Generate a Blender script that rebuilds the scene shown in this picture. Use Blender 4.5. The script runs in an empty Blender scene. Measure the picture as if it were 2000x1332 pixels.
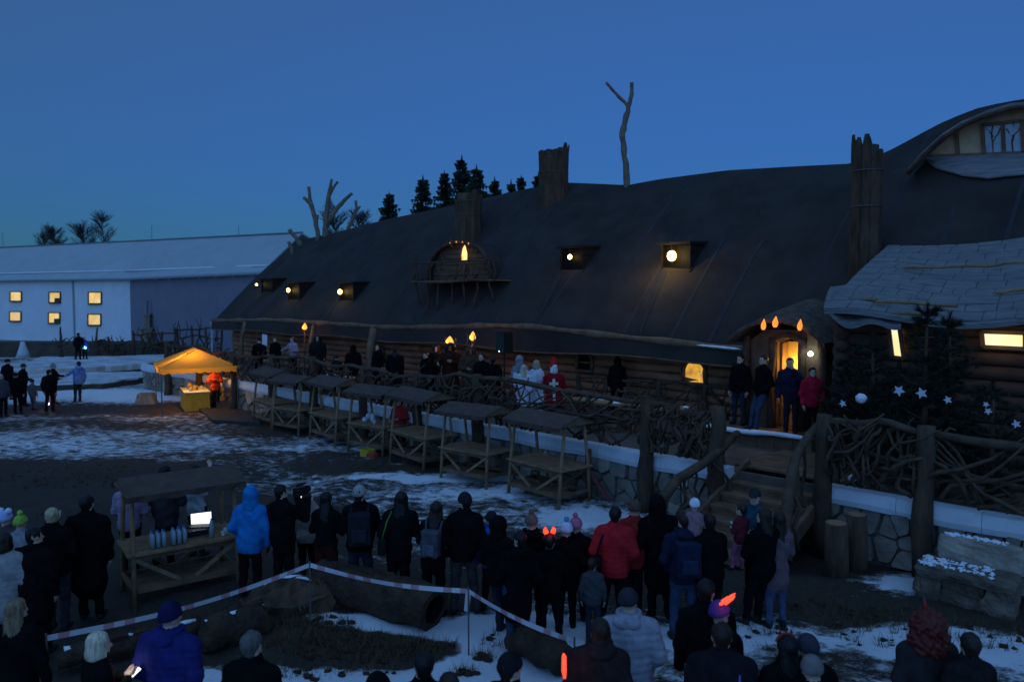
import bpy, math, random
import numpy as np
from mathutils import Vector, Matrix, Quaternion, noise as mnoise

scene = bpy.context.scene
C = scene.collection
R = math.radians
random.seed(7)

# ------------------------------------------------------------------ camera, sky, light, exposure
CAM_H, FPX, PITCH = 4.6, 1500.0, math.atan(87.0 / 1500.0)
cam_d = bpy.data.cameras.new('camera')
cam_d.sensor_width = 36.0
cam_d.lens = 36.0 * FPX / 2000.0
cam_d.clip_start = 0.1
cam_d.clip_end = 2000.0
cam = bpy.data.objects.new('camera', cam_d)
C.objects.link(cam)
cam.location = (0, 0, CAM_H)
cam.rotation_euler = (R(90) - PITCH, 0, 0)
scene.camera = cam
cam_d.dof.use_dof = True
cam_d.dof.focus_distance = 14.0
cam_d.dof.aperture_fstop = 1.2

world = bpy.data.worlds.new('World')
scene.world = world
world.use_nodes = True
wn = world.node_tree
wn.nodes.clear()
w_out = wn.nodes.new('ShaderNodeOutputWorld')
w_bg = wn.nodes.new('ShaderNodeBackground')
w_sky = wn.nodes.new('ShaderNodeTexSky')
w_sky.sky_type = 'NISHITA'
w_sky.sun_disc = False
w_sky.sun_elevation = R(4.0)
w_sky.sun_rotation = R(200)          # the sun has set behind the photographer
w_sky.air_density = 1.0
w_sky.dust_density = 0.4
w_sky.ozone_density = 10.0
w_bg.inputs['Strength'].default_value = 0.132
w_add = wn.nodes.new('ShaderNodeMix'); w_add.data_type = 'RGBA'; w_add.blend_type = 'ADD'   # even twilight of the high air
w_add.inputs['Factor'].default_value = 1.0
w_add.inputs['B'].default_value = (0.28, 0.63, 0.72, 1)
wn.links.new(w_sky.outputs[0], w_add.inputs['A'])
wn.links.new(w_add.outputs['Result'], w_bg.inputs['Color'])
wn.links.new(w_bg.outputs[0], w_out.inputs['Surface'])

sun_d = bpy.data.lights.new('sun', 'SUN')       # last afterglow of the western sky
sun_d.energy = 1.12
sun_d.angle = R(120)
sun_d.color = (0.21, 0.46, 1.0)
sun = bpy.data.objects.new('sun', sun_d)
C.objects.link(sun)
sun.location = (-10, -20, 30)
sun.rotation_euler = (R(36), 0, R(-12))

scene.view_settings.view_transform = 'Standard'
scene.view_settings.look = 'None'
scene.view_settings.exposure = 0.0
scene.view_settings.gamma = 1.0
scene.view_settings.use_curve_mapping = False
scene.render.filter_size = 2.0
scene.cycles.max_bounces = 5
scene.cycles.diffuse_bounces = 3
scene.cycles.glossy_bounces = 2
scene.cycles.sample_clamp_indirect = 3.0

# ------------------------------------------------------------------ measuring helpers
ANG = R(44.4)
SA, CA = math.sin(ANG), math.cos(ANG)
BF = Matrix(((SA, CA, 0, 0), (-CA, SA, 0, 0), (0, 0, 1, 0), (0, 0, 0, 1)))   # hall frame: x along the wall, y towards the hall
RB = math.atan2(-CA, SA)
I4 = Matrix.Identity(4)
CP, SP = math.cos(PITCH), math.sin(PITCH)

def ray(px, py):
    x, y = (px - 1000.0) / FPX, (666.0 - py) / FPX
    return Vector((x, CP + y * SP, -SP + y * CP))
def at_z(px, py, z):
    d = ray(px, py)
    return Vector((0, 0, CAM_H)) + d * ((z - CAM_H) / d.z)
def at_d(px, py, dist):
    d = ray(px, py)
    return Vector((0, 0, CAM_H)) + d * (dist / d.y)
def wn_of(p):
    return (p.x * SA - p.y * CA, p.x * CA + p.y * SA, p.z)
def at_n(px, py, n):
    d = ray(px, py)
    k = n / (d.x * CA + d.y * SA)
    return wn_of(Vector((0, 0, CAM_H)) + d * k)
def B(w, n, z):
    return BF @ Vector((w, n, z))
def lerp(a, b, t):
    return a + (b - a) * t
def table(pts):
    pts = sorted(pts)
    xs = [p[0] for p in pts]; ys = [p[1] for p in pts]
    return lambda x: float(np.interp(x, xs, ys))
def mk(loc, rz=0.0):
    return Matrix.Translation(Vector(loc)) @ Matrix.Rotation(rz, 4, 'Z')

# ------------------------------------------------------------------ materials
MATS = {}
def nodes_mat(name):
    m = bpy.data.materials.new(name)
    m.use_nodes = True
    nt = m.node_tree
    return m, nt, nt.nodes['Principled BSDF']
def mat(name, col, rough=0.85, var=0.25, scale=6.0, bump=0.3, bscale=None, stretch=(1, 1, 1), metallic=0.0, spec=0.3, col2=None, dist=0.02):
    if name in MATS: return MATS[name]
    m, nt, b = nodes_mat(name)
    tc = nt.nodes.new('ShaderNodeTexCoord')
    mp = nt.nodes.new('ShaderNodeMapping'); mp.inputs['Scale'].default_value = stretch
    nz = nt.nodes.new('ShaderNodeTexNoise'); nz.inputs['Scale'].default_value = scale; nz.inputs['Detail'].default_value = 6
    nz.inputs['Roughness'].default_value = 0.65
    nt.links.new(tc.outputs['Object'], mp.inputs['Vector']); nt.links.new(mp.outputs[0], nz.inputs['Vector'])
    rp = nt.nodes.new('ShaderNodeValToRGB')
    c = col; d = col2 if col2 else tuple(min(1, x * (1 + var)) for x in c)
    lo = tuple(x * (1 - var) for x in c)
    rp.color_ramp.elements[0].position = 0.3; rp.color_ramp.elements[0].color = (*lo, 1)
    rp.color_ramp.elements[1].position = 0.7; rp.color_ramp.elements[1].color = (*d, 1)
    nt.links.new(nz.outputs['Fac'], rp.inputs['Fac'])
    nt.links.new(rp.outputs['Color'], b.inputs['Base Color'])
    b.inputs['Roughness'].default_value = rough
    b.inputs['Metallic'].default_value = metallic
    b.inputs['Specular IOR Level'].default_value = spec
    if bump > 0:
        n2 = nt.nodes.new('ShaderNodeTexNoise'); n2.inputs['Scale'].default_value = bscale or scale * 4; n2.inputs['Detail'].default_value = 5
        nt.links.new(mp.outputs[0], n2.inputs['Vector'])
        bp = nt.nodes.new('ShaderNodeBump'); bp.inputs['Strength'].default_value = bump; bp.inputs['Distance'].default_value = dist
        nt.links.new(n2.outputs['Fac'], bp.inputs['Height']); nt.links.new(bp.outputs[0], b.inputs['Normal'])
    MATS[name] = m
    return m
def fabric(col):
    return mat('fabric_%03d_%03d_%03d' % tuple(int(c * 255) for c in col), col, 1.0, 0.3, 9, 0.5, 45, spec=0.03, dist=0.01)
def emit(name, col, strength):
    if name in MATS: return MATS[name]
    m, nt, b = nodes_mat(name)
    b.inputs['Base Color'].default_value = (*[min(1, c * 0.5) for c in col], 1)
    b.inputs['Emission Color'].default_value = (*col, 1)
    b.inputs['Emission Strength'].default_value = strength
    MATS[name] = m
    return m
def emit_room(name, c1, c2, strength, scale=1.2):
    m, nt, b = nodes_mat(name)
    tc = nt.nodes.new('ShaderNodeTexCoord')
    nz = nt.nodes.new('ShaderNodeTexNoise'); nz.inputs['Scale'].default_value = scale; nz.inputs['Detail'].default_value = 2
    nt.links.new(tc.outputs['Object'], nz.inputs['Vector'])
    rp = nt.nodes.new('ShaderNodeValToRGB')
    rp.color_ramp.elements[0].position = 0.35; rp.color_ramp.elements[0].color = (*c1, 1)
    rp.color_ramp.elements[1].position = 0.65; rp.color_ramp.elements[1].color = (*c2, 1)
    nt.links.new(nz.outputs['Fac'], rp.inputs['Fac'])
    nt.links.new(rp.outputs['Color'], b.inputs['Emission Color'])
    b.inputs['Base Color'].default_value = (0.3, 0.25, 0.15, 1)
    b.inputs['Emission Strength'].default_value = strength
    MATS[name] = m
    return m

WOOD = lambda: mat('weathered_wood', (0.17, 0.10, 0.056), 0.85, 0.45, 3, 0.5, 14, (1, 1, 1))
WOODL = lambda: mat('pale_wood', (0.27, 0.165, 0.085), 0.8, 0.35, 4, 0.4, 18)
DIRTYSNOW = lambda: mat('trodden_snow', (0.52, 0.52, 0.54), 0.85, 0.5, 0.9, 0.9, 7, dist=0.08)
BARK = lambda: mat('bark', (0.085, 0.052, 0.032), 0.95, 0.5, 5, 0.9, 16, (1, 1, 0.25), dist=0.05)
BRANCH = lambda: mat('peeled_branch', (0.088, 0.053, 0.033), 0.9, 0.5, 4, 0.6, 18)
LOGM = lambda: mat('wall_log', (0.34, 0.15, 0.075), 0.85, 0.4, 3, 0.6, 10, (0.35, 1, 1))
ROOF = lambda: mat('roof_felt', (0.040, 0.032, 0.028), 0.92, 0.35, 0.7, 0.5, 30, spec=0.2)
SNOW = lambda: mat('snow', (0.80, 0.82, 0.86), 0.75, 0.08, 5, 0.5, 14, spec=0.3, dist=0.05)
STONE = lambda: mat('wall_stone', (0.25, 0.20, 0.15), 0.9, 0.4, 3.5, 0.8, 12, dist=0.04)
CANVAS = lambda: mat('stall_canvas', (0.095, 0.06, 0.045), 1.0, 0.25, 5, 0.3, 30)
SKIN = lambda: mat('skin', (0.55, 0.36, 0.27), 0.6, 0.08, 12, 0.05)
BLACK = lambda: mat('black_plastic', (0.012, 0.012, 0.013), 0.5, 0.1, 5, 0.05)

# ------------------------------------------------------------------ object helpers
OM = {}
def tag(o, label, cat, group=None):
    o['label'] = label; o['category'] = cat
    if group: o['group'] = group
    return o
def thing(name, label, cat, M=I4, group=None):
    o = bpy.data.objects.new(name, None)
    C.objects.link(o)
    o.matrix_world = M
    o.empty_display_size = 0.3
    OM[o.name] = M.copy()
    return tag(o, label, cat, group)
def kind(o, k):
    o['kind'] = k
    return o

class MB:
    """collects shapes given in a frame F and links them as one mesh object"""
    def __init__(s, F=I4):
        s.v = []; s.f = []; s.m = []; s.F = F
    def add(s, vs, fs, mi=0):
        o = len(s.v)
        s.v += [tuple(v) for v in vs]
        for f in fs:
            s.f.append([i + o for i in f]); s.m.append(mi)
        return s
    def box(s, c, size, M=None, mi=0, taper=1.0):
        x, y, z = [q / 2 for q in size]
        vs = []
        for dz in (-1, 1):
            k = taper if dz > 0 else 1.0
            for a, b in ((-1, -1), (1, -1), (1, 1), (-1, 1)):
                p = Vector((a * x * k, b * y * k, dz * z))
                if M is not None: p = M @ p
                vs.append((p.x + c[0], p.y + c[1], p.z + c[2]))
        return s.add(vs, [(3, 2, 1, 0), (4, 5, 6, 7), (0, 1, 5, 4), (1, 2, 6, 5), (2, 3, 7, 6), (3, 0, 4, 7)], mi)
    def beam(s, a, b, wid, thick, up=(0, 0, 1), mi=0):
        a, b = Vector(a), Vector(b)
        x = (b - a); L = x.length; x.normalize()
        y = Vector(up).cross(x)
        if y.length < 1e-4: y = Vector((0, 1, 0)).cross(x)
        y.normalize(); z = x.cross(y)
        M = Matrix((x, y, z)).transposed()
        return s.box((a + b) / 2, (L, wid, thick), M, mi)
    def tube(s, pts, rad, sides=8, mi=0, rough=0.0, seed=0, squash=1.0, cap=True):
        pts = [Vector(p) for p in pts]; n = len(pts)
        if not hasattr(rad, '__len__'): rad = [rad] * n
        rnd = random.Random(seed)
        vs = []; fs = []
        prev = None
        for i, p in enumerate(pts):
            t = (pts[min(i + 1, n - 1)] - pts[max(i - 1, 0)])
            if t.length < 1e-6: t = Vector((0, 0, 1))
            t.normalize()
            if prev is None:
                u = t.cross(Vector((0, 0, 1)))
                if u.length < 0.2: u = t.cross(Vector((1, 0, 0)))
            else:
                u = prev - t * prev.dot(t)
            u.normalize(); prev = u; w = t.cross(u)
            for k in range(sides):
                a = 2 * math.pi * k / sides
                r = rad[i] * (1 + rough * (rnd.random() * 2 - 1))
                q = p + u * (math.cos(a) * r) + w * (math.sin(a) * r * squash)
                vs.append(q)
        for i in range(n - 1):
            for k in range(sides):
                a = i * sides + k; b = i * sides + (k + 1) % sides
                fs.append((a, b, b + sides, a + sides))
        if cap:
            fs.append(tuple(reversed(range(sides)))); fs.append(tuple(range((n - 1) * sides, n * sides)))
        return s.add(vs, fs, mi)
    def prism(s, poly, a, b, mi=0, inset=0.0):
        """poly of 3D points extruded by vector from a*dir..: poly list of Vector, a = offset vector, b = second offset vector"""
        n = len(poly)
        c = sum((Vector(p) for p in poly), Vector()) / n
        vs = [Vector(p) + Vector(a) for p in poly] + [c + (Vector(p) - c) * (1 - inset) + Vector(b) for p in poly]
        fs = [tuple(reversed(range(n))), tuple(range(n, 2 * n))]
        fs += [(i, (i + 1) % n, n + (i + 1) % n, n + i) for i in range(n)]
        return s.add(vs, fs, mi)
    def ball(s, c, r, seg=10, rings=6, mi=0, rough=0.0, seed=0, zcut=None):
        if not hasattr(r, '__len__'): r = (r, r, r)
        rnd = random.Random(seed)
        vs = [(c[0], c[1], c[2] - r[2])]; fs = []
        for i in range(1, rings):
            th = math.pi * i / rings
            for k in range(seg):
                a = 2 * math.pi * k / seg
                q = 1 + rough * (rnd.random() * 2 - 1)
                vs.append((c[0] + r[0] * q * math.sin(th) * math.cos(a), c[1] + r[1] * q * math.sin(th) * math.sin(a), c[2] - r[2] * q * math.cos(th)))
        vs.append((c[0], c[1], c[2] + r[2]))
        for k in range(seg): fs.append((0, 1 + (k + 1) % seg, 1 + k))
        for i in range(rings - 2):
            for k in range(seg):
                a = 1 + i * seg + k; b = 1 + i * seg + (k + 1) % seg
                fs.append((a, b, b + seg, a + seg))
        t = len(vs) - 1; o = 1 + (rings - 2) * seg
        for k in range(seg): fs.append((o + k, o + (k + 1) % seg, t))
        return s.add(vs, fs, mi)
    def build(s, name, ms, parent=None, M=None, smooth=False):
        if not isinstance(ms, (list, tuple)): ms = [ms]
        base = OM[parent.name] if parent is not None else (M if M is not None else I4)
        T = base.inverted() @ s.F
        me = bpy.data.meshes.new(name)
        me.from_pydata([tuple(T @ Vector(v)) for v in s.v], [], s.f)
        for m in ms: me.materials.append(m)
        if len(ms) > 1: me.polygons.foreach_set('material_index', s.m)
        if smooth: me.polygons.foreach_set('use_smooth', [True] * len(s.f))
        me.update()
        o = bpy.data.objects.new(name, me)
        C.objects.link(o)
        if parent is not None: o.parent = parent
        else: o.matrix_world = base
        OM[o.name] = base.copy()
        return o

def copy_tree(o, parent=None):
    c = o.copy(); C.objects.link(c); c.parent = parent
    for ch in o.children: copy_tree(ch, c)
    return c
def lamp_light(parent, loc_world, col, watts, radius=0.08):
    d = bpy.data.lights.new('lamp_light', 'POINT')
    d.energy = watts; d.color = col; d.shadow_soft_size = radius
    o = bpy.data.objects.new('lamp_light', d)
    C.objects.link(o)
    o.parent = parent
    o.matrix_local = Matrix.Translation(OM[parent.name].inverted() @ Vector(loc_world))
    return o
def crooked(a, b, n=6, amp=0.12, seed=0, sag=0.0):
    rnd = random.Random(seed)
    a, b = Vector(a), Vector(b)
    out = []
    ph = [rnd.uniform(0, 6.3) for _ in range(6)]
    for i in range(n + 1):
        t = i / n
        e = math.sin(math.pi * t) ** 0.6 if 0 < t < 1 else 0
        o = Vector((math.sin(3.1 * t + ph[0]) + .5 * math.sin(9 * t + ph[1]), math.sin(3.7 * t + ph[2]) + .5 * math.sin(8 * t + ph[3]), math.sin(3.3 * t + ph[4]) + .5 * math.sin(10 * t + ph[5])))
        out.append(a.lerp(b, t) + o * amp * e * 0.6 - Vector((0, 0, sag * math.sin(math.pi * t))))
    return out
# ------------------------------------------------------------------ ground
WALL_N, DECK, EAVE_N, RIDGE_N, HALL_N = 13.65, 1.1, 18.1, 23.8, 18.9

def spread(lo, hi, fine_lo, fine_hi, step, grow=1.22):
    xs = list(np.arange(fine_lo, fine_hi + 1e-6, step))
    s = step; x = xs[0]; left = []
    while x > lo: s *= grow; x -= s; left.append(x)
    s = step; x = xs[-1]; right = []
    while x < hi: s *= grow; x += s; right.append(x)
    return np.array(left[::-1] + xs + right)

# patches of bare earth (negative) and thick snow (positive): pixel centre of the patch in the photograph is only used to measure where it lies
PATCH = []
def patch(px, py, rx, ry, val, rot=0.0, soft=0.5):
    p = at_z(px, py, 0)
    PATCH.append((p.x, p.y, rx, ry, val, rot, soft))
patch(110, 930, 3.6, 1.5, -1.2)            # dark grass left
patch(300, 990, 3.0, 0.9, -0.25)
patch(20, 1050, 5, 3.0, -1.6)
patch(120, 1200, 5, 1.8, -1.4)
patch(330, 1130, 2.0, 0.8, 0.05)
patch(200, 800, 8.0, 1.5, -0.55)
patch(60, 830, 9, 1.2, -0.25)
patch(250, 770, 8, 2.0, 0.55)
patch(330, 860, 6, 2.4, 0.04)
patch(150, 860, 6, 1.4, 0.05)
patch(640, 890, 3.5, 1.8, -0.35)
patch(560, 840, 2.4, 1.2, -0.55)
patch(800, 915, 2.0, 0.45, -1.3)
patch(860, 935, 1.8, 0.3, 0.75)
patch(690, 875, 2.5, 0.35, 0.4)
patch(940, 960, 2.0, 0.5, 0.35)
patch(640, 960, 4.0, 1.0, -0.12)
patch(480, 950, 2.2, 0.9, -0.05)
patch(1150, 1010, 1.0, 0.6, 0.7)
patch(760, 1050, 5, 1.2, -0.2)
patch(1100, 1120, 4, 1.0, -0.35)
patch(690, 1222, 1.0, 0.3, 1.9)
patch(690, 1275, 1.2, 0.32, -1.25)
patch(590, 1320, 1.5, 0.28, 1.4)
patch(830, 1268, 0.45, 0.22, -1.2)
patch(970, 1240, 1.0, 0.6, 1.8)
patch(1010, 1300, 0.9, 0.4, 1.3)
patch(900, 1310, 0.6, 0.2, 0.7)
patch(470, 1210, 1.6, 0.5, -0.8)
patch(1280, 1180, 1.2, 0.6, -0.3)
patch(1330, 1260, 0.9, 0.5, 0.45)
patch(1480, 1230, 0.9, 0.5, 0.4)
patch(1650, 1300, 1.8, 0.6, -0.15)
patch(1650, 1190, 1.5, 0.5, -0.75)
patch(1730, 1240, 0.8, 0.4, 0.55)
patch(1950, 1270, 1.2, 0.5, 0.45)
patch(1760, 1140, 0.6, 0.4, 0.45)
patch(1960, 1190, 1.0, 0.7, -1.2)
patch(1420, 1130, 1.8, 0.9, -0.8)
patch(1560, 1080, 1.6, 0.9, -1.3)

gx = spread(-420, 420, -15, 9, 0.11, 1.13)
gy = spread(-60, 640, 5.0, 21, 0.11, 1.05)
GXA, GYA = gx, gy
X, Y = np.meshgrid(gx, gy)
Z = np.zeros_like(X)
S = np.full_like(X, -0.05)
for (cx, cy, rx, ry, val, rot, soft) in PATCH:
    d = np.sqrt(((X - cx) / rx) ** 2 + ((Y - cy) / ry) ** 2)
    S += val * np.clip((1.55 - d) / 1.15, 0, 1)
near = np.clip(1 - np.hypot(X, Y - 14) / 40, 0, 1)
rng = np.random.RandomState(3)
for k in range(46):
    a = rng.uniform(0, 6.28); fr = 0.7 * (1.085 ** k); ph = rng.uniform(0, 6.28)
    Z += near * (0.03 / (1 + fr * 0.55)) * np.sin(fr * (X * math.cos(a) + Y * math.sin(a)) + ph + 1.3 * np.sin(0.6 * fr * (X * math.sin(a) - Y * math.cos(a)) + k))
Z += 0.035 * np.clip(S, 0, 1)
# heap of earth round the foreground logs
hp = at_z(690, 1255, 0)
Z += 0.13 * np.exp(-((X - hp.x) / 1.5) ** 2 - ((Y - hp.y) / 0.55) ** 2)
hp = at_z(480, 1200, 0)
Z += 0.15 * np.exp(-((X - hp.x) / 1.3) ** 2 - ((Y - hp.y) / 0.5) ** 2)
ny, nx = X.shape
ZG = Z
me = bpy.data.meshes.new('ground')
idx = np.arange(nx * ny).reshape(ny, nx)
quads = np.stack([idx[:-1, :-1], idx[:-1, 1:], idx[1:, 1:], idx[1:, :-1]], -1).reshape(-1, 4)
me.vertices.add(nx * ny); me.vertices.foreach_set('co', np.stack([X, Y, Z], -1).ravel())
me.loops.add(quads.size); me.loops.foreach_set('vertex_index', quads.ravel())
me.polygons.add(len(quads)); me.polygons.foreach_set('loop_start', np.arange(0, quads.size, 4)); me.polygons.foreach_set('loop_total', np.full(len(quads), 4))
me.polygons.foreach_set('use_smooth', np.ones(len(quads), bool))
me.update(calc_edges=True)
at = me.attributes.new('snowiness', 'FLOAT', 'POINT'); at.data.foreach_set('value', S.ravel())
m, nt, b = nodes_mat('trodden_snow_ground')
L = nt.links.new
def nn(t, **kw):
    q = nt.nodes.new(t)
    for k, v in kw.items(): q.inputs[k].default_value = v
    return q
tc = nn('ShaderNodeTexCoord')
mp = nn('ShaderNodeMapping'); mp.inputs['Scale'].default_value = (0.85, 1.15, 1.0); mp.inputs['Rotation'].default_value = (0, 0, R(14))
L(tc.outputs['Object'], mp.inputs['Vector'])
big = nn('ShaderNodeTexNoise', Scale=0.45, Detail=4.0, Roughness=0.6); L(mp.outputs[0], big.inputs['Vector'])
mid = nn('ShaderNodeTexNoise', Scale=3.6, Detail=11.0, Roughness=0.76); L(mp.outputs[0], mid.inputs['Vector'])
fin = nn('ShaderNodeTexNoise', Scale=26.0, Detail=6.0, Roughness=0.7); L(mp.outputs[0], fin.inputs['Vector'])
atn = nt.nodes.new('ShaderNodeAttribute'); atn.attribute_name = 'snowiness'
def math_n(op, a, bb):
    q = nt.nodes.new('ShaderNodeMath'); q.operation = op
    for i, s in enumerate((a, bb)):
        if isinstance(s, (int, float)): q.inputs[i].default_value = s
        else: L(s, q.inputs[i])
    return q.outputs[0]
v = math_n('ADD', math_n('MULTIPLY', big.outputs['Fac'], 0.9), math_n('MULTIPLY', mid.outputs['Fac'], 2.1))
v = math_n('ADD', v, math_n('MULTIPLY', fin.outputs['Fac'], 0.7))
v = math_n('ADD', v, math_n('MULTIPLY', atn.outputs['Fac'], 0.85))
rp = nt.nodes.new('ShaderNodeValToRGB'); rp.color_ramp.elements[0].position = 0.0; rp.color_ramp.elements[1].position = 1.0
sub = math_n('MULTIPLY', math_n('SUBTRACT', v, 1.55), 2.4)
cl = nt.nodes.new('ShaderNodeClamp'); L(sub, cl.inputs['Value'])
dirt = nt.nodes.new('ShaderNodeValToRGB')
dirt.color_ramp.elements[0].position = 0.35; dirt.color_ramp.elements[0].color = (0.026, 0.019, 0.014, 1)
dirt.color_ramp.elements[1].position = 0.7; dirt.color_ramp.elements[1].color = (0.095, 0.068, 0.048, 1)
L(fin.outputs['Fac'], dirt.inputs['Fac'])
snowc = nt.nodes.new('ShaderNodeValToRGB')
snowc.color_ramp.elements[0].position = 0.0; snowc.color_ramp.elements[0].color = (0.17, 0.135, 0.11, 1)
snowc.color_ramp.elements[1].position = 1.0; snowc.color_ramp.elements[1].color = (0.84, 0.85, 0.88, 1)
e = snowc.color_ramp.elements.new(0.55); e.color = (0.34, 0.30, 0.27, 1)
L(cl.outputs[0], snowc.inputs['Fac'])
mx = nt.nodes.new('ShaderNodeMix'); mx.data_type = 'RGBA'
sm = nt.nodes.new('ShaderNodeMapRange'); sm.inputs['From Min'].default_value = 0.05; sm.inputs['From Max'].default_value = 0.5
L(cl.outputs[0], sm.inputs['Value']); L(sm.outputs[0], mx.inputs['Factor'])
L(dirt.outputs['Color'], mx.inputs['A']); L(snowc.outputs['Color'], mx.inputs['B'])
L(mx.outputs['Result'], b.inputs['Base Color'])
b.inputs['Roughness'].default_value = 0.8; b.inputs['Specular IOR Level'].default_value = 0.25
bp = nt.nodes.new('ShaderNodeBump'); bp.inputs['Strength'].default_value = 0.8; bp.inputs['Distance'].default_value = 0.10
hsum = math_n('ADD', math_n('MULTIPLY', cl.outputs[0], 0.6), math_n('MULTIPLY', fin.outputs['Fac'], 0.7))
L(hsum, bp.inputs['Height']); L(bp.outputs[0], b.inputs['Normal'])
me.materials.append(m)
ground = bpy.data.objects.new('ground', me); C.objects.link(ground); kind(ground, 'structure')

# ------------------------------------------------------------------ terrace
mb = MB(BF)
mb.box((-17.25, 22.0, DECK / 2 - 0.3), (46.5, 16.2, DECK + 0.6)); mb.box((-42.25, 24.0, DECK / 2 - 0.305), (3.5, 12.2, DECK + 0.59))
terrace = kind(mb.build('terrace', mat('terrace_earth', (0.10, 0.08, 0.06), 0.9, 0.5, 1.5, 0.8, 9), M=I4), 'structure')

# ------------------------------------------------------------------ log hall
ridge_t = table([(lambda q: (q[0], q[2]))(at_n(px, py, RIDGE_N)) for px, py in
   [(600, 466), (640, 458), (750, 430), (820, 415), (890, 400), (1000, 375), (1060, 363), (1110, 357), (1160, 359), (1225, 362), (1290, 350), (1420, 333), (1540, 326), (1660, 320), (1700, 311), (1750, 288), (1830, 244), (1900, 214), (1960, 200), (2000, 194)]])
eave_t = table([(lambda q: (q[0], q[2]))(at_n(px, py, EAVE_N)) for px, py in
   [(420, 627), (530, 626), (600, 630), (660, 634), (760, 641), (870, 640), (980, 637), (1050, 641), (1130, 650), (1220, 660), (1330, 672), (1450, 684)]])
W0, W1 = -42.3, 5.0
def roof_z(w, n):
    ze, zr = eave_t(w), ridge_t(w)
    t = (n - EAVE_N) / (RIDGE_N - EAVE_N)
    if t > 1: t = 2 - t
    z = ze + (zr - ze) * (t + 0.055 * math.sin(math.pi * t))
    z += 0.05 * math.sin(w * 0.9 + 2.0 * t) * math.sin(math.pi * max(0, min(1, t))) + 0.02 * math.sin(w * 2.7 + 5 * t) * math.sin(math.pi * t)
    return z
def on_roof(px, py):
    d = ray(px, py); o = Vector((0, 0, CAM_H)); k = 8.0
    while k < 80:
        w, n, z = wn_of(o + d * k)
        if n > EAVE_N and z < roof_z(w, n): return w, n, z
        k += 0.02
    return at_n(px, py, RIDGE_N)

hall = thing('log_hall', 'long dark log hall with a wavy black felt roof and tree-stump chimneys', 'building', BF @ Matrix.Translation((-20, HALL_N, 0)))
# roof
mb = MB(BF)
ws = np.linspace(W0, W1, 110); ts = np.linspace(0, 1, 22)
nrow = len(ts) * 2 - 1
for i, w in enumerate(ws):
    for s_ in range(nrow):
        n = EAVE_N + (RIDGE_N - EAVE_N) * (s_ / (len(ts) - 1))
        mb.v.append((w, n, roof_z(w, n)))
    for s_ in range(nrow):
        n = EAVE_N + (RIDGE_N - EAVE_N) * (s_ / (len(ts) - 1))
        mb.v.append((w, n, roof_z(w, n) - 0.16))
st = nrow * 2
for i in range(len(ws) - 1):
    for s_ in range(nrow - 1):
        a = i * st + s_
        mb.f.append([a, a + st, a + st + 1, a + 1]); mb.m.append(0)
        a += nrow
        mb.f.append([a + 1, a + st + 1, a + st, a]); mb.m.append(0)
    a = i * st
    mb.f.append([a, a + nrow, a + nrow + st, a + st]); mb.m.append(0)
for i in (0, len(ws) - 1):
    for s_ in range(nrow - 1):
        a = i * st + s_
        q = [a, a + 1, a + 1 + nrow, a + nrow]
        mb.f.append(q if i == 0 else q[::-1]); mb.m.append(0)
roof = mb.build('roof', ROOF(), hall, smooth=True)
OM[roof.name] = OM[hall.name]
# felt strips lapped over each other: thin raised seams running down the slope, and cross laps
rnd = random.Random(5)
SEAM = mat('roof_lap', (0.036, 0.036, 0.040), 0.95, 0.2, 2, 0.2)
w = W0 + 0.8
while w < W1 - 4:
    mb = MB(BF)
    t0, t1 = rnd.choice([(0.02, 0.98), (0.02, 0.5), (0.3, 0.98), (0.02, 0.98)])
    pts = [(w + 0.12 * t, EAVE_N + (RIDGE_N - EAVE_N) * t) for t in np.linspace(t0, t1, 14)]
    vs = []; fs = []
    for (a, n) in pts:
        for dw, dz in ((-.05, .002), (-.05, .009), (.05, .009), (.05, .002)):
            vs.append((a + dw, n, roof_z(a, n) + dz))
    for i in range(len(pts) - 1):
        for k in range(3): fs.append((i * 4 + k, i * 4 + k + 1, i * 4 + k + 5, i * 4 + k + 4))
    mb.add(vs, fs); mb.build('roof_lap', SEAM, roof)
    w += rnd.uniform(1.0, 2.2)
# dark strips under the skylights and the balcony
# eave log and skirt
mb = MB(BF)
pts = [(w, EAVE_N - 0.02, eave_t(w) + 0.02) for w in np.linspace(W0 - 0.1, -9.6, 60)]
mb.tube(pts, [0.10 + 0.025 * math.sin(i * 1.3) for i in range(60)], 9, rough=0.08, seed=4)
mb.build('eave_log', WOOD(), hall, smooth=True)
mb = MB(BF)
vs = []; fs = []
for i, w in enumerate(np.linspace(W0, -9.6, 60)):
    z = eave_t(w); zb = min(z - 0.36, 2.86 + 0.05 * math.sin(w * 0.8))
    vs += [(w, EAVE_N - 0.10, z - 0.06), (w, EAVE_N - 0.16, zb), (w, EAVE_N + 0.02, zb), (w, EAVE_N + 0.10, z - 0.06)]
for i in range(59):
    for k in range(4): fs.append((i * 4 + k, i * 4 + (k + 1) % 4, i * 4 + 4 + (k + 1) % 4, i * 4 + 4 + k))
mb.add(vs, fs); mb.build('eave_skirt', ROOF(), hall)
mb = MB(BF)
mb.tube([(w, EAVE_N - 0.13, min(eave_t(w) - 0.36, 2.86 + 0.05 * math.sin(w * 0.8)) - 0.03) for w in np.linspace(W0, -9.6, 50)], 0.035, 6, rough=0.1)
mb.build('eave_batten', WOOD(), hall, smooth=True)
# snow lying on the eave near the porch
a0, a1 = at_n(1362, 672, EAVE_N - 0.1)[0], at_n(1448, 680, EAVE_N - 0.1)[0]
mb = MB(BF)
pts = [(w, EAVE_N - 0.12, eave_t(w) + 0.03) for w in np.linspace(a0, a1, 9)]
mb.tube(pts, [0.02, 0.06, 0.05, 0.07, 0.06, 0.08, 0.06, 0.07, 0.02], 7, squash=0.5); mb.build('eave_snow', SNOW(), hall, smooth=True)
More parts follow.
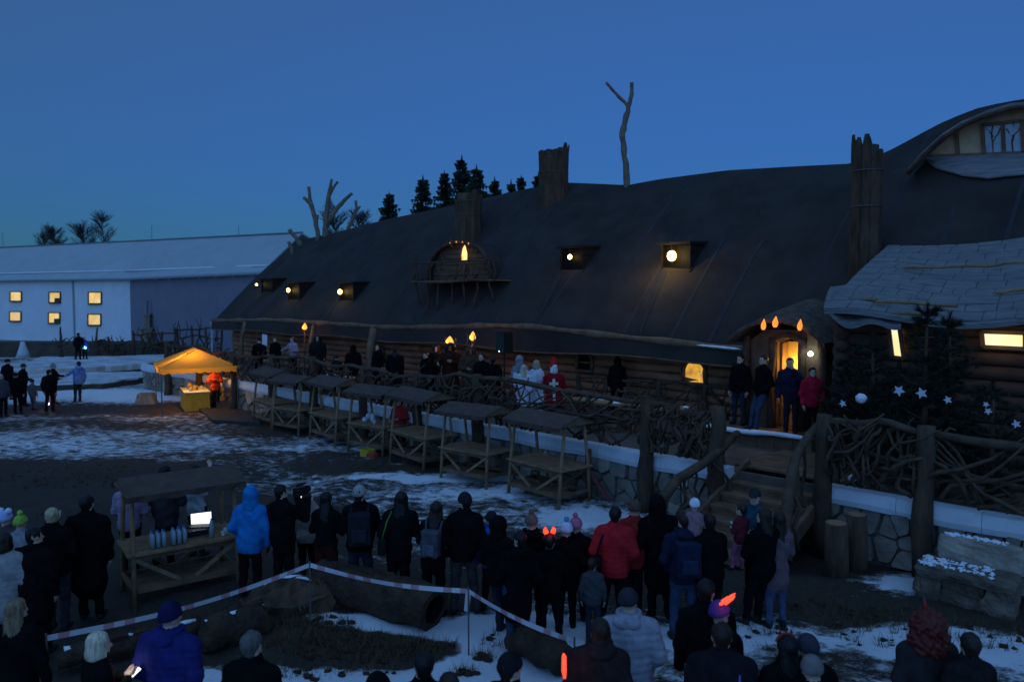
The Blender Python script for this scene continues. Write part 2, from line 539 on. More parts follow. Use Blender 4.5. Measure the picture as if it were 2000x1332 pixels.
# wall of logs
for r in range(7):
    z = DECK + 0.13 + r * 0.255
    w = W0 + 0.8
    k = 0
    while w < -10.4:
        L_ = min(rnd.uniform(4.5, 7.0), -10.2 - w)
        mb = MB(BF)
        n_ = 10
        mb.tube([(w + L_ * i / n_, HALL_N + 0.02 * math.sin(i * 1.7 + r), z + 0.012 * math.sin(i * 2.1 + k + r)) for i in range(n_ + 1)],
                [0.132 + 0.008 * math.sin(i * 2.3 + r * 2) for i in range(n_ + 1)], 10, rough=0.03, seed=r * 20 + k)
        mb.build('log', LOGM(), hall, smooth=True)
        w += L_ + 0.01; k += 1
mb = MB(BF); mb.box(((W0 - 10) / 2 + 0.1, HALL_N + 0.2, 2.2), (-10 - W0 - 1.0, 0.2, 2.3)); mb.build('wall_core', mat('chinking', (0.07, 0.055, 0.045)), hall)
# gable end wall, logs too
for r in range(20):
    z = DECK + 0.13 + r * 0.255
    half = 0
    for n in np.arange(HALL_N + 0.1, RIDGE_N, 0.1):
        if roof_z(W0 + 0.5, n) - 0.3 > z: half = RIDGE_N - n; break
    if half < 0.3: break
    mb = MB(BF); mb.tube([(W0 + 0.75, RIDGE_N - half + 2 * half * i / 6, z) for i in range(7)], 0.135, 8, rough=0.03, seed=r)
    mb.build('gable_log', LOGM(), hall, smooth=True)
mb = MB(BF); mb.box((-20, 29.0, 2.4), (44, 0.25, 2.7)); mb.build('rear_wall', LOGM(), hall)
# posts carrying the eave
for px, wide in ((722, 0.17), (606, 0.11), (472, 0.10), (1232, 0.05)):
    if wide < 0.06: continue
    q = at_n(px, 700, EAVE_N - 0.35)
    mb = MB(BF)
    mb.tube([(q[0], q[1], DECK), (q[0] + 0.03, q[1], DECK + 0.7), (q[0] - 0.02, q[1] + .05, DECK + 1.4), (q[0], q[1] + 0.25, eave_t(q[0]) - 0.05)], [wide * 1.1, wide, wide * .95, wide * 1.05], 9, rough=0.06, seed=px)
    mb.build('post', WOOD(), hall, smooth=True)

# arched windows in the log wall
def arch_window(px, py, wid, hgt, lit):
    w, n, z = at_n(px, py, HALL_N - 0.17)
    mb = MB(BF)
    A = [(wid / 2 * math.cos(a), hgt * 0.45 + hgt * 0.55 * math.sin(a)) for a in np.linspace(0, math.pi, 11)]
    A = [(wid / 2, 0)] + A + [(-wid / 2, 0)]
    pane = [(w + x, HALL_N - 0.135, z + y) for x, y in A]
    mb.prism([Vector(p) for p in pane], (0, 0.02, 0), (0, 0, 0))
    win = mb.build('window', WOOD(), hall); OM[win.name] = OM[hall.name]
    mb = MB(BF)
    mb.prism([Vector((w + x * 0.96, HALL_N - 0.139, z + 0.01 + y * 0.96)) for x, y in A], (0, 0.002, 0), (0, 0, 0))
    mb.build('pane', lit, win)
    mb = MB(BF)
    mb.tube([(w + x * 1.15, HALL_N - 0.17, z + y * 1.1) for x, y in A], [0.05 + 0.02 * (i % 2) for i in range(len(A))], 7, rough=0.15, seed=px)
    mb.tube([(w - wid * .65, HALL_N - 0.2, z - 0.04), (w + wid * .65, HALL_N - 0.2, z - 0.04)], 0.05, 7)
    mb.build('frame', WOOD(), win, smooth=True)
    return (w, n, z)
LITW = emit_room('lit_arch_pane', (0.55, 0.24, 0.015), (1.0, 0.52, 0.05), 0.85, 5)
arch_window(1355, 747, 0.62, 0.62, LITW)
DARKW = mat('dark_pane', (0.005, 0.004, 0.004), 0.5, 0.2, 4, 0, spec=0.1)
arch_window(1141, 722, 0.55, 0.55, DARKW)
arch_window(742, 706, 0.5, 0.6, DARKW)

# skylight hoods
def hood(px, py, wid, hgt, lamp_px, watts, ball):
    w, n, z = on_roof(px, py)               # front right foot of the hood
    w0 = w - wid
    # where the flat hood top meets the roof
    nb = n
    zt = z + hgt
    while roof_z(w, nb) < zt and nb < RIDGE_N: nb += 0.02
    h = MB(BF)
    h.prism([Vector((w0 - .10, n - .10, zt)), Vector((w + .06, n - .10, zt)), Vector((w + .1, nb + .1, zt + 0.04)), Vector((w0 - .12, nb + .1, zt + 0.04))], (0, 0, -0.03), (0, 0, 0.05))
    hd = h.build('skylight_hood', mat('hood_top', (0.014, 0.011, 0.009), 0.9, 0.4), hall); OM[hd.name] = OM[hall.name]
    h = MB(BF)
    for k in range(3):          # cheek boards
        f0, f1 = k / 3, (k + 1) / 3
        for ww, sg in ((w, 0.02), (w0, -0.02)):
            za, zb = z + hgt * f0, z + hgt * f1 - 0.015
            na, nb2 = n + (nb - n) * f0, n + (nb - n) * f1
            h.prism([Vector((ww, n, za)), Vector((ww, na + .08, za)), Vector((ww, nb2 + .08, zb)), Vector((ww, n, zb))], (-sg, 0, 0), (sg, 0, 0))
    h.build('cheek', mat('hood_cheek', (0.016, 0.012, 0.009), 0.95, 0.4), hd)
    h = MB(BF)
    h.beam((w + .03, n - .05, z - .02), (w + 0.05, nb + 0.05, zt - 0.02), 0.06, 0.05)
    h.build('frame', mat('hood_board', (0.03, 0.02, 0.014), 0.9, 0.4), hd)
    h = MB(BF)
    h.prism([Vector((w0 + .03, n + .05, z + .05)), Vector((w - .03, n + .05, z + .05)), Vector((w - .03, n + .05, zt - .05)), Vector((w0 + .03, n + .05, zt - .05))], (0, 0, 0), (0, .02, 0))
    h.build('pane', DARKW, hd)
    lw, ln, lz = at_n(lamp_px[0], lamp_px[1], n - 0.12)
    h = MB(BF); h.ball((lw, ln, lz), (ball, ball, ball * 1.15), 12, 8)
    lp = h.build('lamp', emit('bulb_glow', (1.0, 0.66, 0.16), 9.0), hd, smooth=True)
    h = MB(BF); h.tube([(lw, ln, lz + ball), (lw, ln, zt - 0.02)], 0.012, 5); h.build('lamp_cord', BLACK(), hd)
    lamp_light(hd, B(lw - .12, ln - ball - 0.42, lz + 0.05), (1.0, 0.72, 0.3), watts, 0.1)
    # dark strip narrowing down the slope below the hood
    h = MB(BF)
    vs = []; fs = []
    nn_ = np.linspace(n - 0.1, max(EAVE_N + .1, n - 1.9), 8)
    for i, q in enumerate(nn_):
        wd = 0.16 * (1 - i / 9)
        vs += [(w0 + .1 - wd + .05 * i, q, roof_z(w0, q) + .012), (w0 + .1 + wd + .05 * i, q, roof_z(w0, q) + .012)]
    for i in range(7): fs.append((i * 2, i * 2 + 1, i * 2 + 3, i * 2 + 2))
    h.add(vs, fs); h.build('dark_strip', mat('dark_felt', (0.02, 0.02, 0.022), 0.6, 0.2), hd)
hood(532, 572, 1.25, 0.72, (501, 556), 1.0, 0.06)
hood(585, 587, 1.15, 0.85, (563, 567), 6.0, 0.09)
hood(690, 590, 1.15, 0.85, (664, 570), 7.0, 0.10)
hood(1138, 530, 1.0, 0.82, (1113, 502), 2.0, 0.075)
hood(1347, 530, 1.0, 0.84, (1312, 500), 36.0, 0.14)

# tree-stump chimneys
def chimney(px, pbase, ptop, wid_px, seed, tilt=0.0):
    w, n, z = on_roof(px, pbase)
    p = B(w, n, z); d = p.y
    r = wid_px / 2 / (FPX / d) * 0.97
    top = CAM_H + (579 - ptop) / (FPX / d)
    h = top - z
    rnd = random.Random(seed)
    mb = MB(BF)
    mb.tube([(w, n, z - 0.9), (w, n, z), (w, n, z + h * .5), (w, n, top - 0.28)], [r * 1.02, r * .98, r * .92, r * .94], 14, rough=0.02)
    ch = mb.build('chimney', BARK(), hall, smooth=True); OM[ch.name] = OM[hall.name]
    ns = 10
    for k in range(ns):     # slabs of bark standing round the flue, their tops ragged
        a = 2 * math.pi * (k + rnd.uniform(-.15, .15)) / ns
        rr = r * rnd.uniform(0.98, 1.06); sw = 2 * math.pi * r / ns * rnd.uniform(0.56, 0.70)
        tp = top - rnd.choice([0.0, 0.05, 0.15, 0.28, 0.4, 0.55]) * min(1.0, h / 2.0)
        flare = 1 + 0.10 * rnd.random()
        c, s_ = math.cos(a), math.sin(a)
        m2 = MB(BF)
        vs = []
        for (zz, k2, wd) in ((z - 0.8, 1.0, 1.0), (z + h * .45, 0.97, 1.0), (tp - 0.3, 1.0, 1.0), (tp, flare, rnd.uniform(.25, .6))):
            for off, ss in ((0.0, -1), (0.0, 1), (0.055, .8), (0.055, -.8)):
                q = rr * k2 + off
                vs.append((w + c * q - s_ * ss * sw * wd, n + s_ * q + c * ss * sw * wd, zz))
        fs = [(3, 2, 1, 0), (12, 13, 14, 15)]
        for i in range(3):
            for j in range(4): fs.append((i * 4 + j, i * 4 + (j + 1) % 4, i * 4 + 4 + (j + 1) % 4, i * 4 + 4 + j))
        m2.add(vs, fs); m2.build('bark_slab', BARK(), ch)
    for f in (0.45, 0.72):
        m2 = MB(BF); m2.tube([(w + (r + .075) * math.cos(a), n + (r + .075) * math.sin(a), z + h * f) for a in np.linspace(0, 2 * math.pi, 17)], 0.018, 5, cap=False)
        m2.build('hoop', mat('wire', (0.12, 0.11, 0.10), 0.5, metallic=0.6), ch)
chimney(915, 466, 369, 48, 1)
chimney(1081, 385, 287, 52, 2)
chimney(1688, 520, 268, 46, 3)

# balcony dormer
w, n, z = on_roof(905, 548)
q0, q1 = at_n(845, 548, n - 0.05)[0], at_n(965, 548, n - 0.05)[0]
wc, hw = (q0 + q1) / 2, (q1 - q0) / 2
hd_ = at_n(905, 474, n)[2] - z
mb = MB(BF)
arc = [(math.cos(a), math.sin(a) ** 0.8) for a in np.linspace(0, math.pi, 17)]
vs = []; fs = []
for k, nn_ in enumerate((n - 0.25, n + 0.6, n + 1.6, n + 2.8)):
    f = 1 - 0.10 * k
    for (x, y) in arc:
        for off in (0.0, 0.07):
            vs.append((wc + x * (hw + off) * f * 1.06, nn_, z + y * (hd_ + off) * (1 - 0.02 * k) - 0.02))
m17 = len(arc)
for k in range(3):
    for i in range(m17 - 1):
        a = (k * m17 + i) * 2
        fs.append((a + 1, a + 3, a + 3 + m17 * 2, a + 1 + m17 * 2)); fs.append((a, a + m17 * 2, a + 2 + m17 * 2, a + 2))
for i in range(m17 - 1):
    a = i * 2; fs.append((a, a + 2, a + 3, a + 1))
mb.add(vs, fs); dorm = mb.build('dormer', ROOF(), hall, smooth=True); OM[dorm.name] = OM[hall.name]
nb = 7
for k in range(nb):
    y0, y1 = k / nb, (k + 1) / nb - 0.012
    x0 = math.cos(math.asin(min(1, y0 ** 1.25))); x1 = math.cos(math.asin(min(1, (y1) ** 1.25)))
    m2 = MB(BF)
    m2.prism([Vector((wc - hw * x0, n, z + hd_ * y0)), Vector((wc + hw * x0, n, z + hd_ * y0)), Vector((wc + hw * x1, n, z + hd_ * y1)), Vector((wc - hw * x1, n, z + hd_ * y1))], (0, 0.05, 0), (0, -0.03 - 0.015 * (k % 2), 0), inset=0.01)
    m2.build('plank', mat('dormer_plank', (0.13, 0.08, 0.046), 0.85, 0.4, 3, 0.5, 12, (0.3, 1, 3)), dorm)
lw, _, lz = at_n(908, 510, n - 0.08)
mb = MB(BF)
dr = [(0.17, 0), (0.18, .25), (.1, .5), (0, .62), (-.1, .5), (-.18, .25), (-.17, 0)]
mb.prism([Vector((lw + x, n - 0.09, lz + y)) for x, y in dr], (0, 0.03, 0), (0, 0, 0)); mb.build('window', emit_room('dormer_pane', (0.9, 0.35, 0.03), (1.0, 0.75, 0.25), 1.7, 7), dorm)
mb = MB(BF); mb.tube([(lw + x * 1.15, n - 0.10, lz + y * 1.1) for x, y in dr], 0.03, 6, rough=.1); mb.build('window_frame', WOOD(), dorm, smooth=True)
lamp_light(dorm, B(lw, n - 0.35, lz + 0.3), (1.0, 0.6, 0.2), 1.5, 0.08)
mb = MB(BF)       # glowing garland along the brow
mb.tube([(wc + x * hw * 1.02, n - 0.27, z + y * hd_ * 1.02) for x, y in arc], 0.06, 6, rough=.3); mb.build('brow_branch', BRANCH(), dorm, smooth=True)
for k in range(4):
    x, y = arc[6 + k]
    mb = MB(BF); mb.ball((wc + x * hw * 1.02, n - 0.33, z + y * hd_ * 1.02 - .02), 0.035, 8, 5); mb.build('brow_lamp', emit('brow_glow', (1.0, 0.33, 0.06), 0.7), dorm)
# balcony
w0b, w1b = at_n(812, 548, n - 0.9)[0], at_n(968, 548, n - 0.9)[0]
bal = MB(BF); 
for k in range(5):
    bal.box(((w0b + w1b) / 2, n - 0.98 + k * 0.215, z - 0.04), (w1b - w0b, 0.2, 0.05))
balc = bal.build('balcony', WOOD(), hall); OM[balc.name] = OM[hall.name]
rt = 0.72
def br(a, b_, r0, r1, name, par, seed, amp=0.05, m_=None, nseg=5):
    mm = MB(BF); mm.tube(crooked(a, b_, nseg, amp, seed), [lerp(r0, r1, i / nseg) for i in range(nseg + 1)], 6, rough=0.1, seed=seed); return mm.build(name, m_ or BRANCH(), par, smooth=True)
br((w0b - .05, n - 1.0, z + rt), (w1b + .05, n - 1.0, z + rt), .04, .035, 'rail', balc, 1, 0.08)
br((w0b, n - 1.0, z + rt), (w0b, n, z + rt), .035, .035, 'rail', balc, 2)
br((w0b - .1, n - 1.03, z - 0.05), (w1b + .15, n - 1.03, z - 0.05), .055, .04, 'edge_branch', balc, 3, 0.06)
for k in range(10):
    x = lerp(w0b, w1b, k / 9)
    br((x, n - 1.0, z), (x + rnd.uniform(-.12, .12), n - 1.0, z + rt), .028, .022, 'baluster', balc, 40 + k, .06)
for k in range(3):
    br((w0b, n - 0.8 + .3 * k, z), (w0b, n - .8 + .3 * k, z + rt), .03, .022, 'baluster', balc, 60 + k, .05)
for k in range(7):
    x = lerp(w0b + .05, w1b - .3, k / 6)
    nb_ = n - 0.65 - 0.1 * (k % 3)
    br((x, n - 0.95 + .1 * (k % 2), z - 0.05), (x + rnd.uniform(-.05, .1), nb_ - .15, roof_z(x, nb_ - .15) + 0.02), .045, .03, 'strut', balc, 80 + k, .06)

for k in range(16):
    x = rnd.uniform(w0b - .1, w1b + .1); y = n - 1.0 + rnd.uniform(-.06, .1)
    br((x, y, z + rnd.uniform(-.15, .5)), (x + rnd.uniform(-.7, .7), y + rnd.uniform(-.1, .1), z + rnd.uniform(.2, 1.0)), .028, .01, 'twig', balc, 300 + k, .12)
for k in range(12):
    x, y = arc[rnd.randrange(1, 16)]
    br((wc + x * hw * .9, n - .28, z + y * hd_ * .9), (wc + x * hw * 1.1 + rnd.uniform(-.3, .3), n - .3, z + y * hd_ * 1.08 + rnd.uniform(-.1, .15)), .035, .012, 'twig', dorm, 330 + k, .1)
# ---- east wing: shingled canopy roof, log wall, windows
def wing_sheet(name, poly, seed, lift=0.0):
    """poly: list of (px,py,n) corners in order lower-left, lower-right, upper-right, upper-left; becomes a wavy slab"""
    c = [Vector(at_n(*p)) for p in poly]
    if poly[1][0] > 2000: c[1] = c[0].lerp(c[1], 1.45); c[2] = c[3].lerp(c[2], 1.45)
    mb = MB(BF); nu, nv = 26, 14
    vs = []; fs = []
    for s_ in (0, 1):
        for j in range(nv + 1):
            for i in range(nu + 1):
                u, v_ = i / nu, j / nv
                p = c[0].lerp(c[1], u).lerp(c[3].lerp(c[2], u), v_)
                p.z += (0.10 * math.sin(u * 9 + seed) * (1 - v_) - 0.22 * math.sin(math.pi * u) * (1 - v_) + 0.05 * math.sin(u * 5 + v_ * 4) + lift - s_ * 0.09
                        + 0.012 * ((j % 2)))
                vs.append(p)
    st_ = (nu + 1) * (nv + 1)
    for j in range(nv):
        for i in range(nu):
            a = j * (nu + 1) + i
            fs.append((a, a + 1, a + nu + 2, a + nu + 1)); fs.append((a + st_, a + st_ + nu + 1, a + st_ + nu + 2, a + st_ + 1))
    for i in range(nu):
        fs.append((i, i + st_, i + 1 + st_, i + 1))
    for j in range(nv):
        a = j * (nu + 1); fs.append((a, a + nu + 1, a + nu + 1 + st_, a + st_))
    mb.add(vs, fs)
    return mb.build(name, SHINGLE, hall)
SHINGLE = mat('grey_wood_shingle', (0.19, 0.185, 0.18), 0.85, 0.35, 3.0, 0.7, 9, (0.5, 4, 4), dist=0.04)
wr = wing_sheet('canopy_roof', [(1610, 612, 15.8), (2090, 598, 15.8), (2090, 455, 20.4), (1738, 474, 20.4)], 1.0); OM[wr.name] = OM[hall.name]
wr2 = wing_sheet('canopy_roof', [(1609, 612, 15.82), (1760, 625, 15.82), (1760, 540, 18.0), (1622, 562, 17.6)], 2.0, 0.06); OM[wr2.name] = OM[hall.name]
rnd = random.Random(11)
c0, c1, c2, c3 = [Vector(at_n(*p)) for p in [(1610, 612, 15.8), (2090, 598, 15.8), (2090, 455, 20.4), (1738, 474, 20.4)]]
c1 = c0.lerp(c1, 1.45); c2 = c3.lerp(c2, 1.45)
def wing_pt(u, v_, up=0.0):
    p = c0.lerp(c1, u).lerp(c3.lerp(c2, u), v_)
    p.z += 0.10 * math.sin(u * 9 + 1.0) * (1 - v_) - 0.22 * math.sin(math.pi * u) * (1 - v_) + 0.05 * math.sin(u * 5 + v_ * 4) + up
    return p
for v_ in np.arange(0.02, 0.98, 0.088):      # shingles laid in courses
    u = 0.0
    while u < 0.98:
        du = rnd.uniform(0.035, 0.12); u1 = min(0.995, u + du)
        m2 = MB(BF)
        lo, hi = rnd.uniform(0.026, 0.042), 0.018
        y0 = v_ - rnd.uniform(0.0, 0.02)
        P = [wing_pt(u + .002, y0, lo), wing_pt(u1 - .002, y0, lo), wing_pt(u1 - .002, min(1, v_ + .1), hi), wing_pt(u + .002, min(1, v_ + .1), hi)]
        m2.prism(P, (0, 0, -0.025), (0, 0, 0)); m2.build('shingle', SHINGLE, wr)
        u = u1
for (x0, y0, x1, y1) in ((1765, 522, 1930, 520), (1930, 520, 2000, 512), (1640, 580, 1712, 586), (1712, 590, 1870, 598), (1755, 612, 1830, 616), (1945, 572, 2000, 566)):
    m2 = MB(BF)
    def hit(px, py):
        d = ray(px, py); o = Vector((0, 0, CAM_H)); k = 8.0
        nrm = (c1 - c0).cross(c3 - c0)
        ow = Vector(wn_of(o)); dw = Vector(wn_of(d))
        t = (c0 - ow).dot(nrm) / dw.dot(nrm)
        return ow + dw * (t * 0.985)
    m2.tube(crooked(hit(x0, y0), hit(x1, y1), 4, 0.03, x0), 0.035, 6); m2.build('batten', WOODL(), wr)
# wing wall
WLOG = mat('dark_log', (0.085, 0.05, 0.033), 0.85, 0.4, 3, 0.6, 10, (0.35, 1, 1))
wl0 = at_n(1648, 660, 16.7)[0]
for r in range(12):
    z = DECK + 0.15 + r * 0.27
    if z > 4.35: break
    mb = MB(BF); mb.tube([(wl0 - 0.2 + i * 1.0, 16.75 + .012 * math.sin(i * 2 + r), z) for i in range(8)], 0.142, 9, rough=0.04, seed=r + 70)
    mb.build('wing_log', WLOG, hall, smooth=True)
mb = MB(BF); mb.box((wl0 + 3.3, 17.0, 2.8), (6.8, 0.2, 3.4)); mb.build('wing_core', mat('chinking', (0.07, 0.055, 0.045)), hall)
for r in range(12):
    z = DECK + 0.15 + r * 0.27 + 0.13
    if z > 4.3: break
    mb = MB(BF); mb.tube([(wl0, 16.5 + 2.4 * i / 3, z) for i in range(4)], 0.135, 8, rough=0.04, seed=r); mb.build('wing_log', WLOG, hall, smooth=True)
def wing_window(c4, lit, name='wing_window'):
    P = [Vector(at_n(px, py, 16.58)) for px, py in c4]
    mb = MB(BF); mb.prism(P, (0, 0, 0), (0, 0.03, 0)); wv = mb.build(name, lit, hall); OM[wv.name] = OM[hall.name]
    mb = MB(BF)
    for i in range(4): mb.beam(P[i] + Vector((0, -.02, 0)), P[(i + 1) % 4] + Vector((0, -.02, 0)), 0.07, 0.06, up=(0, 1, 0))
    mb.build('frame', WOOD(), wv)
    c = sum(P, Vector()) / 4
    return wv, B(c.x, c.y - 0.4, c.z)
LITP = emit_room('lit_wing_pane', (1.0, 0.78, 0.36), (1.0, 0.9, 0.55), 1.15, 2.0)
wv, lp = wing_window([(1918, 648), (2003, 651), (2003, 681), (1921, 677)], LITP); lamp_light(wv, lp, (1, .75, .4), 2.5, .2)
wing_window([(1737, 640), (1757, 638), (1766, 700), (1744, 697)], LITP)
# ---- big eyebrow dormer high on the wing
dw, dn, dz = on_roof(1900, 306)
dn -= 0.12
def dpt(px, py, off=0.0): return Vector(at_n(px, py, dn + off))
mb = MB(BF)
mb.prism([dpt(1800, 312), dpt(2060, 300), dpt(2060, 215), dpt(1985, 212), dpt(1900, 236), dpt(1850, 268)], (0, .06, 0), (0, 0, 0)); bd = mb.build('eyebrow_dormer', mat('cream_plaster', (0.55, 0.38, 0.22), 0.9, 0.15, 3, .3), hall); OM[bd.name] = OM[hall.name]
mb = MB(BF)
for (x0, y0, x1, y1) in ((1812, 306, 2060, 297), (1869, 262, 1871, 303), (1918, 243, 1922, 302), (1958, 238, 1961, 301), (1996, 236, 1999, 299), (1918, 245, 1998, 236)):
    a, b_ = dpt(x0, y0, -.03), dpt(x1, y1, -.03); mb.beam(a, b_, 0.08, 0.09, up=(0, 1, 0))
mb.build('timber', WOOD(), bd)
GLASS = mat('twilight_glass', (0.30, 0.34, 0.38), 0.12, 0.3, 2.5, 0.05, spec=0.6)
for (x0, x1) in ((1923, 1957), (1962, 1995)):
    mb = MB(BF); mb.prism([dpt(x0, 300, -.02), dpt(x1, 299, -.02), dpt(x1, 240, -.02), dpt(x0, 243, -.02)], (0, 0.01, 0), (0, 0, 0)); pn = mb.build('pane', GLASS, bd)
    mb = MB(BF); a, b_ = dpt((x0 + x1) / 2, 300, -.03), dpt((x0 + x1) / 2, 241, -.03)
    mb.tube(crooked(a, b_, 5, .05, x0), .014, 5); mb.tube(crooked(a.lerp(b_, .4), dpt(x1 - 3, 250, -.03), 4, .04, x0 + 1), .011, 5); mb.tube(crooked(a.lerp(b_, .55), dpt(x0 + 3, 252, -.03), 4, .04, x0 + 2), .011, 5)
    mb.build('tracery', BRANCH(), bd)
brow = [(1772, 338), (1800, 305), (1840, 268), (1880, 243), (1925, 224), (1975, 209), (2060, 204)]
mb = MB(BF); vs = []; fs = []
for (px, py) in brow:
    p = dpt(px, py, -0.45); q = dpt(px, py, 0.0)
    zz = p.z
    vs += [(p.x, dn - .45, zz), (p.x, dn - .45, zz + .09), (p.x + .02, dn + 1.3, zz + .32), (p.x + .02, dn + 1.3, zz + .2)]
for i in range(len(brow) - 1):
    for k in range(4): fs.append((i * 4 + k, i * 4 + 4 + k, i * 4 + 4 + (k + 1) % 4, i * 4 + (k + 1) % 4))
fs += [(0, 1, 2, 3)]
mb.add(vs, fs); mb.build('brow_roof', SHINGLE, bd)
mb = MB(BF); mb.tube([dpt(px, py + 2, -.48) for px, py in brow], 0.055, 7, rough=.15); mb.build('brow_branch', BRANCH(), bd, smooth=True)
app = [(1792, 312), (1830, 333), (1880, 347), (1930, 352), (2000, 345), (2060, 340)]
tp = [(1800, 309), (1840, 309), (1885, 307), (1930, 305), (2000, 302), (2060, 300)]
for i in range(len(app) - 1):      # apron of shingles under the dormer
    for j in range(3):
        m2 = MB(BF)
        def ap(k, f):
            a_ = dpt(*tp[k], -.08); 
            w_, n_, z_ = on_roof(*app[k]); b_ = Vector((w_, n_ - .05, z_ + .05))
            return a_.lerp(b_, f)
        P = [ap(i, j / 3), ap(i + 1, j / 3), ap(i + 1, (j + 1) / 3 + .05), ap(i, (j + 1) / 3 + .05)]
        m2.prism(P, (0, 0, 0), (0, -.02, .03)); m2.build('shingle', SHINGLE, bd)

# ---- porch
pn_ = 17.55
pa, pb = at_n(1462, 700, pn_)[0], at_n(1606, 700, pn_)[0]
d0, d1 = at_n(1517, 740, pn_)[0], at_n(1563, 740, pn_)[0]
PZ = DECK + 0.34
ztop = at_n(1535, 640, pn_)[2]; zdoor = at_n(1540, 669, pn_)[2]; zeav = at_n(1470, 668, pn_)[2]
PL = mat('porch_timber', (0.16, 0.095, 0.055), 0.9, 0.4, 3, 0.6, 12)
mb = MB(BF)
c = (pa + pb) / 2
mb.prism([Vector((pa, pn_, PZ)), Vector((d0, pn_, PZ)), Vector((d0, pn_, zdoor)), Vector((pa, pn_, zeav))], (0, 0.14, 0), (0, 0, 0))
mb.prism([Vector((d1, pn_, PZ)), Vector((pb, pn_, PZ)), Vector((pb, pn_, zeav)), Vector((d1, pn_, zdoor))], (0, 0.14, 0), (0, 0, 0))
mb.prism([Vector((pa, pn_, zeav)), Vector((d0, pn_, zdoor)), Vector(((d0 + d1) / 2, pn_, zdoor + .1)), Vector((d1, pn_, zdoor)), Vector((pb, pn_, zeav)), Vector((c + .5, pn_, ztop - .05)), Vector((c - .5, pn_, ztop - .05))], (0, 0.14, 0), (0, 0, 0))
mb.box(((pa + pb) / 2, pn_ + .75, PZ - .08), (pb - pa + .3, 1.7, 0.16))
porch = mb.build('porch', PL, hall); OM[porch.name] = OM[hall.name]
mb = MB(BF)
for x in (pa - .02, d0 - .08, d1 + .08, pb + .02):
    pts = crooked((x, pn_ - .08, PZ), (x, pn_ - .08, zeav + .15), 5, .05, int(x * 100))
    mm = MB(BF); mm.tube(pts, [.13, .1, .09, .09, .1, .1], 8, rough=.1); mm.build('porch_post', BRANCH(), porch, smooth=True)
mm = MB(BF); mm.tube([(lerp(d0 - .1, d1 + .1, t), pn_ - .1, zdoor + .02 + .16 * math.sin(math.pi * t)) for t in np.linspace(0, 1, 8)], .07, 7, rough=.15); mm.build('lintel', BRANCH(), porch, smooth=True)
# porch roof: curved hood
vs = []; fs = []
K = 13
for k, (nn_, f) in enumerate(((pn_ - .55, 1.0), (pn_ + .3, .98), (pn_ + 1.5, .92))):
    for i in range(K):
        t = i / (K - 1); x = lerp(pa - .28, pb + .28, t)
        zz = zeav - .02 + (ztop + .15 - zeav) * math.sin(math.pi * t) ** .75 * f + .25 * k * math.sin(math.pi * t)
        vs += [(x, nn_, zz), (x, nn_, zz + .1)]
for k in range(2):
    for i in range(K - 1):
        a = (k * K + i) * 2
        fs.append((a + 1, a + 3, a + 3 + 2 * K, a + 1 + 2 * K)); fs.append((a, a + 2 * K, a + 2 + 2 * K, a + 2))
for i in range(K - 1): fs.append((i * 2, i * 2 + 2, i * 2 + 3, i * 2 + 1))
mm = MB(BF); mm.add(vs, fs); mm.build('porch_roof', mat('mossy_bark', (0.10, 0.075, 0.055), .95, .5, 5, 1.0, 12, dist=.06), porch, smooth=True)
for (px, py, s_) in ((1491, 636, 1), (1514, 631, 1.15), (1562, 637, 1)):
    w, n, z = at_n(px, py, pn_ - .6)
    mm = MB(BF); vs = []
    mm.tube([(w, n, z - .10), (w, n, z - .05), (w + .005, n, z + .02), (w + .01, n, z + .09), (w + .02, n, z + .16)], [q * s_ for q in (.03, .055, .06, .035, .006)], 9)
    fl = mm.build('porch_lamp', emit('flame_glow', (1.0, 0.30, 0.04), 1.15), porch, smooth=True)
    lamp_light(porch, B(w, n - .12, z - 0.08), (1.0, .38, .08), .5, .05)
w, n, z = at_n(1583, 691, pn_ - .12)
mm = MB(BF); mm.ball((w, n, z), .06, 10, 7); mm.build('porch_lamp', emit('cold_glow', (0.75, 1.0, 0.95), 9.0), porch, smooth=True)
lamp_light(porch, B(w, n - .2, z), (.8, 1, .95), 2.5, .05)
# vestibule behind the doorway
OCH = mat('ochre_plaster', (0.62, 0.42, 0.14), .9, .2, 2, .2)
mm = MB(BF)
dc = (d0 + d1) / 2; dwid = (d1 - d0)
mm.box((d0 - .2, pn_ + .3, (PZ + zdoor) / 2), (.06, .3, zdoor - PZ)); mm.box((d1 + .2, pn_ + .3, (PZ + zdoor) / 2), (.06, .3, zdoor - PZ))
mm.box((dc, pn_ + .47, (PZ + zdoor) / 2), (dwid + .5, .05, zdoor - PZ)); mm.box((dc, pn_ + .3, zdoor + .15), (dwid + .5, .32, .06))
mm.build('vestibule', OCH, porch)
mm = MB(BF); mm.ball((dc + .12, pn_ + .36, zdoor - .22), .055, 10, 7); mm.build('hall_lamp', emit('hall_glow', (1.0, 0.75, 0.3), 6.0), porch, smooth=True)
lamp_light(porch, B(dc, pn_ + .22, zdoor - .5), (1.0, .56, .10), 14.0, .1)
mm = MB(BF); mm.box((d0 + .04, pn_ + .3, (PZ + zdoor) / 2), (.05, .3, zdoor - PZ - .05)); dl = mm.build('door', WOODL(), porch)     # the door leaf swung inwards
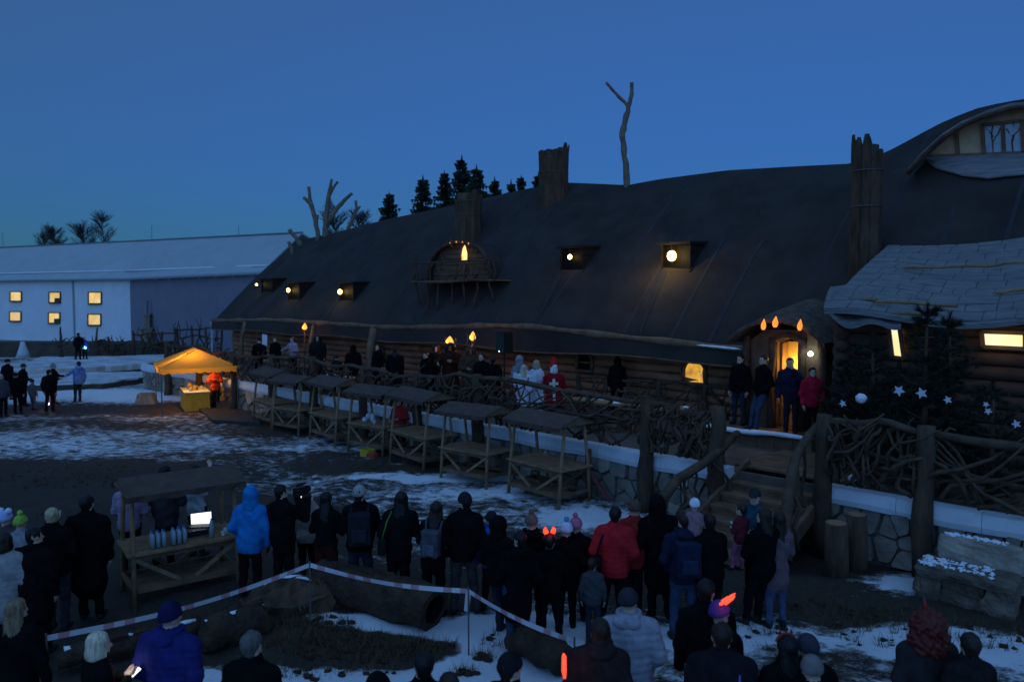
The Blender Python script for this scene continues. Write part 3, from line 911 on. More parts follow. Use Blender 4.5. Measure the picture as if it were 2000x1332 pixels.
# snowy edge of the landing
LZ = DECK + 0.32
l0, l1 = at_n(1350, 850, 16.55)[0], at_n(1585, 850, 16.55)[0]
for k in range(7):
    x0_, x1_ = lerp(l0, l1, k / 7), lerp(l0, l1, (k + 1) / 7)
    mm = MB(BF); mm.box(((x0_ + x1_) / 2, 17.1, LZ - .16), (x1_ - x0_ - .012, 1.06, .32 + .006 * (k % 2))); mm.build('landing_board', PL, porch)
mm = MB(BF); mm.tube(crooked((l0, 16.55, LZ + .02), (l1, 16.55, LZ + .02), 11, .05, 3), [.03, .07, .10, .09, .11, .1, .12, .1, .09, .1, .09, .04], 8, squash=.6); mm.build('landing_snow', SNOW(), porch, smooth=True)
# ------------------------------------------------------------------ white warehouse on the left
def along(px, py, eave_off):       # depth from the known eave height above the camera
    return None
EAVE_Z = 6.25
def wh(px, py, z=EAVE_Z):          # point on the warehouse eave line
    return at_z(px, py, z)
P0, P1, P2 = wh(-60, 549.5), wh(253, 545), wh(520, 533.5)
P1.z = P2.z = P0.z = 0
ware = thing('warehouse', 'white two-storey warehouse with a pale metal roof and six lit windows', 'building', mk(P1))
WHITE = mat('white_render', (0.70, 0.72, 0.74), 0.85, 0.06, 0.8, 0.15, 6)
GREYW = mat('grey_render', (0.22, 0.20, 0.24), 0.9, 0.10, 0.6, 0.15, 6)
nrm1 = Vector((-(P1 - P0).y, (P1 - P0).x, 0)).normalized()
nrm2 = Vector((-(P2 - P1).y, (P2 - P1).x, 0)).normalized()
up = Vector((0, 0, 1))
def wallslab(a, b, z0, z1, nrm, name, m):
    mb = MB(); mb.prism([a + up * z0, b + up * z0, b + up * z1, a + up * z1], nrm * 0.0, nrm * 0.3); return mb.build(name, m, ware)
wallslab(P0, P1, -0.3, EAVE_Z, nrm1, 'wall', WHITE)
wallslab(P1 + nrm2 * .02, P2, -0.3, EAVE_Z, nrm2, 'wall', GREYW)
# roof: eave strip, snow line, long slope
METAL = mat('pale_roof_metal', (0.38, 0.42, 0.43), 0.6, 0.08, 0.6, 0.15, 3, (1, 1, 1), spec=.4)
def roof_edge(px, py, z): return at_z(px, py, z)
E0, E1, E2 = P0 + up * EAVE_Z, P1 + up * EAVE_Z, P2 + up * EAVE_Z
def ridge(px, py, base, back):      # ridge point lying `back` metres behind the eave
    d = (base + nrm1 * back).y
    return at_d(px, py, d)
R0, R1, R2 = ridge(-60, 489, P0, 9), ridge(253, 474, P1, 9), ridge(590, 458, P2, 9)
mb = MB()
off = Vector((0, 0, .0))
e0, e1, e2 = E0 - nrm1 * .45 + off, E1 - nrm1 * .45 + off, E2 - nrm2 * .3 + off
mb.prism([e0, e1, R1, R0], (0, 0, 0), (0, 0, .12)); mb.prism([e1, e2, R2, R1], (0, 0, 0), (0, 0, .12))
wroof = mb.build('roof', METAL, ware); OM[wroof.name] = OM[ware.name]
mb = MB(); mb.prism([R0, R1, R1 + nrm1 * 9 - up * 3, R0 + nrm1 * 9 - up * 3], (0, 0, 0), (0, 0, .12)); mb.prism([R1, R2, R2 + nrm1 * 9 - up * 3, R1 + nrm1 * 9 - up * 3], (0, 0, 0), (0, 0, .12)); mb.build('roof_rear', METAL, ware)
mb = MB(); mb.beam(R0 + up * .16, R1 + up * .16, .25, .1); mb.beam(R1 + up * .16, R2 + up * .16, .25, .1); mb.build('ridge_cap', mat('ridge_metal', (.16, .18, .2), .5), ware)
mb = MB()
for a, b_ in ((e0.lerp(R0, .16), e1.lerp(R1, .16)), (e1.lerp(R1, .16), e2.lerp(R2, .12))):
    mb.tube([a.lerp(b_, t) + up * .17 for t in np.linspace(0, 1, 8)], [.10, .14, .12, .15, .12, .14, .12, .1], 6, squash=.6)
mb.build('snow_guard', SNOW(), ware, smooth=True)
mb = MB(); mb.tube([e0 - up * .06, e1 - up * .06, e2 - up * .06], .09, 7); mb.build('gutter', mat('gutter', (.20, .22, .24), .5), ware)
for k in range(9):
    p = e1.lerp(e2, (k + .5) / 9); mb = MB(); mb.box(p - up * .16, (.12, .12, .14)); mb.build('bracket', mat('gutter', (.20, .22, .24), .5), ware)
p = P0.lerp(P1, .66)
pd = at_d(147, 600, p.y); mb = MB()
xx = pd.x; yy = lerp(P0.y, P1.y, (xx - P0.x) / (P1.x - P0.x))
mb.tube([(xx, yy - .1, .2), (xx, yy - .1, EAVE_Z - .1)], .09, 7); mb.build('downpipe', mat('downpipe', (.35, .38, .42), .5), ware)
for (px, t0) in ((5, 455), (296, 440), (466, 440)):   # thin rods on the ridge
    r_ = R0.lerp(R1, (px + 60) / 313) if px < 253 else R1.lerp(R2, (px - 253) / 337)
    q = at_d(px, t0, r_.y); mb = MB(); mb.tube([(q.x, q.y, r_.z), (q.x, q.y, q.z)], .018, 5); mb.build('lightning_rod', BLACK(), ware)
WLIT = [emit_room('ware_pane_a', (0.95, 0.56, 0.12), (1.0, 0.78, 0.30), .82, .8), emit_room('ware_pane_b', (0.75, 0.42, 0.08), (1.0, 0.74, 0.27), .78, .7)]
dirx = (P1 - P0).normalized()
def wpt(px, py, out=0.0):
    d = ray(px, py); k = (P0 - Vector((0, 0, CAM_H))).dot(nrm1) / d.dot(nrm1)
    return Vector((0, 0, CAM_H)) + d * k - nrm1 * out
for i, (x0, y0, x1, y1) in enumerate(((21, 570, 43, 588), (97, 571, 119, 591), (174, 571, 199, 593), (20, 609, 42, 627), (96, 611, 118, 631), (173, 614, 198, 635))):
    P = [wpt(x0, y1, .03), wpt(x1, y1, .03), wpt(x1, y0, .03), wpt(x0, y0, .03)]
    mb = MB(); mb.prism(P, (0, 0, 0), nrm1 * .02); wi = mb.build('window', WLIT[i % 2], ware); OM[wi.name] = OM[ware.name]
    mb = MB()
    for a, b_ in ((0, 1), (1, 2), (2, 3), (3, 0)): mb.beam(P[a] - nrm1 * .03, P[b_] - nrm1 * .03, .10, .12, up=tuple(nrm1))
    mb.build('frame', mat('brown_frame', (.10, .06, .04), .7), wi)
    mb = MB(); mb.beam(P[0] - nrm1 * .1 - up * .08, P[1] - nrm1 * .1 - up * .08, .16, .05); mb.build('sill', mat('brown_frame', (.10, .06, .04), .7), wi)
    if i in (1, 4):
        a = P[0].lerp(P[1], .45); mb = MB(); mb.prism([a, P[1], P[1].lerp(P[2], .45), a + (P[3] - P[0]) * .42], -nrm1 * .008, -nrm1 * .004); mb.build('shelf_shadow' if False else 'furniture', mat('room_furniture', (.12, .07, .03), .8), wi)
# dark earth bank along the warehouse foot
mb = MB(); rr = random.Random(2)
a, b_ = at_z(-60, 690, .3), at_z(300, 692, .3)
mb.prism([a + Vector((0, 0, -.4)), b_ + Vector((0, 0, -.4)), b_ + Vector((0, 3.0, -.4)), a + Vector((0, 3.0, -.4))], (0, 0, 0), (0, .7, 1.15), inset=.02)
bank = kind(mb.build('earth_bank', mat('dark_earth', (.06, .045, .03), .95, .4, 1, 1, 5)), 'structure')

# ------------------------------------------------------------------ snowy platform on the left
def plateau(name, edge_px, z, back, m, zb=-.2):
    front = [at_z(px, py, z) for px, py in edge_px]
    mb = MB(); rr = random.Random(len(edge_px)); vs = []; fs = []
    pts = []
    for i in range(len(front) - 1):
        for t in np.linspace(0, 1, 6)[:-1]: pts.append(front[i].lerp(front[i + 1], t) + Vector((rr.uniform(-.05, .05), rr.uniform(-.15, .15), 0)))
    pts.append(front[-1]); n = len(pts)
    for p in pts:
        vs += [(p.x, p.y - .12, zb), (p.x, p.y, z - .06), (p.x, p.y + .12, z), (p.x - .3 * back * (p.x / p.y), p.y + back * .5, z + .03), (p.x, p.y + back, z)]
    for i in range(n - 1):
        for k in range(4): fs.append((i * 5 + k, (i + 1) * 5 + k, (i + 1) * 5 + k + 1, i * 5 + k + 1))
    mb.add(vs, fs); mb.m = [1 if (j % 4) == 0 else 0 for j in range(len(fs))]
    o = mb.build(name, m, smooth=False); return kind(o, 'structure')
EARTH = mat('dark_earth', (.06, .045, .03), .95, .4, 1, 1, 5)
plateau('lower_terrace', [(-120, 752), (100, 750), (200, 747), (265, 739), (300, 733)], .32, 6.0, [DIRTYSNOW(), EARTH])
plateau('upper_terrace', [(-120, 722), (60, 720), (160, 716), (235, 712), (290, 708)], .62, 9.0, [DIRTYSNOW(), mat('pale_kerb', (.50, .44, .36), .9, .25, .8, .4, 4)], zb=.25)
def heap(name, px, py, r, h, label, m=None, seed=0, z0=0.0, cat='snow heap'):
    p = at_z(px, py, z0); rr = random.Random(seed)
    mb = MB(); K, J = 18, 7; vs = []; fs = []
    for j in range(J):
        f = j / (J - 1)
        for k in range(K):
            a = 2 * math.pi * k / K
            q = 1 + .16 * math.sin(a * 3 + seed) + .09 * rr.uniform(-1, 1)
            vs.append((p.x + r[0] * f * q * math.cos(a), p.y + r[1] * f * q * math.sin(a), z0 - .04 + h * (math.cos(f * math.pi / 2) ** 1.2) * (1 + .12 * rr.uniform(-1, 1))))
    for j in range(J - 1):
        for k in range(K): fs.append((j * K + k, j * K + (k + 1) % K, (j + 1) * K + (k + 1) % K, (j + 1) * K + k)[::-1])
    mb.add(vs, fs)
    me_ = [(v[0] - p.x, v[1] - p.y, v[2] - z0) for v in mb.v]; mb.v = me_
    o = mb.build(name, m or SNOW(), M=mk((p.x, p.y, z0)), smooth=True)
    return tag(o, label, cat)
heap('snow_heap', 0, 735, (3.2, 2.0), 1.05, 'big rounded snow heap at the left edge beside the raised terrace', seed=1, z0=.3)
heap('snow_heap', 520, 768, (1.0, .6), .5, 'snow heap behind the farthest stall of the row', seed=2)
heap('snow_heap', 472, 780, (.8, .5), .35, 'low snow heap on the ground right of the yellow tent', seed=3)
heap('snow_heap', 352, 776, (1.2, .9), .95, 'tall snow heap directly behind the yellow tent table', seed=4)
heap('snow_heap', 665, 850, (.75, .35), .45, 'snow heap under the third farthest stall', seed=5)
heap('snow_heap', 730, 858, (.6, .35), .3, 'snow heap under the fourth farthest stall', seed=6)
heap('snow_heap', 900, 925, (.8, .4), .25, 'snow heap behind the legs of the second nearest stall in the row', seed=7)
heap('snow_heap', 1215, 985, (.55, .35), .22, 'small snow heap at the foot of the stone wall beside a red board', seed=8)
def cone(px, ybase, ytop, wpx, label):
    p = at_z(px, ybase, .5); s_ = FPX / p.y
    h = (ybase - ytop) / s_; r = wpx / 2 / s_
    mb = MB(mk(p)); mb.tube([(0, 0, 0), (.02, 0, h * .35), (0, .02, h * .75), (0, 0, h)], [r, r * .72, r * .42, r * .25], 10, rough=.04)
    tag(mb.build('covered_cone', mat('pale_tarp', (.55, .57, .6), .8, .1, 3, .4), M=mk(p), smooth=True), label, 'cone')
cone(45, 698, 667, 26, 'pale cone-shaped cover standing before the white warehouse')
# cut stone block on the snow
p = at_z(286, 788, 0); mb = MB(mk(p, .2))
mb.box((0, 0, .22), (.80, .7, .46), taper=.72)
tag(mb.build('stone_block', STONE(), M=mk(p, .2)), 'grey tapered stone block on the snow left of the yellow tent', 'block')
# stone oven tower
p = at_z(290, 672, .3); s_ = FPX / p.y
ov = thing('stone_oven', 'tall thin stone oven with a stepped chimney before the grey wall', 'oven', mk(p))
def ovb(z0, z1, w_, name, k):
    rr = random.Random(k); z = z0
    while z < z1 - .05:
        hh = min(.3, z1 - z); x = -w_ / 2
        while x < w_ / 2 - .05:
            ww = min(rr.uniform(.25, .45), w_ / 2 - x)
            mb = MB(mk(p)); mb.box((x + ww / 2, rr.uniform(-.02, .02), z + hh / 2), (ww - .02, w_ * .9, hh - .02)); mb.build(name, STONE(), ov); x += ww
        z += hh
ovb(-.3, 1.35, 1.1, 'stone', 3)
mb = MB(mk(p)); mb.box((0, 0, 1.42), (1.35, 1.2, .12)); mb.build('slab', STONE(), ov)
ovb(1.48, 2.6, .55, 'stone', 4)
mb = MB(mk(p)); mb.box((0, 0, 2.68), (.7, .6, .1)); mb.build('slab', STONE(), ov)
mb = MB(mk(p)); mb.tube([(0, 0, 2.7), (0, 0, 3.9)], .07, 8); mb.build('flue', mat('flue', (.12, .12, .13), .5), ov)
p = at_z(415, 700, .5); s_ = FPX / p.y
mb = MB(mk(p)); mb.tube([(0, 0, 0), (0, 0, 2.3)], .07, 8); mb.tube([(0, 0, 2.3), (0, 0, 2.4)], .11, 8)
tag(mb.build('vent_pipe', mat('zinc', (.45, .47, .5), .4, metallic=.3), M=mk(p), smooth=False), 'pale metal pipe standing beside the left end of the hall', 'pipe')

# ------------------------------------------------------------------ retaining wall of flat stones with a white coping
rw = thing('retaining_wall', 'stone terrace wall with a white coping behind the stall row', 'wall', BF @ Matrix.Translation((-20, WALL_N, 0)))
rw2 = thing('retaining_wall', 'stone terrace wall with a white coping right of the stairs', 'wall', BF @ Matrix.Translation((-3, WALL_N, 0)))
def clip(poly, a, b):      # keep the side of the bisector nearer to a
    mx_, my_ = (a[0] + b[0]) / 2, (a[1] + b[1]) / 2; dx, dy = b[0] - a[0], b[1] - a[1]
    out = []
    for i in range(len(poly)):
        p_, q_ = poly[i], poly[(i + 1) % len(poly)]
        fp = (p_[0] - mx_) * dx + (p_[1] - my_) * dy; fq = (q_[0] - mx_) * dx + (q_[1] - my_) * dy
        if fp <= 0: out.append(p_)
        if (fp < 0 < fq) or (fq < 0 < fp):
            t = fp / (fp - fq); out.append((p_[0] + (q_[0] - p_[0]) * t, p_[1] + (q_[1] - p_[1]) * t))
    return out
STW, STE = -7.75, -5.95
STONES = [STONE(), mat('wall_stone_pale', (.36, .30, .23), .9, .35, 3, .8, 12, dist=.04), mat('wall_stone_brown', (.21, .18, .145), .9, .4, 3, .8, 12, dist=.04)]
def stone_wall(par, w0, w1, h, cell, seed, limit):
    rr = random.Random(seed); seeds = []
    w = w0
    while w < w1:
        c = cell(w) * rr.uniform(.55, 1.35)
        rows = rr.choice([2, 2, 3]) if c > .4 else rr.choice([2, 3, 3])
        for r_ in range(rows):
            seeds.append((w + rr.uniform(.1, .9) * c, (r_ + rr.uniform(.2, .8)) * h / rows))
        w += c
    for i, s_ in enumerate(seeds):
        poly = [(max(w0, s_[0] - 1.5), 0.0), (min(w1, s_[0] + 1.5), 0.0), (min(w1, s_[0] + 1.5), h), (max(w0, s_[0] - 1.5), h)]
        for j, t_ in enumerate(seeds):
            if j != i and abs(t_[0] - s_[0]) < 2.2 and len(poly) > 2: poly = clip(poly, s_, t_)
        if len(poly) < 3: continue
        cx = sum(p_[0] for p_ in poly) / len(poly); cz = sum(p_[1] for p_ in poly) / len(poly)
        pts = []
        for k in range(len(poly)):
            p_, q_ = poly[k], poly[(k + 1) % len(poly)]
            for t in (0.12, .5, .88):
                x, z = lerp(p_[0], q_[0], t), lerp(p_[1], q_[1], t)
                f = .955 + rr.uniform(-.035, .03); pts.append(Vector((cx + (x - cx) * f, WALL_N, cz + (z - cz) * f)))
        mb = MB(BF); d = rr.uniform(.02, .13); mb.prism(pts, (0, .12, 0), (rr.uniform(-.02, .02), -d, rr.uniform(-.02, .02)), inset=rr.uniform(.06, .2))
        mb.build('stone', rr.choice(STONES), par)
    mb = MB(BF); mb.box(((w0 + w1) / 2, WALL_N + .12, h / 2 - .1), (w1 - w0, .2, h + .2)); mb.build('mortar', mat('mortar', (.13, .12, .10), .95), par)
stone_wall(rw, -40.4, STW - .05, .92, lambda w: .34 if w > -14 else .62, 5, 250)
stone_wall(rw2, STE + .05, 4.5, .95, lambda w: .36, 9, 100)
COP = mat('white_coping', (.66, .68, .71), .7, .12, 2.0, .3, 9)
def coping(par, w0, w1, seed):
    rr = random.Random(seed); w = w0
    while w < w1 - .1:
        L_ = min(rr.uniform(1.2, 1.9), w1 - w)
        mb = MB(BF); n_ = 6; vs = []; fs = []
        for i in range(n_ + 1):
            x = w + .004 + (L_ - .008) * i / n_; wob = .02 * math.sin(x * 2.1) ; 
            vs += [(x, WALL_N - .10, .90 + wob), (x, WALL_N - .13, 1.0 + wob), (x, WALL_N - .11, 1.20 + wob * .5), (x, WALL_N + .02, 1.23), (x, WALL_N + .18, 1.21), (x, WALL_N + .18, .88)]
        for i in range(n_):
            for k in range(6): fs.append((i * 6 + k, i * 6 + (k + 1) % 6, i * 6 + 6 + (k + 1) % 6, i * 6 + 6 + k))
        fs.append((5, 4, 3, 2, 1, 0)); fs.append(tuple(n_ * 6 + k for k in range(6)))
        mb.add(vs, fs); mb.build('coping', COP, par); w += L_
coping(rw, -40.4, STW, 3); coping(rw2, STE, 4.5, 4)

# ------------------------------------------------------------------ stairs
st_ = thing('stairs', 'wide wooden stairs with plank treads climbing to the terrace', 'stairs', BF @ Matrix.Translation(((STW + STE) / 2, 12.6, 0)))
NS = 7
for k in range(NS):
    z = DECK * (k + 1) / NS; n = 11.7 + k * .38
    for j in range(2):
        mb = MB(BF); mb.box(((STW + STE) / 2, n + .10 + .19 * j, z - .03), (STE - STW - .06, .18, .06)); mb.build('tread', WOOD(), st_)
    mb = MB(BF); mb.box(((STW + STE) / 2, n + .04, z - .115), (STE - STW - .1, .03, .10)); mb.build('riser', WOOD(), st_)
for x in (STW - .02, STE + .02):
    mb = MB(BF); mb.beam((x, 11.55, .02), (x, 14.45, 1.16), .09, .26); mb.build('stringer', WOOD(), st_)
for k in range(8):
    mb = MB(BF); mb.box(((STW + STE) / 2, 14.45 + k * .30, DECK + .02 + .003 * (k % 2)), (STE - STW + .5, .285, .05)); mb.build('landing_plank', WOOD(), st_)

# ------------------------------------------------------------------ branch fences
def post(par, w, n, z0, z1, r, seed, lean=0.0, name='post'):
    mb = MB(BF); rr = random.Random(seed); K = 7
    pts = [(w + lean * i / (K - 1) + rr.uniform(-.03, .03), n + rr.uniform(-.03, .03), lerp(z0, z1, i / (K - 1))) for i in range(K)]
    mb.tube(pts, [r * (1.25 - .35 * i / (K - 1)) * (1 + rr.uniform(-.08, .08)) for i in range(K)], 9, rough=.06, seed=seed)
    return mb.build(name, BARK(), par, smooth=True)
def branch(par, a, b_, r0, r1, seed, amp=.12, nseg=7, name='branch', F=BF):
    mb = MB(F); mb.tube(crooked(a, b_, nseg, amp, seed), [lerp(r0, r1, i / nseg) for i in range(nseg + 1)], 6, rough=.1, seed=seed)
    return mb.build(name, BRANCH(), par, smooth=True)
def fence_bay(label, w0, w1, n, zlo, zhi0, zhi1, dens, seed, posts=(True, False), pr=.13, pz=0.0, group='branch fence bays along the terrace edge'):
    f = thing('branch_fence', label, 'fence', BF @ Matrix.Translation((w0, n, pz)), group)
    rr = random.Random(seed)
    if posts[0]: post(f, w0, n, pz, zhi0 + .12, pr, seed)
    if posts[1]: post(f, w1, n, pz, zhi1 + .12, pr, seed + 1)
    branch(f, (w0, n, zhi0), (w1, n, zhi1), .075, .055, seed + 2, .14, 9, 'rail')
    if dens > 9: branch(f, (w0, n + .04, lerp(zlo, zhi0, .45)), (w1, n + .04, lerp(zlo, zhi1, .5)), .05, .04, seed + 3, .2, 8, 'rail')
    for k in range(dens):
        a = rr.uniform(0, 1); b_ = min(1, max(0, a + rr.uniform(-.45, .45)))
        za, zb = zlo, lerp(zhi0, zhi1, b_)
        if k % 4 == 3:
            za = lerp(zlo, zhi0, rr.uniform(.2, .6)); zb = lerp(zlo, zhi1, rr.uniform(.3, .9)); b_ = min(1, a + rr.uniform(.3, .7))
        branch(f, (lerp(w0, w1, a), n + rr.uniform(-.08, .1), za), (lerp(w0, w1, b_), n + rr.uniform(-.08, .1), zb), rr.uniform(.025, .045), rr.uniform(.015, .028), seed * 50 + k, .22, 6)
    for k in range(dens // 3):
        a = rr.uniform(-.1, .9); b_ = a + rr.uniform(.15, .5)
        branch(f, (lerp(w0, w1, a), n + rr.uniform(-.15, .05), lerp(zlo, zhi0, rr.uniform(0, .5))), (lerp(w0, w1, b_), n + rr.uniform(-.15, .1), lerp(zlo, zhi1, rr.uniform(.8, 1.3))), rr.uniform(.03, .055), .015, seed * 70 + k, .3, 8)
    return f
# posts measured in the photograph along the front edge
pw = [at_n(px, 900, WALL_N - .22)[0] for px in (1262,)][0]
edge = [-36.6, -33.0, -29.6, -26.4, -23.4, -20.4, -17.6, -15.0, pw, STW - .15]
names = ['farthest bay left of the yellow tent', 'bay right behind the yellow tent', 'bay behind the farthest stall', 'bay behind the second farthest stall', 'bay behind the third farthest stall', 'bay behind the fourth farthest stall', 'bay behind the three nearest stalls', 'bay before the red-caped figure', 'bay just left of the stairs']
for i in range(len(edge) - 1):
    fence_bay('rustic branch fence on the terrace edge, ' + names[i], edge[i], edge[i + 1], WALL_N - .22, 1.32, 2.36 + .08 * math.sin(i * 2), 2.36 + .08 * math.sin(i * 2 + 2), 20 if i < 6 else 34, 100 + i * 7, (True, i == 8), .13 if i < 7 else .15)
# lattice half circle under the angels: curved branches
# right of the stairs
pw2 = at_n(1805, 950, WALL_N - .2)[0]
z1_, z2_, z3_ = at_n(1605, 822, WALL_N - .2)[2], at_n(1805, 845, WALL_N - .2)[2], at_n(2000, 885, WALL_N - .2)[2]
fence_bay('rustic branch fence just right of the stairs, before the pines', STE + .15, pw2, WALL_N - .2, 1.32, z1_, z2_, 34, 301, (True, True), .14, 0, 'branch fence bays along the terrace edge')
fence_bay('rustic branch fence at the right edge above the stone bench', pw2, 1.5, WALL_N - .2, 1.32, z2_, z3_ + .03, 44, 322, (False, True), .15)
# stair railings: bent trunks sweeping down
def stair_rail(label, pix, n_of, seed, z_floor):
    P = [Vector(at_n(px, py, n)) for (px, py), n in zip(pix, n_of)]
    f = thing('stair_rail', label, 'railing', BF @ Matrix.Translation((P[0].x, P[0].y, 0)), 'crooked stair railings')
    pts = []
    for i in range(len(P) - 1):
        for t in (0, .33, .66): pts.append(P[i].lerp(P[i + 1], t))
    pts.append(P[-1]); mb = MB(BF); mb.tube(pts, [lerp(.10, .075, i / (len(pts) - 1)) for i in range(len(pts))], 8, rough=.1, seed=seed); mb.build('rail', BRANCH(), f, smooth=True)
    rr = random.Random(seed)
    for k in range(12):
        a = pts[rr.randrange(1, len(pts) - 1)]; 
        zf = max(0.0, min(DECK, (a.y - 11.7) / 2.66 * DECK))
        b_ = Vector((a.x + rr.uniform(-.25, .25), a.y + rr.uniform(-.7, .7), zf + .05))
        if b_.z > a.z: continue
        branch(f, b_, a, .04, .025, seed * 30 + k, .15, 6)
    q = pts[-1]
    return f
stair_rail('crooked bent-trunk railing on the left side of the stairs', [(1290, 978), (1325, 935), (1375, 905), (1410, 875), (1440, 846)], [11.6, 12.2, 12.8, 13.5, 14.3], 41, 0)
stair_rail('crooked bent-trunk railing on the right side of the stairs', [(1534, 1040), (1540, 960), (1553, 895), (1580, 850), (1618, 815)], [11.9, 12.3, 12.8, 13.3, 13.7], 43, 0)
# fence on the inner terrace near the porch
q0, q1 = at_z(1130, 800, DECK), at_z(1470, 835, DECK)
w_a, n_a, _ = wn_of(q0); w_b, n_b, _ = wn_of(q1)
inner = thing('branch_fence', 'inner branch fence on the terrace running towards the porch', 'fence', BF @ Matrix.Translation((w_a, n_a, DECK)))
rr = random.Random(77)
for k in range(5):
    t = k / 4; post(inner, lerp(w_a, w_b, t), lerp(n_a, n_b, t), DECK, DECK + 1.1, .08, 500 + k)
for k in range(4):
    a = Vector((lerp(w_a, w_b, k / 4), lerp(n_a, n_b, k / 4), DECK + 1.0)); b_ = Vector((lerp(w_a, w_b, (k + 1) / 4), lerp(n_a, n_b, (k + 1) / 4), DECK + 1.0)); branch(inner, a, b_, .05, .045, 520 + k, .1, 6, 'rail')
    for j in range(6):
        u, v_ = rr.random(), rr.random(); A = a.lerp(b_, u) - Vector((0, 0, .98)); Bp = a.lerp(b_, v_); branch(inner, A, Bp, .028, .018, 540 + k * 10 + j, .12, 5)
# small fence in front of the warehouse
for i, (xa, xb, y_, h_, lab) in enumerate(((188, 262, 694, 1.1, 'low branch fence before the warehouse corner, left bay'), (262, 345, 697, 1.7, 'tall tangled branch fence before the grey warehouse wall, middle bay'), (345, 432, 699, 2.1, 'tall tangled branch fence beside the hall corner, right bay'))):
    a, b_ = at_z(xa, y_, .3), at_z(xb, y_, .3)
    f = thing('branch_fence', lab, 'fence', mk(a), 'branch fences before the warehouse')
    rr = random.Random(600 + i)
    for k in range(4): branch(f, a.lerp(b_, k / 3), a.lerp(b_, k / 3) + Vector((rr.uniform(-.1, .1), 0, h_ * rr.uniform(.9, 1.25))), .11, .07, 610 + i * 20 + k, .1, 6, 'post', I4)
    for k in range(3): branch(f, a + up * h_ * (.35 + .3 * k), b_ + up * h_ * (.35 + .3 * k), .07, .06, 640 + i * 20 + k, .25, 8, 'rail', I4)
    for k in range(16):
        u = rr.random(); v_ = min(1, max(0, u + rr.uniform(-.3, .3)))
        branch(f, a.lerp(b_, u) + Vector((0, rr.uniform(-.3, .3), 0)), a.lerp(b_, v_) + up * h_ * rr.uniform(.6, 1.35), rr.uniform(.04, .07), .025, 700 + i * 40 + k, .3, 6, 'branch', I4)
# bare small things standing by the platform
for (px, py, h_, lab) in ((120, 698, 2.0, 'knotty carved branch stand on the raised terrace, before the white wall'), (192, 695, 1.9, 'twisted thin branch stand near the warehouse corner')):
    a = at_z(px, py, .6); f = thing('branch_stand', lab, 'stand', mk(a)); rr = random.Random(px)
    branch(f, a, a + Vector((0, 0, h_)), .14, .05, px, .15, 6, 'stem', I4)
    for k in range(7): z = rr.uniform(.5, 1.1); branch(f, a + up * z, a + Vector((rr.uniform(-1.0, 1.2), rr.uniform(-.3, .3), z + rr.uniform(.0, .7))), .07, .02, px + k, .2, 5, 'branch', I4)

# ------------------------------------------------------------------ market stalls
def make_stall(label, M, goods=False):
    """local frame: x along the row, y towards the wall (customer side is -y)"""
    t = thing('market_stall', label, 'market stall', M, 'wooden market stalls')
    L_, D_ = 1.62, 1.0
    F = M; rr = random.Random(int(M.translation.x * 100))
    for sx in (-1, 1):
        for sy in (-1, 1):
            mb = MB(F); mb.tube([(sx * L_ / 2, sy * D_ / 2, -.05), (sx * L_ / 2 * .99, sy * D_ * .43, .9), (sx * L_ / 2 * .97, sy * .30, 1.86)], [.042, .040, .035], 7, rough=.05, seed=sx + sy + 5); mb.build('post', WOODL(), t, smooth=True)
    for k in range(5):
        mb = MB(F); mb.box((0, -.42 + k * .205, .84 + .004 * (k % 2)), (L_ + .16 + rr.uniform(-.03, .03), .195, .035)); mb.build('counter_plank', WOODL(), t)
    for k in range(2):
        mb = MB(F); mb.box((0, -.36 + k * .21, .30 + .004 * k), (L_ + .06, .19, .03)); mb.build('shelf_plank', WOOD(), t)
    for sy in (-1, 1):
        mb = MB(F); mb.beam((-L_ / 2, sy * .43, .78), (L_ / 2, sy * .43, .78), .04, .09); mb.build('counter_rail', WOOD(), t)
        mb = MB(F); mb.beam((-L_ / 2, sy * .46, .26), (L_ / 2, sy * .46, .26), .04, .08); mb.build('foot_rail', WOOD(), t)
        for sx in (-1, 1): mb = MB(F); mb.beam((sx * .12, sy * .47, .32), (sx * L_ / 2 * .96, sy * .45, .76), .035, .06); mb.build('brace', WOODL(), t)
    for sx in (-1, 1):
        mb = MB(F); mb.beam((sx * L_ / 2, -.46, .28), (sx * L_ / 2, .46, .28), .04, .08); mb.build('end_rail', WOOD(), t)
        mb = MB(F)
        x = sx * .89
        mb.prism([Vector((x, -.56, 1.80)), Vector((x, .56, 1.80)), Vector((x, .05, 1.975)), Vector((x, -.05, 1.975))], (-.015, 0, 0), (.015, 0, 0)); mb.build('gable_board', WOOD(), t)
    mb = MB(F); mb.beam((-.90, 0, 1.955), (.90, 0, 1.955), .06, .05); mb.build('ridge_beam', WOOD(), t)
    # canvas with a hanging valance
    vs = []; fs = []; nx_ = 12
    prof = [(-.60, 1.70), (-.61, 1.80), (-.32, 1.905), (0, 1.995), (.32, 1.905), (.61, 1.80), (.60, 1.70)]
    for i in range(nx_ + 1):
        x = -.92 + 1.84 * i / nx_
        for j, (y, z) in enumerate(prof):
            sag = -.012 * math.sin(math.pi * ((i * 3 / nx_) % 1)) if j in (2, 4) else 0
            wob = .018 * math.sin(i * 1.9 + j) if j in (0, 6) else 0
            vs.append((x, y + wob, z + sag + (.02 * math.sin(i * 2.3 + rr.random()) if j in (0, 6) else 0)))
    m_ = len(prof)
    for i in range(nx_):
        for j in range(m_ - 1): fs.append((i * m_ + j, (i + 1) * m_ + j, (i + 1) * m_ + j + 1, i * m_ + j + 1))
    mb = MB(F); mb.add(vs, fs); c_ = mb.build('canopy', CANVAS(), t)
    sol = c_.modifiers.new('cloth', 'SOLIDIFY'); sol.thickness = .012
    return t
ord_ = ['farthest', 'second farthest', 'third farthest', 'fourth farthest', 'fifth farthest', 'second nearest', 'nearest']
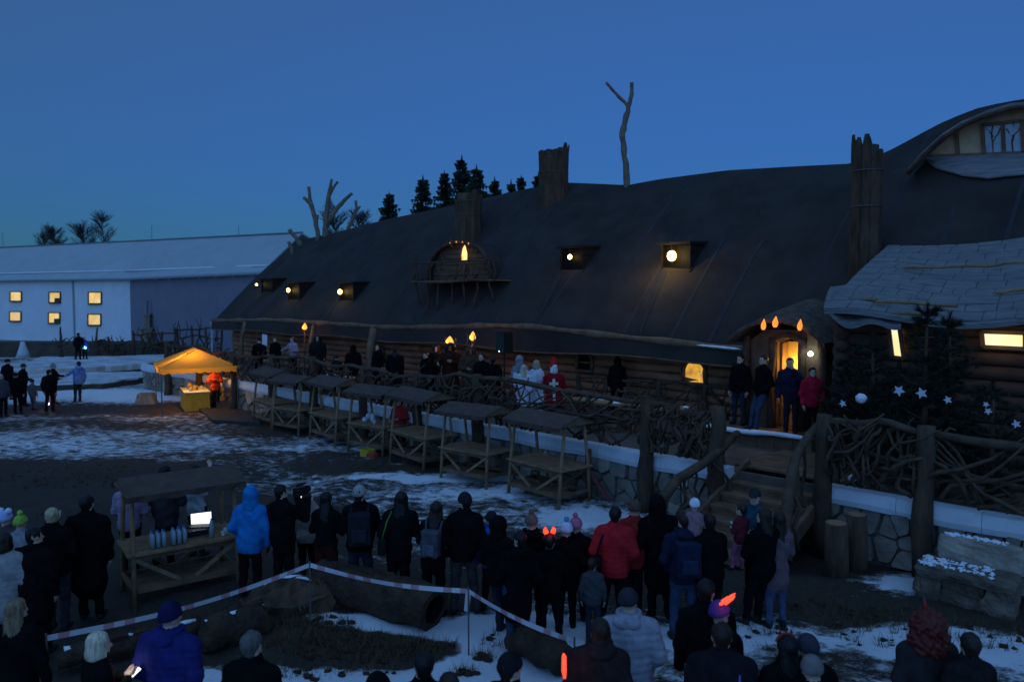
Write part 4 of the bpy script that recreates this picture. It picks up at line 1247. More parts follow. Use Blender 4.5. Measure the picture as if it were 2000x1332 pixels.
extra = ['nearest to the tent', 'empty counter', 'snow under its shelf', 'laden with goods', 'beside the vendor in red', 'bare counter', 'closest to the stairs']
pix = [(492, 826), (534, 840), (604, 858), (682, 878), (760, 902), (862, 934), (992, 968)]
stalls = []
for i, (px, py) in enumerate(pix):
    a = at_z(px, py, 0); w, n, _ = wn_of(a)
    M = BF @ Matrix.Translation((w + .81, n + .5, 0)) @ Matrix.Rotation(R((-4, 3, -2, 4, -3, 2.5, -2)[i]), 4, 'Z') @ Matrix.Rotation(R((1, -1.2, .8, -.6, 1.2, -1, .6)[i]), 4, 'Y') @ Matrix.Diagonal((1, 1, (1.02, .97, 1.03, .99, 1.04, .97, 1.0)[i], 1))
    stalls.append((make_stall('dark-canopied wooden stall, %s in the row by the wall, %s' % (ord_[i], extra[i]), M), M))
# the stall in the left foreground
a, b_ = at_z(248, 1190, 0), at_z(452, 1106, 0)
dirv = Vector((.80, .60, 0)).normalized(); ang = math.atan2(dirv.y, dirv.x)
Mn = Matrix.Translation(a + dirv * .86 + Vector((-dirv.y, dirv.x, 0)) * .42) @ Matrix.Rotation(ang, 4, 'Z') @ Matrix.Scale(.94, 4)
near_stall = make_stall('dark-canopied wooden stall in the left foreground, with bottles and a bright screen', Mn)

def put(M, x, y, z, rz=0): return M @ Matrix.Translation((x, y, z)) @ Matrix.Rotation(rz, 4, 'Z')
# water bottles in shrink packs on the near stall
PET = mat('bottle_plastic', (.32, .42, .46), .15, .1, 4, 0, spec=.6); CAPM = mat('blue_cap', (.10, .2, .5), .5)
k = 0
where = ['front left corner', 'front row middle', 'front row right', 'back left', 'back row middle', 'back row right']
for gx in range(3):
    for gy in range(2):
        for grp, ox in ((0, -.50), (1, -.18)):
            M = put(Mn, ox + gx * .085, -.36 + gy * .09, .875)
            bt = thing('water_bottle', 'clear water bottle in the %s pack, %s' % (('left', 'right')[grp], where[gy * 3 + gx]), 'bottle', M, 'water bottles on the foreground stall')
            mb = MB(M); mb.tube([(0, 0, 0), (0, 0, .16), (0, 0, .20), (0, 0, .235)], [.036, .036, .026, .014], 9); mb.build('body', PET, bt, smooth=True)
            mb = MB(M); mb.tube([(0, 0, .235), (0, 0, .258)], .017, 8); mb.build('cap', CAPM, bt)
M = put(Mn, .42, -.33, .875)
bt = thing('water_bottle', 'single tall clear bottle standing alone below the bright screen', 'bottle', M, 'water bottles on the foreground stall')
mb = MB(M); mb.tube([(0, 0, 0), (0, 0, .2), (0, 0, .25), (0, 0, .29)], [.038, .038, .028, .014], 9); mb.build('body', PET, bt, smooth=True); mb = MB(M); mb.tube([(0, 0, .29), (0, 0, .312)], .017, 8); mb.build('cap', CAPM, bt)
# mixer desk and laptop
M = put(Mn, .22, .05, .875); mx_ = thing('mixing_desk', 'flat black mixing desk beside the bottles on the foreground stall', 'mixer', M)
mb = MB(M); mb.box((0, 0, .04), (.42, .34, .08), taper=.96); mb.build('case', BLACK(), mx_)
for i in range(6):
    mb = MB(M); mb.box((-.16 + i * .064, -.06, .088), (.02, .03, .015)); mb.build('fader', mat('fader', (.3, .3, .32)), mx_)
sc_c = at_d(393, 1015, (Mn @ Vector((.62, .05, 1.1))).y)
M = mk((sc_c.x, sc_c.y, 0), R(8)); Ml = M @ Matrix.Translation((0, 0, 0))
lt = thing('laptop', 'open laptop with a glaring white screen on the foreground stall', 'laptop', mk((sc_c.x, sc_c.y, .875), R(8)))
Fm = Matrix.Translation(sc_c) @ Matrix.Rotation(R(8), 4, 'Z') @ Matrix.Rotation(R(-14), 4, 'X') @ Matrix.Rotation(R(-5), 4, 'Y')
mb = MB(Fm); mb.box((0, .012, 0), (.345, .014, .255)); mb.build('lid', BLACK(), lt)
mb = MB(Fm); mb.box((0, .003, 0), (.315, .004, .225)); mb.build('screen', emit('screen_glow', (.92, .97, 1.0), 1.6), lt)
mb = MB(Matrix.Translation((sc_c.x, sc_c.y, .9)) @ Matrix.Rotation(R(8), 4, 'Z')); mb.box((0, -.08, .0), (.34, .24, .03)); mb.build('keyboard', BLACK(), lt)
mb = MB(Matrix.Translation((sc_c.x, sc_c.y + .05, .9)) @ Matrix.Rotation(R(8), 4, 'Z')); mb.box((0, 0, .07), (.3, .03, .14)); mb.build('stand', BLACK(), lt)
for i, (x, y, h_, lab) in enumerate(((.66, -.3, .10, 'small white paper cup at the right end of the foreground stall'), (.60, -.36, .07, 'short white cup on its own beside the laptop'))):
    M = put(Mn, x, y, .875); mb = MB(M); mb.tube([(0, 0, 0), (0, 0, h_)], [.028, .038], 9); tag(mb.build('paper_cup', mat('paper', (.7, .7, .7)), M=M), lab, 'cup')
# goods on the fourth stall
SM = stalls[3][1]
def crate(M, size, label, m, name='crate', cat='crate'):
    t = thing(name, label, cat, M); sx, sy, sz = size
    for k in range(3):
        for s_ in (-1, 1):
            mb = MB(M); mb.box((0, s_ * sy / 2, sz * (k + .5) / 3), (sx, .015, sz / 3 - .012)); mb.build('slat', m, t)
            mb = MB(M); mb.box((s_ * sx / 2, 0, sz * (k + .5) / 3), (.015, sy - .02, sz / 3 - .012)); mb.build('slat', m, t)
    mb = MB(M); mb.box((0, 0, .012), (sx - .03, sy - .03, .02)); mb.build('base', m, t)
    return t
crate(put(SM, .45, -.75, 0), (.36, .26, .24), 'yellow slatted crate on the ground before the laden stall', mat('yellow_crate', (.55, .38, .04)))
crate(put(SM, .72, -.80, 0, .3), (.26, .2, .16), 'small red crate on the ground before the laden stall', mat('red_crate', (.45, .05, .04)))
crate(put(stalls[6][1], -.45, .1, .0), (.5, .35, .4), 'dark wooden crate under the nearest stall of the row', WOOD())
for i, (x, y, r_, h_, m_, lab) in enumerate(((-.25, 0, .075, .26, (.7, .72, .75), 'tall white jug on the laden stall'), (-.5, -.1, .09, .14, (.6, .62, .66), 'squat white pot on the laden stall'), (.1, -.2, .06, .12, (.5, .5, .52), 'small grey jar near the front of the laden stall'), (.45, .1, .07, .17, (.25, .2, .14), 'brown clay jar at the right of the laden stall'), (-.7, .2, .1, .2, (.66, .66, .7), 'white bucket at the left end of the laden stall'))):
    M = put(SM, x, y, .86); mb = MB(M); mb.tube([(0, 0, 0), (0, 0, h_ * .5), (0, 0, h_ * .8), (0, 0, h_)], [r_ * .8, r_, r_ * .8, r_ * .55], 10); tag(mb.build('jar', mat('pot_%d' % i, m_, .5), M=M, smooth=True), lab, 'jar')
# red wooden post and slanting red board by the wall
q = at_n(1150, 980, WALL_N - .35)
mb = MB(BF); mb.tube(crooked((q[0], q[1], -.05), (q[0] - .02, q[1], 1.15), 4, .02, 4), .075, 8, rough=.04); tag(mb.build('wooden_post', mat('reddish_post', (.16, .07, .05), .9, .4), M=BF @ Matrix.Translation((0, 0, 0)) if False else I4, smooth=True), 'reddish wooden post against the stone wall right of the nearest stall', 'post')
q2 = at_z(1190, 980, 0); w_, n_, _ = wn_of(q2)
mb = MB(BF); mb.beam((q[0] + .05, q[1] - .02, .62), (w_, n_, .03), .04, .07); tag(mb.build('slanting_board', mat('red_board', (.25, .06, .06), .8), M=I4), 'slanting dull red board leaning on the reddish post', 'board')

# ------------------------------------------------------------------ yellow tent
pc = at_z(378, 800, 0)
tM = mk(pc + Vector((.05, .15, 0)), R(-62))
tent = thing('market_tent', 'glowing orange-yellow market tent with a scalloped valance', 'tent', tM)
m, nt, b = nodes_mat('yellow_canvas')
b.inputs['Base Color'].default_value = (.85, .47, .06, 1); b.inputs['Roughness'].default_value = .8
tr = nt.nodes.new('ShaderNodeBsdfTranslucent'); tr.inputs['Color'].default_value = (.95, .47, .05, 1)
ms = nt.nodes.new('ShaderNodeMixShader'); ms.inputs[0].default_value = .5
nt.links.new(b.outputs[0], ms.inputs[1]); nt.links.new(tr.outputs[0], ms.inputs[2]); nt.links.new(ms.outputs[0], nt.nodes['Material Output'].inputs['Surface'])
YC = m
hx, hy, ze, zr = 1.85, 1.45, 1.84, 2.50
cs = [(-hx, -hy), (hx, -hy), (hx, hy), (-hx, hy)]
def tent_sheet(name, P, nsub=6):
    mb = MB(tM); P = [Vector(p_) for p_ in P]; vs = []; fs = []
    for j in range(nsub + 1):
        for i in range(nsub + 1):
            u, v_ = i / nsub, j / nsub; p_ = P[0].lerp(P[1], u).lerp(P[3].lerp(P[2], u), v_); p_.z -= .06 * math.sin(math.pi * u) * math.sin(math.pi * v_); vs.append(p_)
    for j in range(nsub):
        for i in range(nsub): a = j * (nsub + 1) + i; fs.append((a, a + 1, a + nsub + 2, a + nsub + 1))
    mb.add(vs, fs); return mb.build(name, YC, tent, smooth=True)
pk = .55
tent_sheet('canopy_panel', [(-hx, -hy, ze), (hx, -hy, ze), (pk, 0, zr), (-pk, 0, zr)])
tent_sheet('canopy_panel', [(hx, hy, ze), (-hx, hy, ze), (-pk, 0, zr), (pk, 0, zr)])
tent_sheet('canopy_panel', [(hx, -hy, ze), (hx, hy, ze), (pk, .001, zr), (pk, 0, zr)])
tent_sheet('canopy_panel', [(-hx, hy, ze), (-hx, -hy, ze), (-pk, 0, zr), (-pk, .001, zr)])
for i in range(4):
    a, b_ = Vector((*cs[i], ze)), Vector((*cs[(i + 1) % 4], ze)); vs = []; fs = []; n_ = 36
    for k in range(n_ + 1):
        p_ = a.lerp(b_, k / n_); vs += [p_ + up * .005, p_ - up * (.16 + .045 * abs(math.sin(k * math.pi / 4)))]
    for k in range(n_): fs.append((2 * k, 2 * k + 2, 2 * k + 3, 2 * k + 1))
    mb = MB(tM); mb.add(vs, fs); mb.build('valance', YC, tent)
for x, y in cs:
    mb = MB(tM); mb.tube([(x * .95, y * .95, 0), (x * .95, y * .95, ze)], .022, 6); mb.build('pole', mat('tent_pole', (.10, .10, .11), .4), tent)
    mb = MB(tM); mb.tube([(x * .95, y * .95, ze), (math.copysign(pk, x), 0, zr - .03)], .016, 6); mb.build('rafter', mat('tent_pole', (.10, .10, .11), .4), tent)
mb = MB(tM); mb.tube([(-pk, 0, zr - .03), (pk, 0, zr - .03)], .016, 6); mb.build('ridge_pole', mat('tent_pole', (.10, .10, .11), .4), tent)
mb = MB(tM); mb.ball((.45, -.35, 1.98), .055, 10, 7); mb.tube([(.45, -.35, 2.02), (.4, -.1, zr - .1)], .008, 5)
tl = mb.build('lamp', emit('tent_bulb', (1.0, .70, .25), 12.0), tent, smooth=True)
lamp_light(tent, tM @ Vector((.45, -.35, 1.88)), (1.0, .58, .16), 75.0, .06)
# table with yellow-green skirt
tbM = mk(at_z(372, 800, 0) + Vector((.05, .35, 0)), R(-62))
tb = thing('sales_table', 'sales table draped in a yellow-green cloth under the tent', 'table', tbM)
mb = MB(tbM); mb.box((0, 0, .36), (2.0, .95, .78), taper=.94); mb.build('skirt', mat('ochre_cloth', (.78, .38, .03), .9, .2, 4, .5, 8), tb)
mb = MB(tbM); mb.box((0, 0, .765), (2.02, .97, .03)); mb.build('table_top', mat('white_cloth', (.6, .56, .5), .9), tb)
rr = random.Random(8)
labs = ['jar of red preserve nearest the front corner', 'small round honey jar at the table centre', 'bundle of gingerbread at the left end', 'brown gingerbread box at the table centre', 'tall honey bottle near the tent lamp', 'stacked wafer packets at the right end', 'small candle lamp at the back of the table', 'wicker tray of sweets on the table edge']
for i in range(8):
    M = put(tbM, -.5 + .14 * i, rr.uniform(-.25, .25), .782)
    mb = MB(M); h_ = rr.uniform(.1, .28)
    if i % 2: mb.box((0, 0, h_ / 2), (.13, .12, h_), taper=.85)
    else: mb.tube([(0, 0, 0), (0, 0, h_ * .7), (0, 0, h_)], [.05, .055, .03], 9)
    tag(mb.build('goods', mat('goods_%d' % (i % 4), ((.35, .12, .05), (.5, .3, .08), (.3, .15, .06), (.5, .42, .3))[i % 4], .6), M=M), labs[i] + ', yellow tent', 'goods', 'wares on the tent table')
p = at_z(438, 800, 0)
crate(mk(p, .3), (.55, .4, .35), 'wooden crate on the ground right of the yellow tent table', WOOD())
# dark platform
P = [at_z(388, 803, 0), at_z(415, 826, 0), at_z(508, 832, 0), at_z(500, 800, 0)]
mb = MB(); mb.prism(P, (0, 0, -.05), (0, 0, .12)); tag(mb.build('dark_platform', mat('tarred_board', (.035, .03, .03), .8, .3), M=I4), 'low dark board platform on the ground between tent and stalls', 'platform')

# ------------------------------------------------------------------ terrace furniture and fittings
def torch(px, py_flame, n, label, watts, z0=DECK, s_=1.0):
    w, n, z = at_n(px, py_flame, n); M = BF @ Matrix.Translation((w, n, z0)); t = thing('torch', label, 'torch', M, 'burning torches on the terrace')
    mb = MB(BF); mb.tube([(w - .05, n, z0), (w, n, z - .1)], [.025, .03], 7, rough=.1); mb.build('shaft', BRANCH(), t, smooth=True)
    mb = MB(BF); mb.tube([(w, n, z - .14), (w, n, z - .04)], [.045, .06], 8); mb.build('wick', mat('charred', (.02, .015, .01)), t)
    mb = MB(BF); mb.tube([(w, n, z - .07), (w + .01, n, z), (w - .005, n, z + .08), (w + .02, n, z + .17), (w + .03, n, z + .24)], [q * s_ * 1.25 for q in (.04, .085, .08, .04, .006)], 9, rough=.08, seed=px)
    mb.build('flame', emit('torch_flame', (1.0, .40, .06), 1.7), t, smooth=True)
    lamp_light(t, B(w + .02, n - .15, z + .02), (1.0, .42, .10), watts, .08)
torch(595, 641, 17.6, 'burning torch at the far end of the terrace near the blank white sign', 8)
torch(878, 670, 17.0, 'largest burning torch, lighting the tall devil on the terrace', 16, s_=1.35)
torch(923, 661, 17.2, 'burning torch on the crooked pole right of the tall devil', 10)
# sign
w, n, z = at_n(518, 664, 17.4); sg = thing('sign', 'blank white board on a thin stick on the far terrace', 'sign', BF @ Matrix.Translation((w, n, DECK)))
mb = MB(BF); mb.tube([(w + .1, n, DECK), (w, n, z)], .02, 6); mb.build('stick', WOOD(), sg)
mb = MB(BF); mb.box((w, n - .03, z), (.48, .02, .52), Matrix.Rotation(R(4), 3, 'Y')); mb.build('board', mat('white_board', (.75, .75, .77), .7, .03), sg)
# loudspeaker on a stand
q = at_n(985, 668, 15.9); w, n, z = q
sp = thing('loudspeaker', 'black loudspeaker on a tripod stand with a green light', 'loudspeaker', BF @ Matrix.Translation((w, n, DECK)))
mb = MB(BF); mb.box((w, n, z), (.40, .36, .62), taper=.92); mb.build('cabinet', BLACK(), sp)
mb = MB(BF); mb.box((w, n - .185, z), (.34, .012, .54)); mb.build('grille', mat('grille', (.03, .03, .032), .7, .3, 60), sp)
mb = MB(BF); mb.ball((w - .02, n - .2, z - .27), .018, 8, 6); mb.build('indicator', emit('green_led', (.5, 1.0, .7), 4), sp)
mb = MB(BF); mb.tube([(w, n, DECK + .1), (w, n, z - .3)], .025, 7); mb.build('pole', BLACK(), sp)
for k in range(3):
    a = k * 2.1; mb = MB(BF); mb.tube([(w, n, DECK + .7), (w + .5 * math.cos(a), n + .5 * math.sin(a), DECK)], .018, 6); mb.build('leg', BLACK(), sp)
# tables and benches on the terrace
def terrace_table(px, py, rz, label):
    p = at_z(px, py, DECK + .7); M = mk((p.x, p.y, DECK), RB + rz); t = thing('terrace_table', label, 'table', M, 'snow-dusted tables on the terrace')
    for k in range(4): mb = MB(M); mb.box((0, -.3 + .2 * k, .72 + .003 * (k % 2)), (1.7, .19, .05)); mb.build('plank', WOODL(), t)
    for sx in (-1, 1):
        mb = MB(M); mb.beam((sx * .6, -.3, 0), (sx * .6, .2, .7), .09, .09); mb.build('leg', WOOD(), t)
        mb = MB(M); mb.beam((sx * .6, .3, 0), (sx * .6, -.2, .7), .09, .09); mb.build('leg', WOOD(), t)
    rr = random.Random(px); mb = MB(M)
    for k in range(5): mb.ball((rr.uniform(-.7, .7), rr.uniform(-.25, .25), .75), (rr.uniform(.08, .2), rr.uniform(.05, .1), .03), 9, 5, rough=.15, seed=k)
    kind(mb.build('snow_patch', SNOW(), t, smooth=True), 'stuff')
terrace_table(1175, 785, .05, 'snow-dusted plank table on the terrace right of the red-caped figure')
terrace_table(1285, 795, -.05, 'snow-dusted plank table on the terrace before the lit arched window')
terrace_table(660, 738, .0, 'plank table on the far terrace behind the third stall')
for i, (px, py, r_, lab) in enumerate(((1382, 770, .12, 'white ball lantern on the terrace below the lit arched window'), (1668, 935, .10, 'crumpled white lump on the coping right of the stairs'), (1372, 795, .09, 'small snow lump on the terrace fence below the ball lantern'), (1405, 800, .13, 'wider snow lump on the terrace beside the porch path'))):
    p = at_z(px, py, DECK + (.75 if i == 0 else .2)); mb = MB(mk(p)); mb.ball((0, 0, 0), (r_, r_, r_ * .9), 12, 8, rough=.06, seed=i); tag(mb.build('white_ball' if i == 0 else 'snow_lump', SNOW(), M=mk(p), smooth=True), lab, 'lantern' if i == 0 else 'snow')

# ------------------------------------------------------------------ stumps, stone bench, logs
def stump(px, py, r_, h_, label, seed):
    p = at_z(px, py, 0); rr = random.Random(seed); M = mk(p); t = thing('tree_stump', label, 'stump', M, 'upright trunks by the stone wall')
    mb = MB(M); mb.tube([(0, 0, -.05), (.01, 0, h_ * .4), (-.01, .01, h_)], [r_ * 1.12, r_, r_ * .95], 14, rough=.05, seed=seed); mb.build('trunk', BARK(), t, smooth=True)
    mb = MB(M); mb.tube([(-.01, .01, h_), (-.01, .01, h_ + .012)], r_ * .86, 14); mb.build('cut_face', WOODL(), t)
stump(1632, 1130, .19, .92, 'tall upright trunk left of the pair by the stone wall', 1)
stump(1672, 1118, .17, .98, 'darker upright trunk right of the pair by the stone wall', 2)
p = at_z(1885, 1180, 0)
sb = thing('stone_bench', 'rough stone bench with snow on its seat before the wall', 'bench', mk(p, RB + .08))
F = mk(p, RB + .08)
def rock(F, c, size, seed, par, name, m, rough=.05, M=None):
    K = 5; mb = MB(F); vs = {}; vl = []; fs = []
    def vid(i, j, k):
        key = (i, j, k)
        if key not in vs:
            q = Vector(((i / K - .5), (j / K - .5), (k / K - .5)))
            l = max(abs(q.x), abs(q.y), abs(q.z)); rnd_ = q.normalized() * l
            q = q.lerp(rnd_ * 1.25, .28); q = Vector((q.x * size[0], q.y * size[1], q.z * size[2]))
            nz_ = mnoise.noise_vector(q * 4.5 + Vector((seed * 7.1, 3, 1))) * rough + mnoise.noise_vector(q * 11 + Vector((seed, 9, 4))) * rough * .4
            vs[key] = len(vl); vl.append(q + nz_ + Vector(c))
        return vs[key]
    for a_ in range(K):
        for b2 in range(K):
            for lo in (0, K):
                for (f0, f1, f2, f3) in (((lo, a_, b2), (lo, a_ + 1, b2), (lo, a_ + 1, b2 + 1), (lo, a_, b2 + 1)), ((a_, lo, b2), (a_, lo, b2 + 1), (a_ + 1, lo, b2 + 1), (a_ + 1, lo, b2)), ((a_, b2, lo), (a_ + 1, b2, lo), (a_ + 1, b2 + 1, lo), (a_, b2 + 1, lo))):
                    q = [vid(*f0), vid(*f1), vid(*f2), vid(*f3)]; fs.append(q if lo else q[::-1])
    mb.add(vl, fs); return mb.build(name, m, par)
DST = mat('dark_bench_stone', (.15, .115, .085), .95, .5, 3, 1.0, 12, dist=.05)
rock(F, (0, .05, .46), (1.3, .55, .17), 1, sb, 'seat_slab', DST, .06)
rock(F, (-.5, .08, .18), (.32, .5, .46), 2, sb, 'support', DST, .08); rock(F, (.45, .05, .18), (.4, .5, .46), 3, sb, 'support', DST, .08); rock(F, (-.02, .12, .16), (.55, .4, .4), 5, sb, 'support', DST, .08)
rock(F, (.12, .40, .70), (1.1, .2, .42), 4, sb, 'back_slab', STONES[1], .06)
rr = random.Random(4)
for nm_, cnt, (xa, xb), (ya, yb), zz in (('seat_snow', 150, (-.62, .35), (-.2, .22), .545), ('back_snow', 70, (-.35, .45), (.34, .46), .91)):
    mb = MB(F)
    for k in range(cnt): mb.ball((rr.uniform(xa, xb), rr.uniform(ya, yb), zz + rr.uniform(-.01, .02)), (rr.uniform(.012, .05), rr.uniform(.012, .045), rr.uniform(.008, .028)), 6, 4, rough=.35, seed=k)
    kind(mb.build(nm_, SNOW(), sb, smooth=True), 'stuff')

def big_log(label, pa, pb, r_, seed, hollow=False, za=None, snow=0, name='log'):
    a, b_ = Vector(pa), Vector(pb); rr = random.Random(seed)
    t = thing(name, label, 'log', mk((a + b_) / 2 - up * r_), 'old logs in the foreground')
    K = 16; sides = 22; mb = MB(); pts = [a.lerp(b_, i / K) + Vector((0, 0, .03 * math.sin(i * .9 + seed))) for i in range(K + 1)]
    rad = [r_ * (1 + .05 * math.sin(i * 1.1 + seed)) for i in range(K + 1)]
    if not hollow: rad[0] *= .75; rad[-1] *= .8
    mb.tube(pts, rad, sides, rough=.05, seed=seed, cap=not hollow)
    if hollow:
        d = (b_ - a).normalized()
        e = K * sides; o = len(mb.v); ring = [Vector(mb.v[e + k]) for k in range(sides)]; hr = random.Random(9)
        mb.v += [tuple(b_ + (q - b_) * (.66 + hr.uniform(-.05, .05)) + d * .01) for q in ring]
        for k in range(sides): mb.f.append([e + k, e + (k + 1) % sides, o + (k + 1) % sides, o + k]); mb.m.append(0)
        mb.f.append(list(range(sides))[::-1]); mb.m.append(0)
        core = MB(); rim = [Vector(mb.v[o + k]) for k in range(sides)]
        core.v = [tuple(q) for q in rim] + [tuple(q - d * .7) for q in rim]
        core.f = [[k, (k + 1) % sides, sides + (k + 1) % sides, sides + k] for k in range(sides)] + [list(range(sides, 2 * sides))]; core.m = [0] * (sides + 1)
        core.build('hollow_core', mat('hollow_shade', (.012, .008, .006), 1.0, .4, 6, .5), t)  # shade inside the hollow is put into this near-black colour
    mb.build('trunk', mat('log_bark', (.055, .034, .021), .95, .5, 4, 1.0, 14, (1, 1, 1), dist=.06), t, smooth=not hollow)
    for k in range(9):      # strips of loose bark
        u0 = rr.uniform(.02, .75); an = rr.uniform(-.6, 2.0); L_ = rr.uniform(.12, .3); d = (b_ - a).normalized(); sd = d.cross(up).normalized(); n_ = sd.cross(d)
        rd = (sd * -math.cos(an) + n_ * math.sin(an)); tg = d.cross(rd)
        c_ = a.lerp(b_, u0) + rd * (r_ * 1.0); mb = MB(); e_ = (b_ - a) * L_
        mb.prism([c_ - tg * .05, c_ + tg * .05, c_ + tg * .04 + e_, c_ - tg * .04 + e_], -rd * .03, rd * .028, inset=.15); mb.build('bark_strip', mat('log_bark', (.055, .034, .021)), t)
    if snow:
        mb = MB(); 
        pts = [a.lerp(b_, u) + up * (r_ * .93) for u in np.linspace(.05, .95, 12)]; mb.tube(pts, [rr.uniform(.3, 1) * snow for _ in pts], 8, squash=.45, rough=.2, seed=seed); mb.build('snow_cap', SNOW(), t, smooth=True)
    return t
a = at_z(628, 1133, .31); b_ = at_z(848, 1187, .31)
big_log('big hollow log with its dark open end towards the right', a, b_, .31, 2, True)
a = at_z(1000, 1240, .17); b_ = at_z(1105, 1290, .15)
big_log('short grey log lying in the snow below the barrier tape', a, b_, .19, 3)
a = at_z(395, 1245, .2); b_ = at_z(520, 1205, .22)
big_log('dark rotten log with a snow ridge left of the root mass', a, b_, .22, 4, snow=.05)
a = at_z(110, 1288, .15); b_ = at_z(395, 1222, .15)
big_log('long thin log lined with snow behind the foreground crowd', a, b_, .12, 5, snow=.06)
# root plate heap
p = at_z(565, 1200, 0); M = mk(p); rt = thing('root_mass', 'dark torn root mass heaped left of the hollow log', 'roots', M)
mb = MB(M); mb.ball((0, 0, .12), (.62, .38, .42), 18, 10, rough=.16, seed=3); mb.ball((.35, .05, .1), (.4, .3, .3), 14, 8, rough=.18, seed=4); mb.build('earth', BARK(), rt)
rr = random.Random(12)
for k in range(14):
    an = rr.uniform(0, 6.28); branch(rt, p + Vector((.3 * math.cos(an), .2 * math.sin(an), rr.uniform(.1, .4))), p + Vector((.75 * math.cos(an), .5 * math.sin(an), rr.uniform(.05, .5))), .05, .015, 900 + k, .15, 5, 'root', I4)
mb = MB(M); mb.tube([(-.35, .0, .45), (-.1, .05, .53), (.15, .1, .52), (.3, .1, .47)], [.03, .06, .06, .02], 8, squash=.5); mb.build('snow_cap', SNOW(), rt, smooth=True)
# barrier tape
tape_pts = [(60, 1258, .95), (90, 1246, .95), (605, 1103, .95), (915, 1154, .85), (1122, 1252, .75)]
bt_ = thing('barrier_tape', 'red and white barrier tape strung on thin stakes round the logs', 'barrier', mk(at_z(605, 1190, 0)))
TW, TR = mat('tape_white', (.62, .6, .62), .5, .05), mat('tape_red', (.5, .27, .28), .5, .05)
TP = [at_z(*q_) for q_ in tape_pts]
for i in range(len(TP) - 1):
    a, b_ = TP[i], TP[i + 1]; L_ = (b_ - a).length; n_ = max(3, int(L_ / .11)); mb = MB(); vs = []; fs = []
    for k in range(n_ + 1):
        t = k / n_; c_ = a.lerp(b_, t) - up * (.10 * math.sin(math.pi * t) * min(1, L_ / 3)); tw = .25 * math.sin(t * 7 + i)
        o_ = Vector((0, math.sin(tw) * .03, math.cos(tw) * .030)); vs += [c_ - o_, c_ + o_]
    for k in range(n_): fs.append((2 * k, 2 * k + 2, 2 * k + 3, 2 * k + 1))
    mb.add(vs, fs); mb.m = [(k // 1) % 2 if k % 3 else 0 for k in range(n_)]; o = mb.build('tape', [TW, TR], bt_)
    if i: mb = MB(); g = Vector((a.x, a.y, -.05)); mb.tube([g, a + up * .05], .012, 6); mb.build('stake', mat('steel_stake', (.12, .1, .1), .5), bt_)
mb = MB(); g = TP[3]; mb.prism([g + Vector((-.035, 0, 0)), g + Vector((.035, 0, 0)), g + Vector((0, .01, -.28)), g + Vector((-.06, .01, -.26))], (0, 0, 0), (0, .004, 0)); mb.build('tape_end', TW, bt_)
mb = MB(); g = Vector((TP[4].x, TP[4].y, -.05)); mb.tube([g, TP[4] + up * .05], .012, 6); mb.build('stake', mat('steel_stake', (.12, .1, .1), .5), bt_)

# ------------------------------------------------------------------ trees
def spruce(px, ytop, dist, h, label, seed, wide=.2):
    top = at_d(px, ytop, dist); rr = random.Random(seed); base = Vector((top.x, top.y, top.z - h)); M = mk(base)
    t = thing('spruce_tree', label, 'tree', M, 'spruces behind the hall ridge')
    mb = MB(M); mb.tube([(0, 0, 0), (0, 0, h * .5), (0, 0, h)], [h * .018, h * .011, .02], 7); mb.build('trunk', BARK(), t, smooth=True)
    vs = []; fs = []
    z = h * .28
    while z < h * .99:
        f = 1 - z / h; rad = h * wide * 1.75 * (f ** .9) * rr.uniform(.75, 1.15) + .15
        for k in range(rr.randint(8, 11)):
            a = rr.uniform(0, 6.28); L_ = rad * rr.choice([.45, .6, .75, .9, 1.0, 1.2]) * rr.uniform(.85, 1.1); c, s_ = math.cos(a), math.sin(a)
            nseg = max(3, int(L_ / .22))
            for q in range(nseg):
                u = (q + .5) / nseg; x = u * L_; zz = z - .30 * x + .22 * x * u + rr.uniform(-.05, .05)
                wd = .27 * (1 - u * .5) * rr.uniform(.6, 1.2)
                for sg in (-1, 1):
                    dx, dy = c * x, s_ * x; ex, ey = -s_ * sg * wd + c * wd * .7, c * sg * wd + s_ * wd * .7
                    o = len(vs); vs += [(dx, dy, zz + .05), (dx + c * .28, dy + s_ * .28, zz), (dx + ex, dy + ey, zz - .12 - rr.random() * .14)]; fs.append((o, o + 1, o + 2))
                o = len(vs); vs += [(dx, dy, zz), (dx + c * .25, dy + s_ * .25, zz - .02), (dx + c * .1, dy + s_ * .1, zz - .32)]; fs.append((o, o + 1, o + 2))
        z += rr.uniform(.17, .30)
    for k in range(8):
        o = len(vs); a = k * .8; vs += [(0, 0, h + .25), (.1 * math.cos(a), .1 * math.sin(a), h - .3), (.1 * math.cos(a + .7), .1 * math.sin(a + .7), h - .3)]; fs.append((o, o + 1, o + 2))
    mb = MB(M); mb.add(vs, fs); mb.build('crown', mat('spruce_needles', (.018, .03, .016), .9, .4, 4, 0), t)
for i, (px, yt, d, h, lab, wd) in enumerate(((760, 378, 62, 10, 'small lone spruce leftmost behind the ridge', .2), (826, 345, 64, 12, 'slender spruce second from the left behind the ridge', .16), (868, 337, 66, 12.5, 'dense spruce just left of the left chimney', .17), (902, 306, 62, 14, 'tallest spruce above the left chimney', .15), (931, 325, 60, 13, 'broad dark spruce right of the tallest one', .19), (966, 348, 66, 12, 'thin spruce between the two left chimneys', .13), (998, 354, 70, 12, 'left of the close pair of spruces before the middle chimney', .13), (1018, 345, 70, 12, 'right of the close pair of spruces before the middle chimney', .13), (1052, 338, 60, 12, 'spruce half hidden behind the middle chimney', .2))):
    spruce(px, yt, d, h, lab, 20 + i, wd)
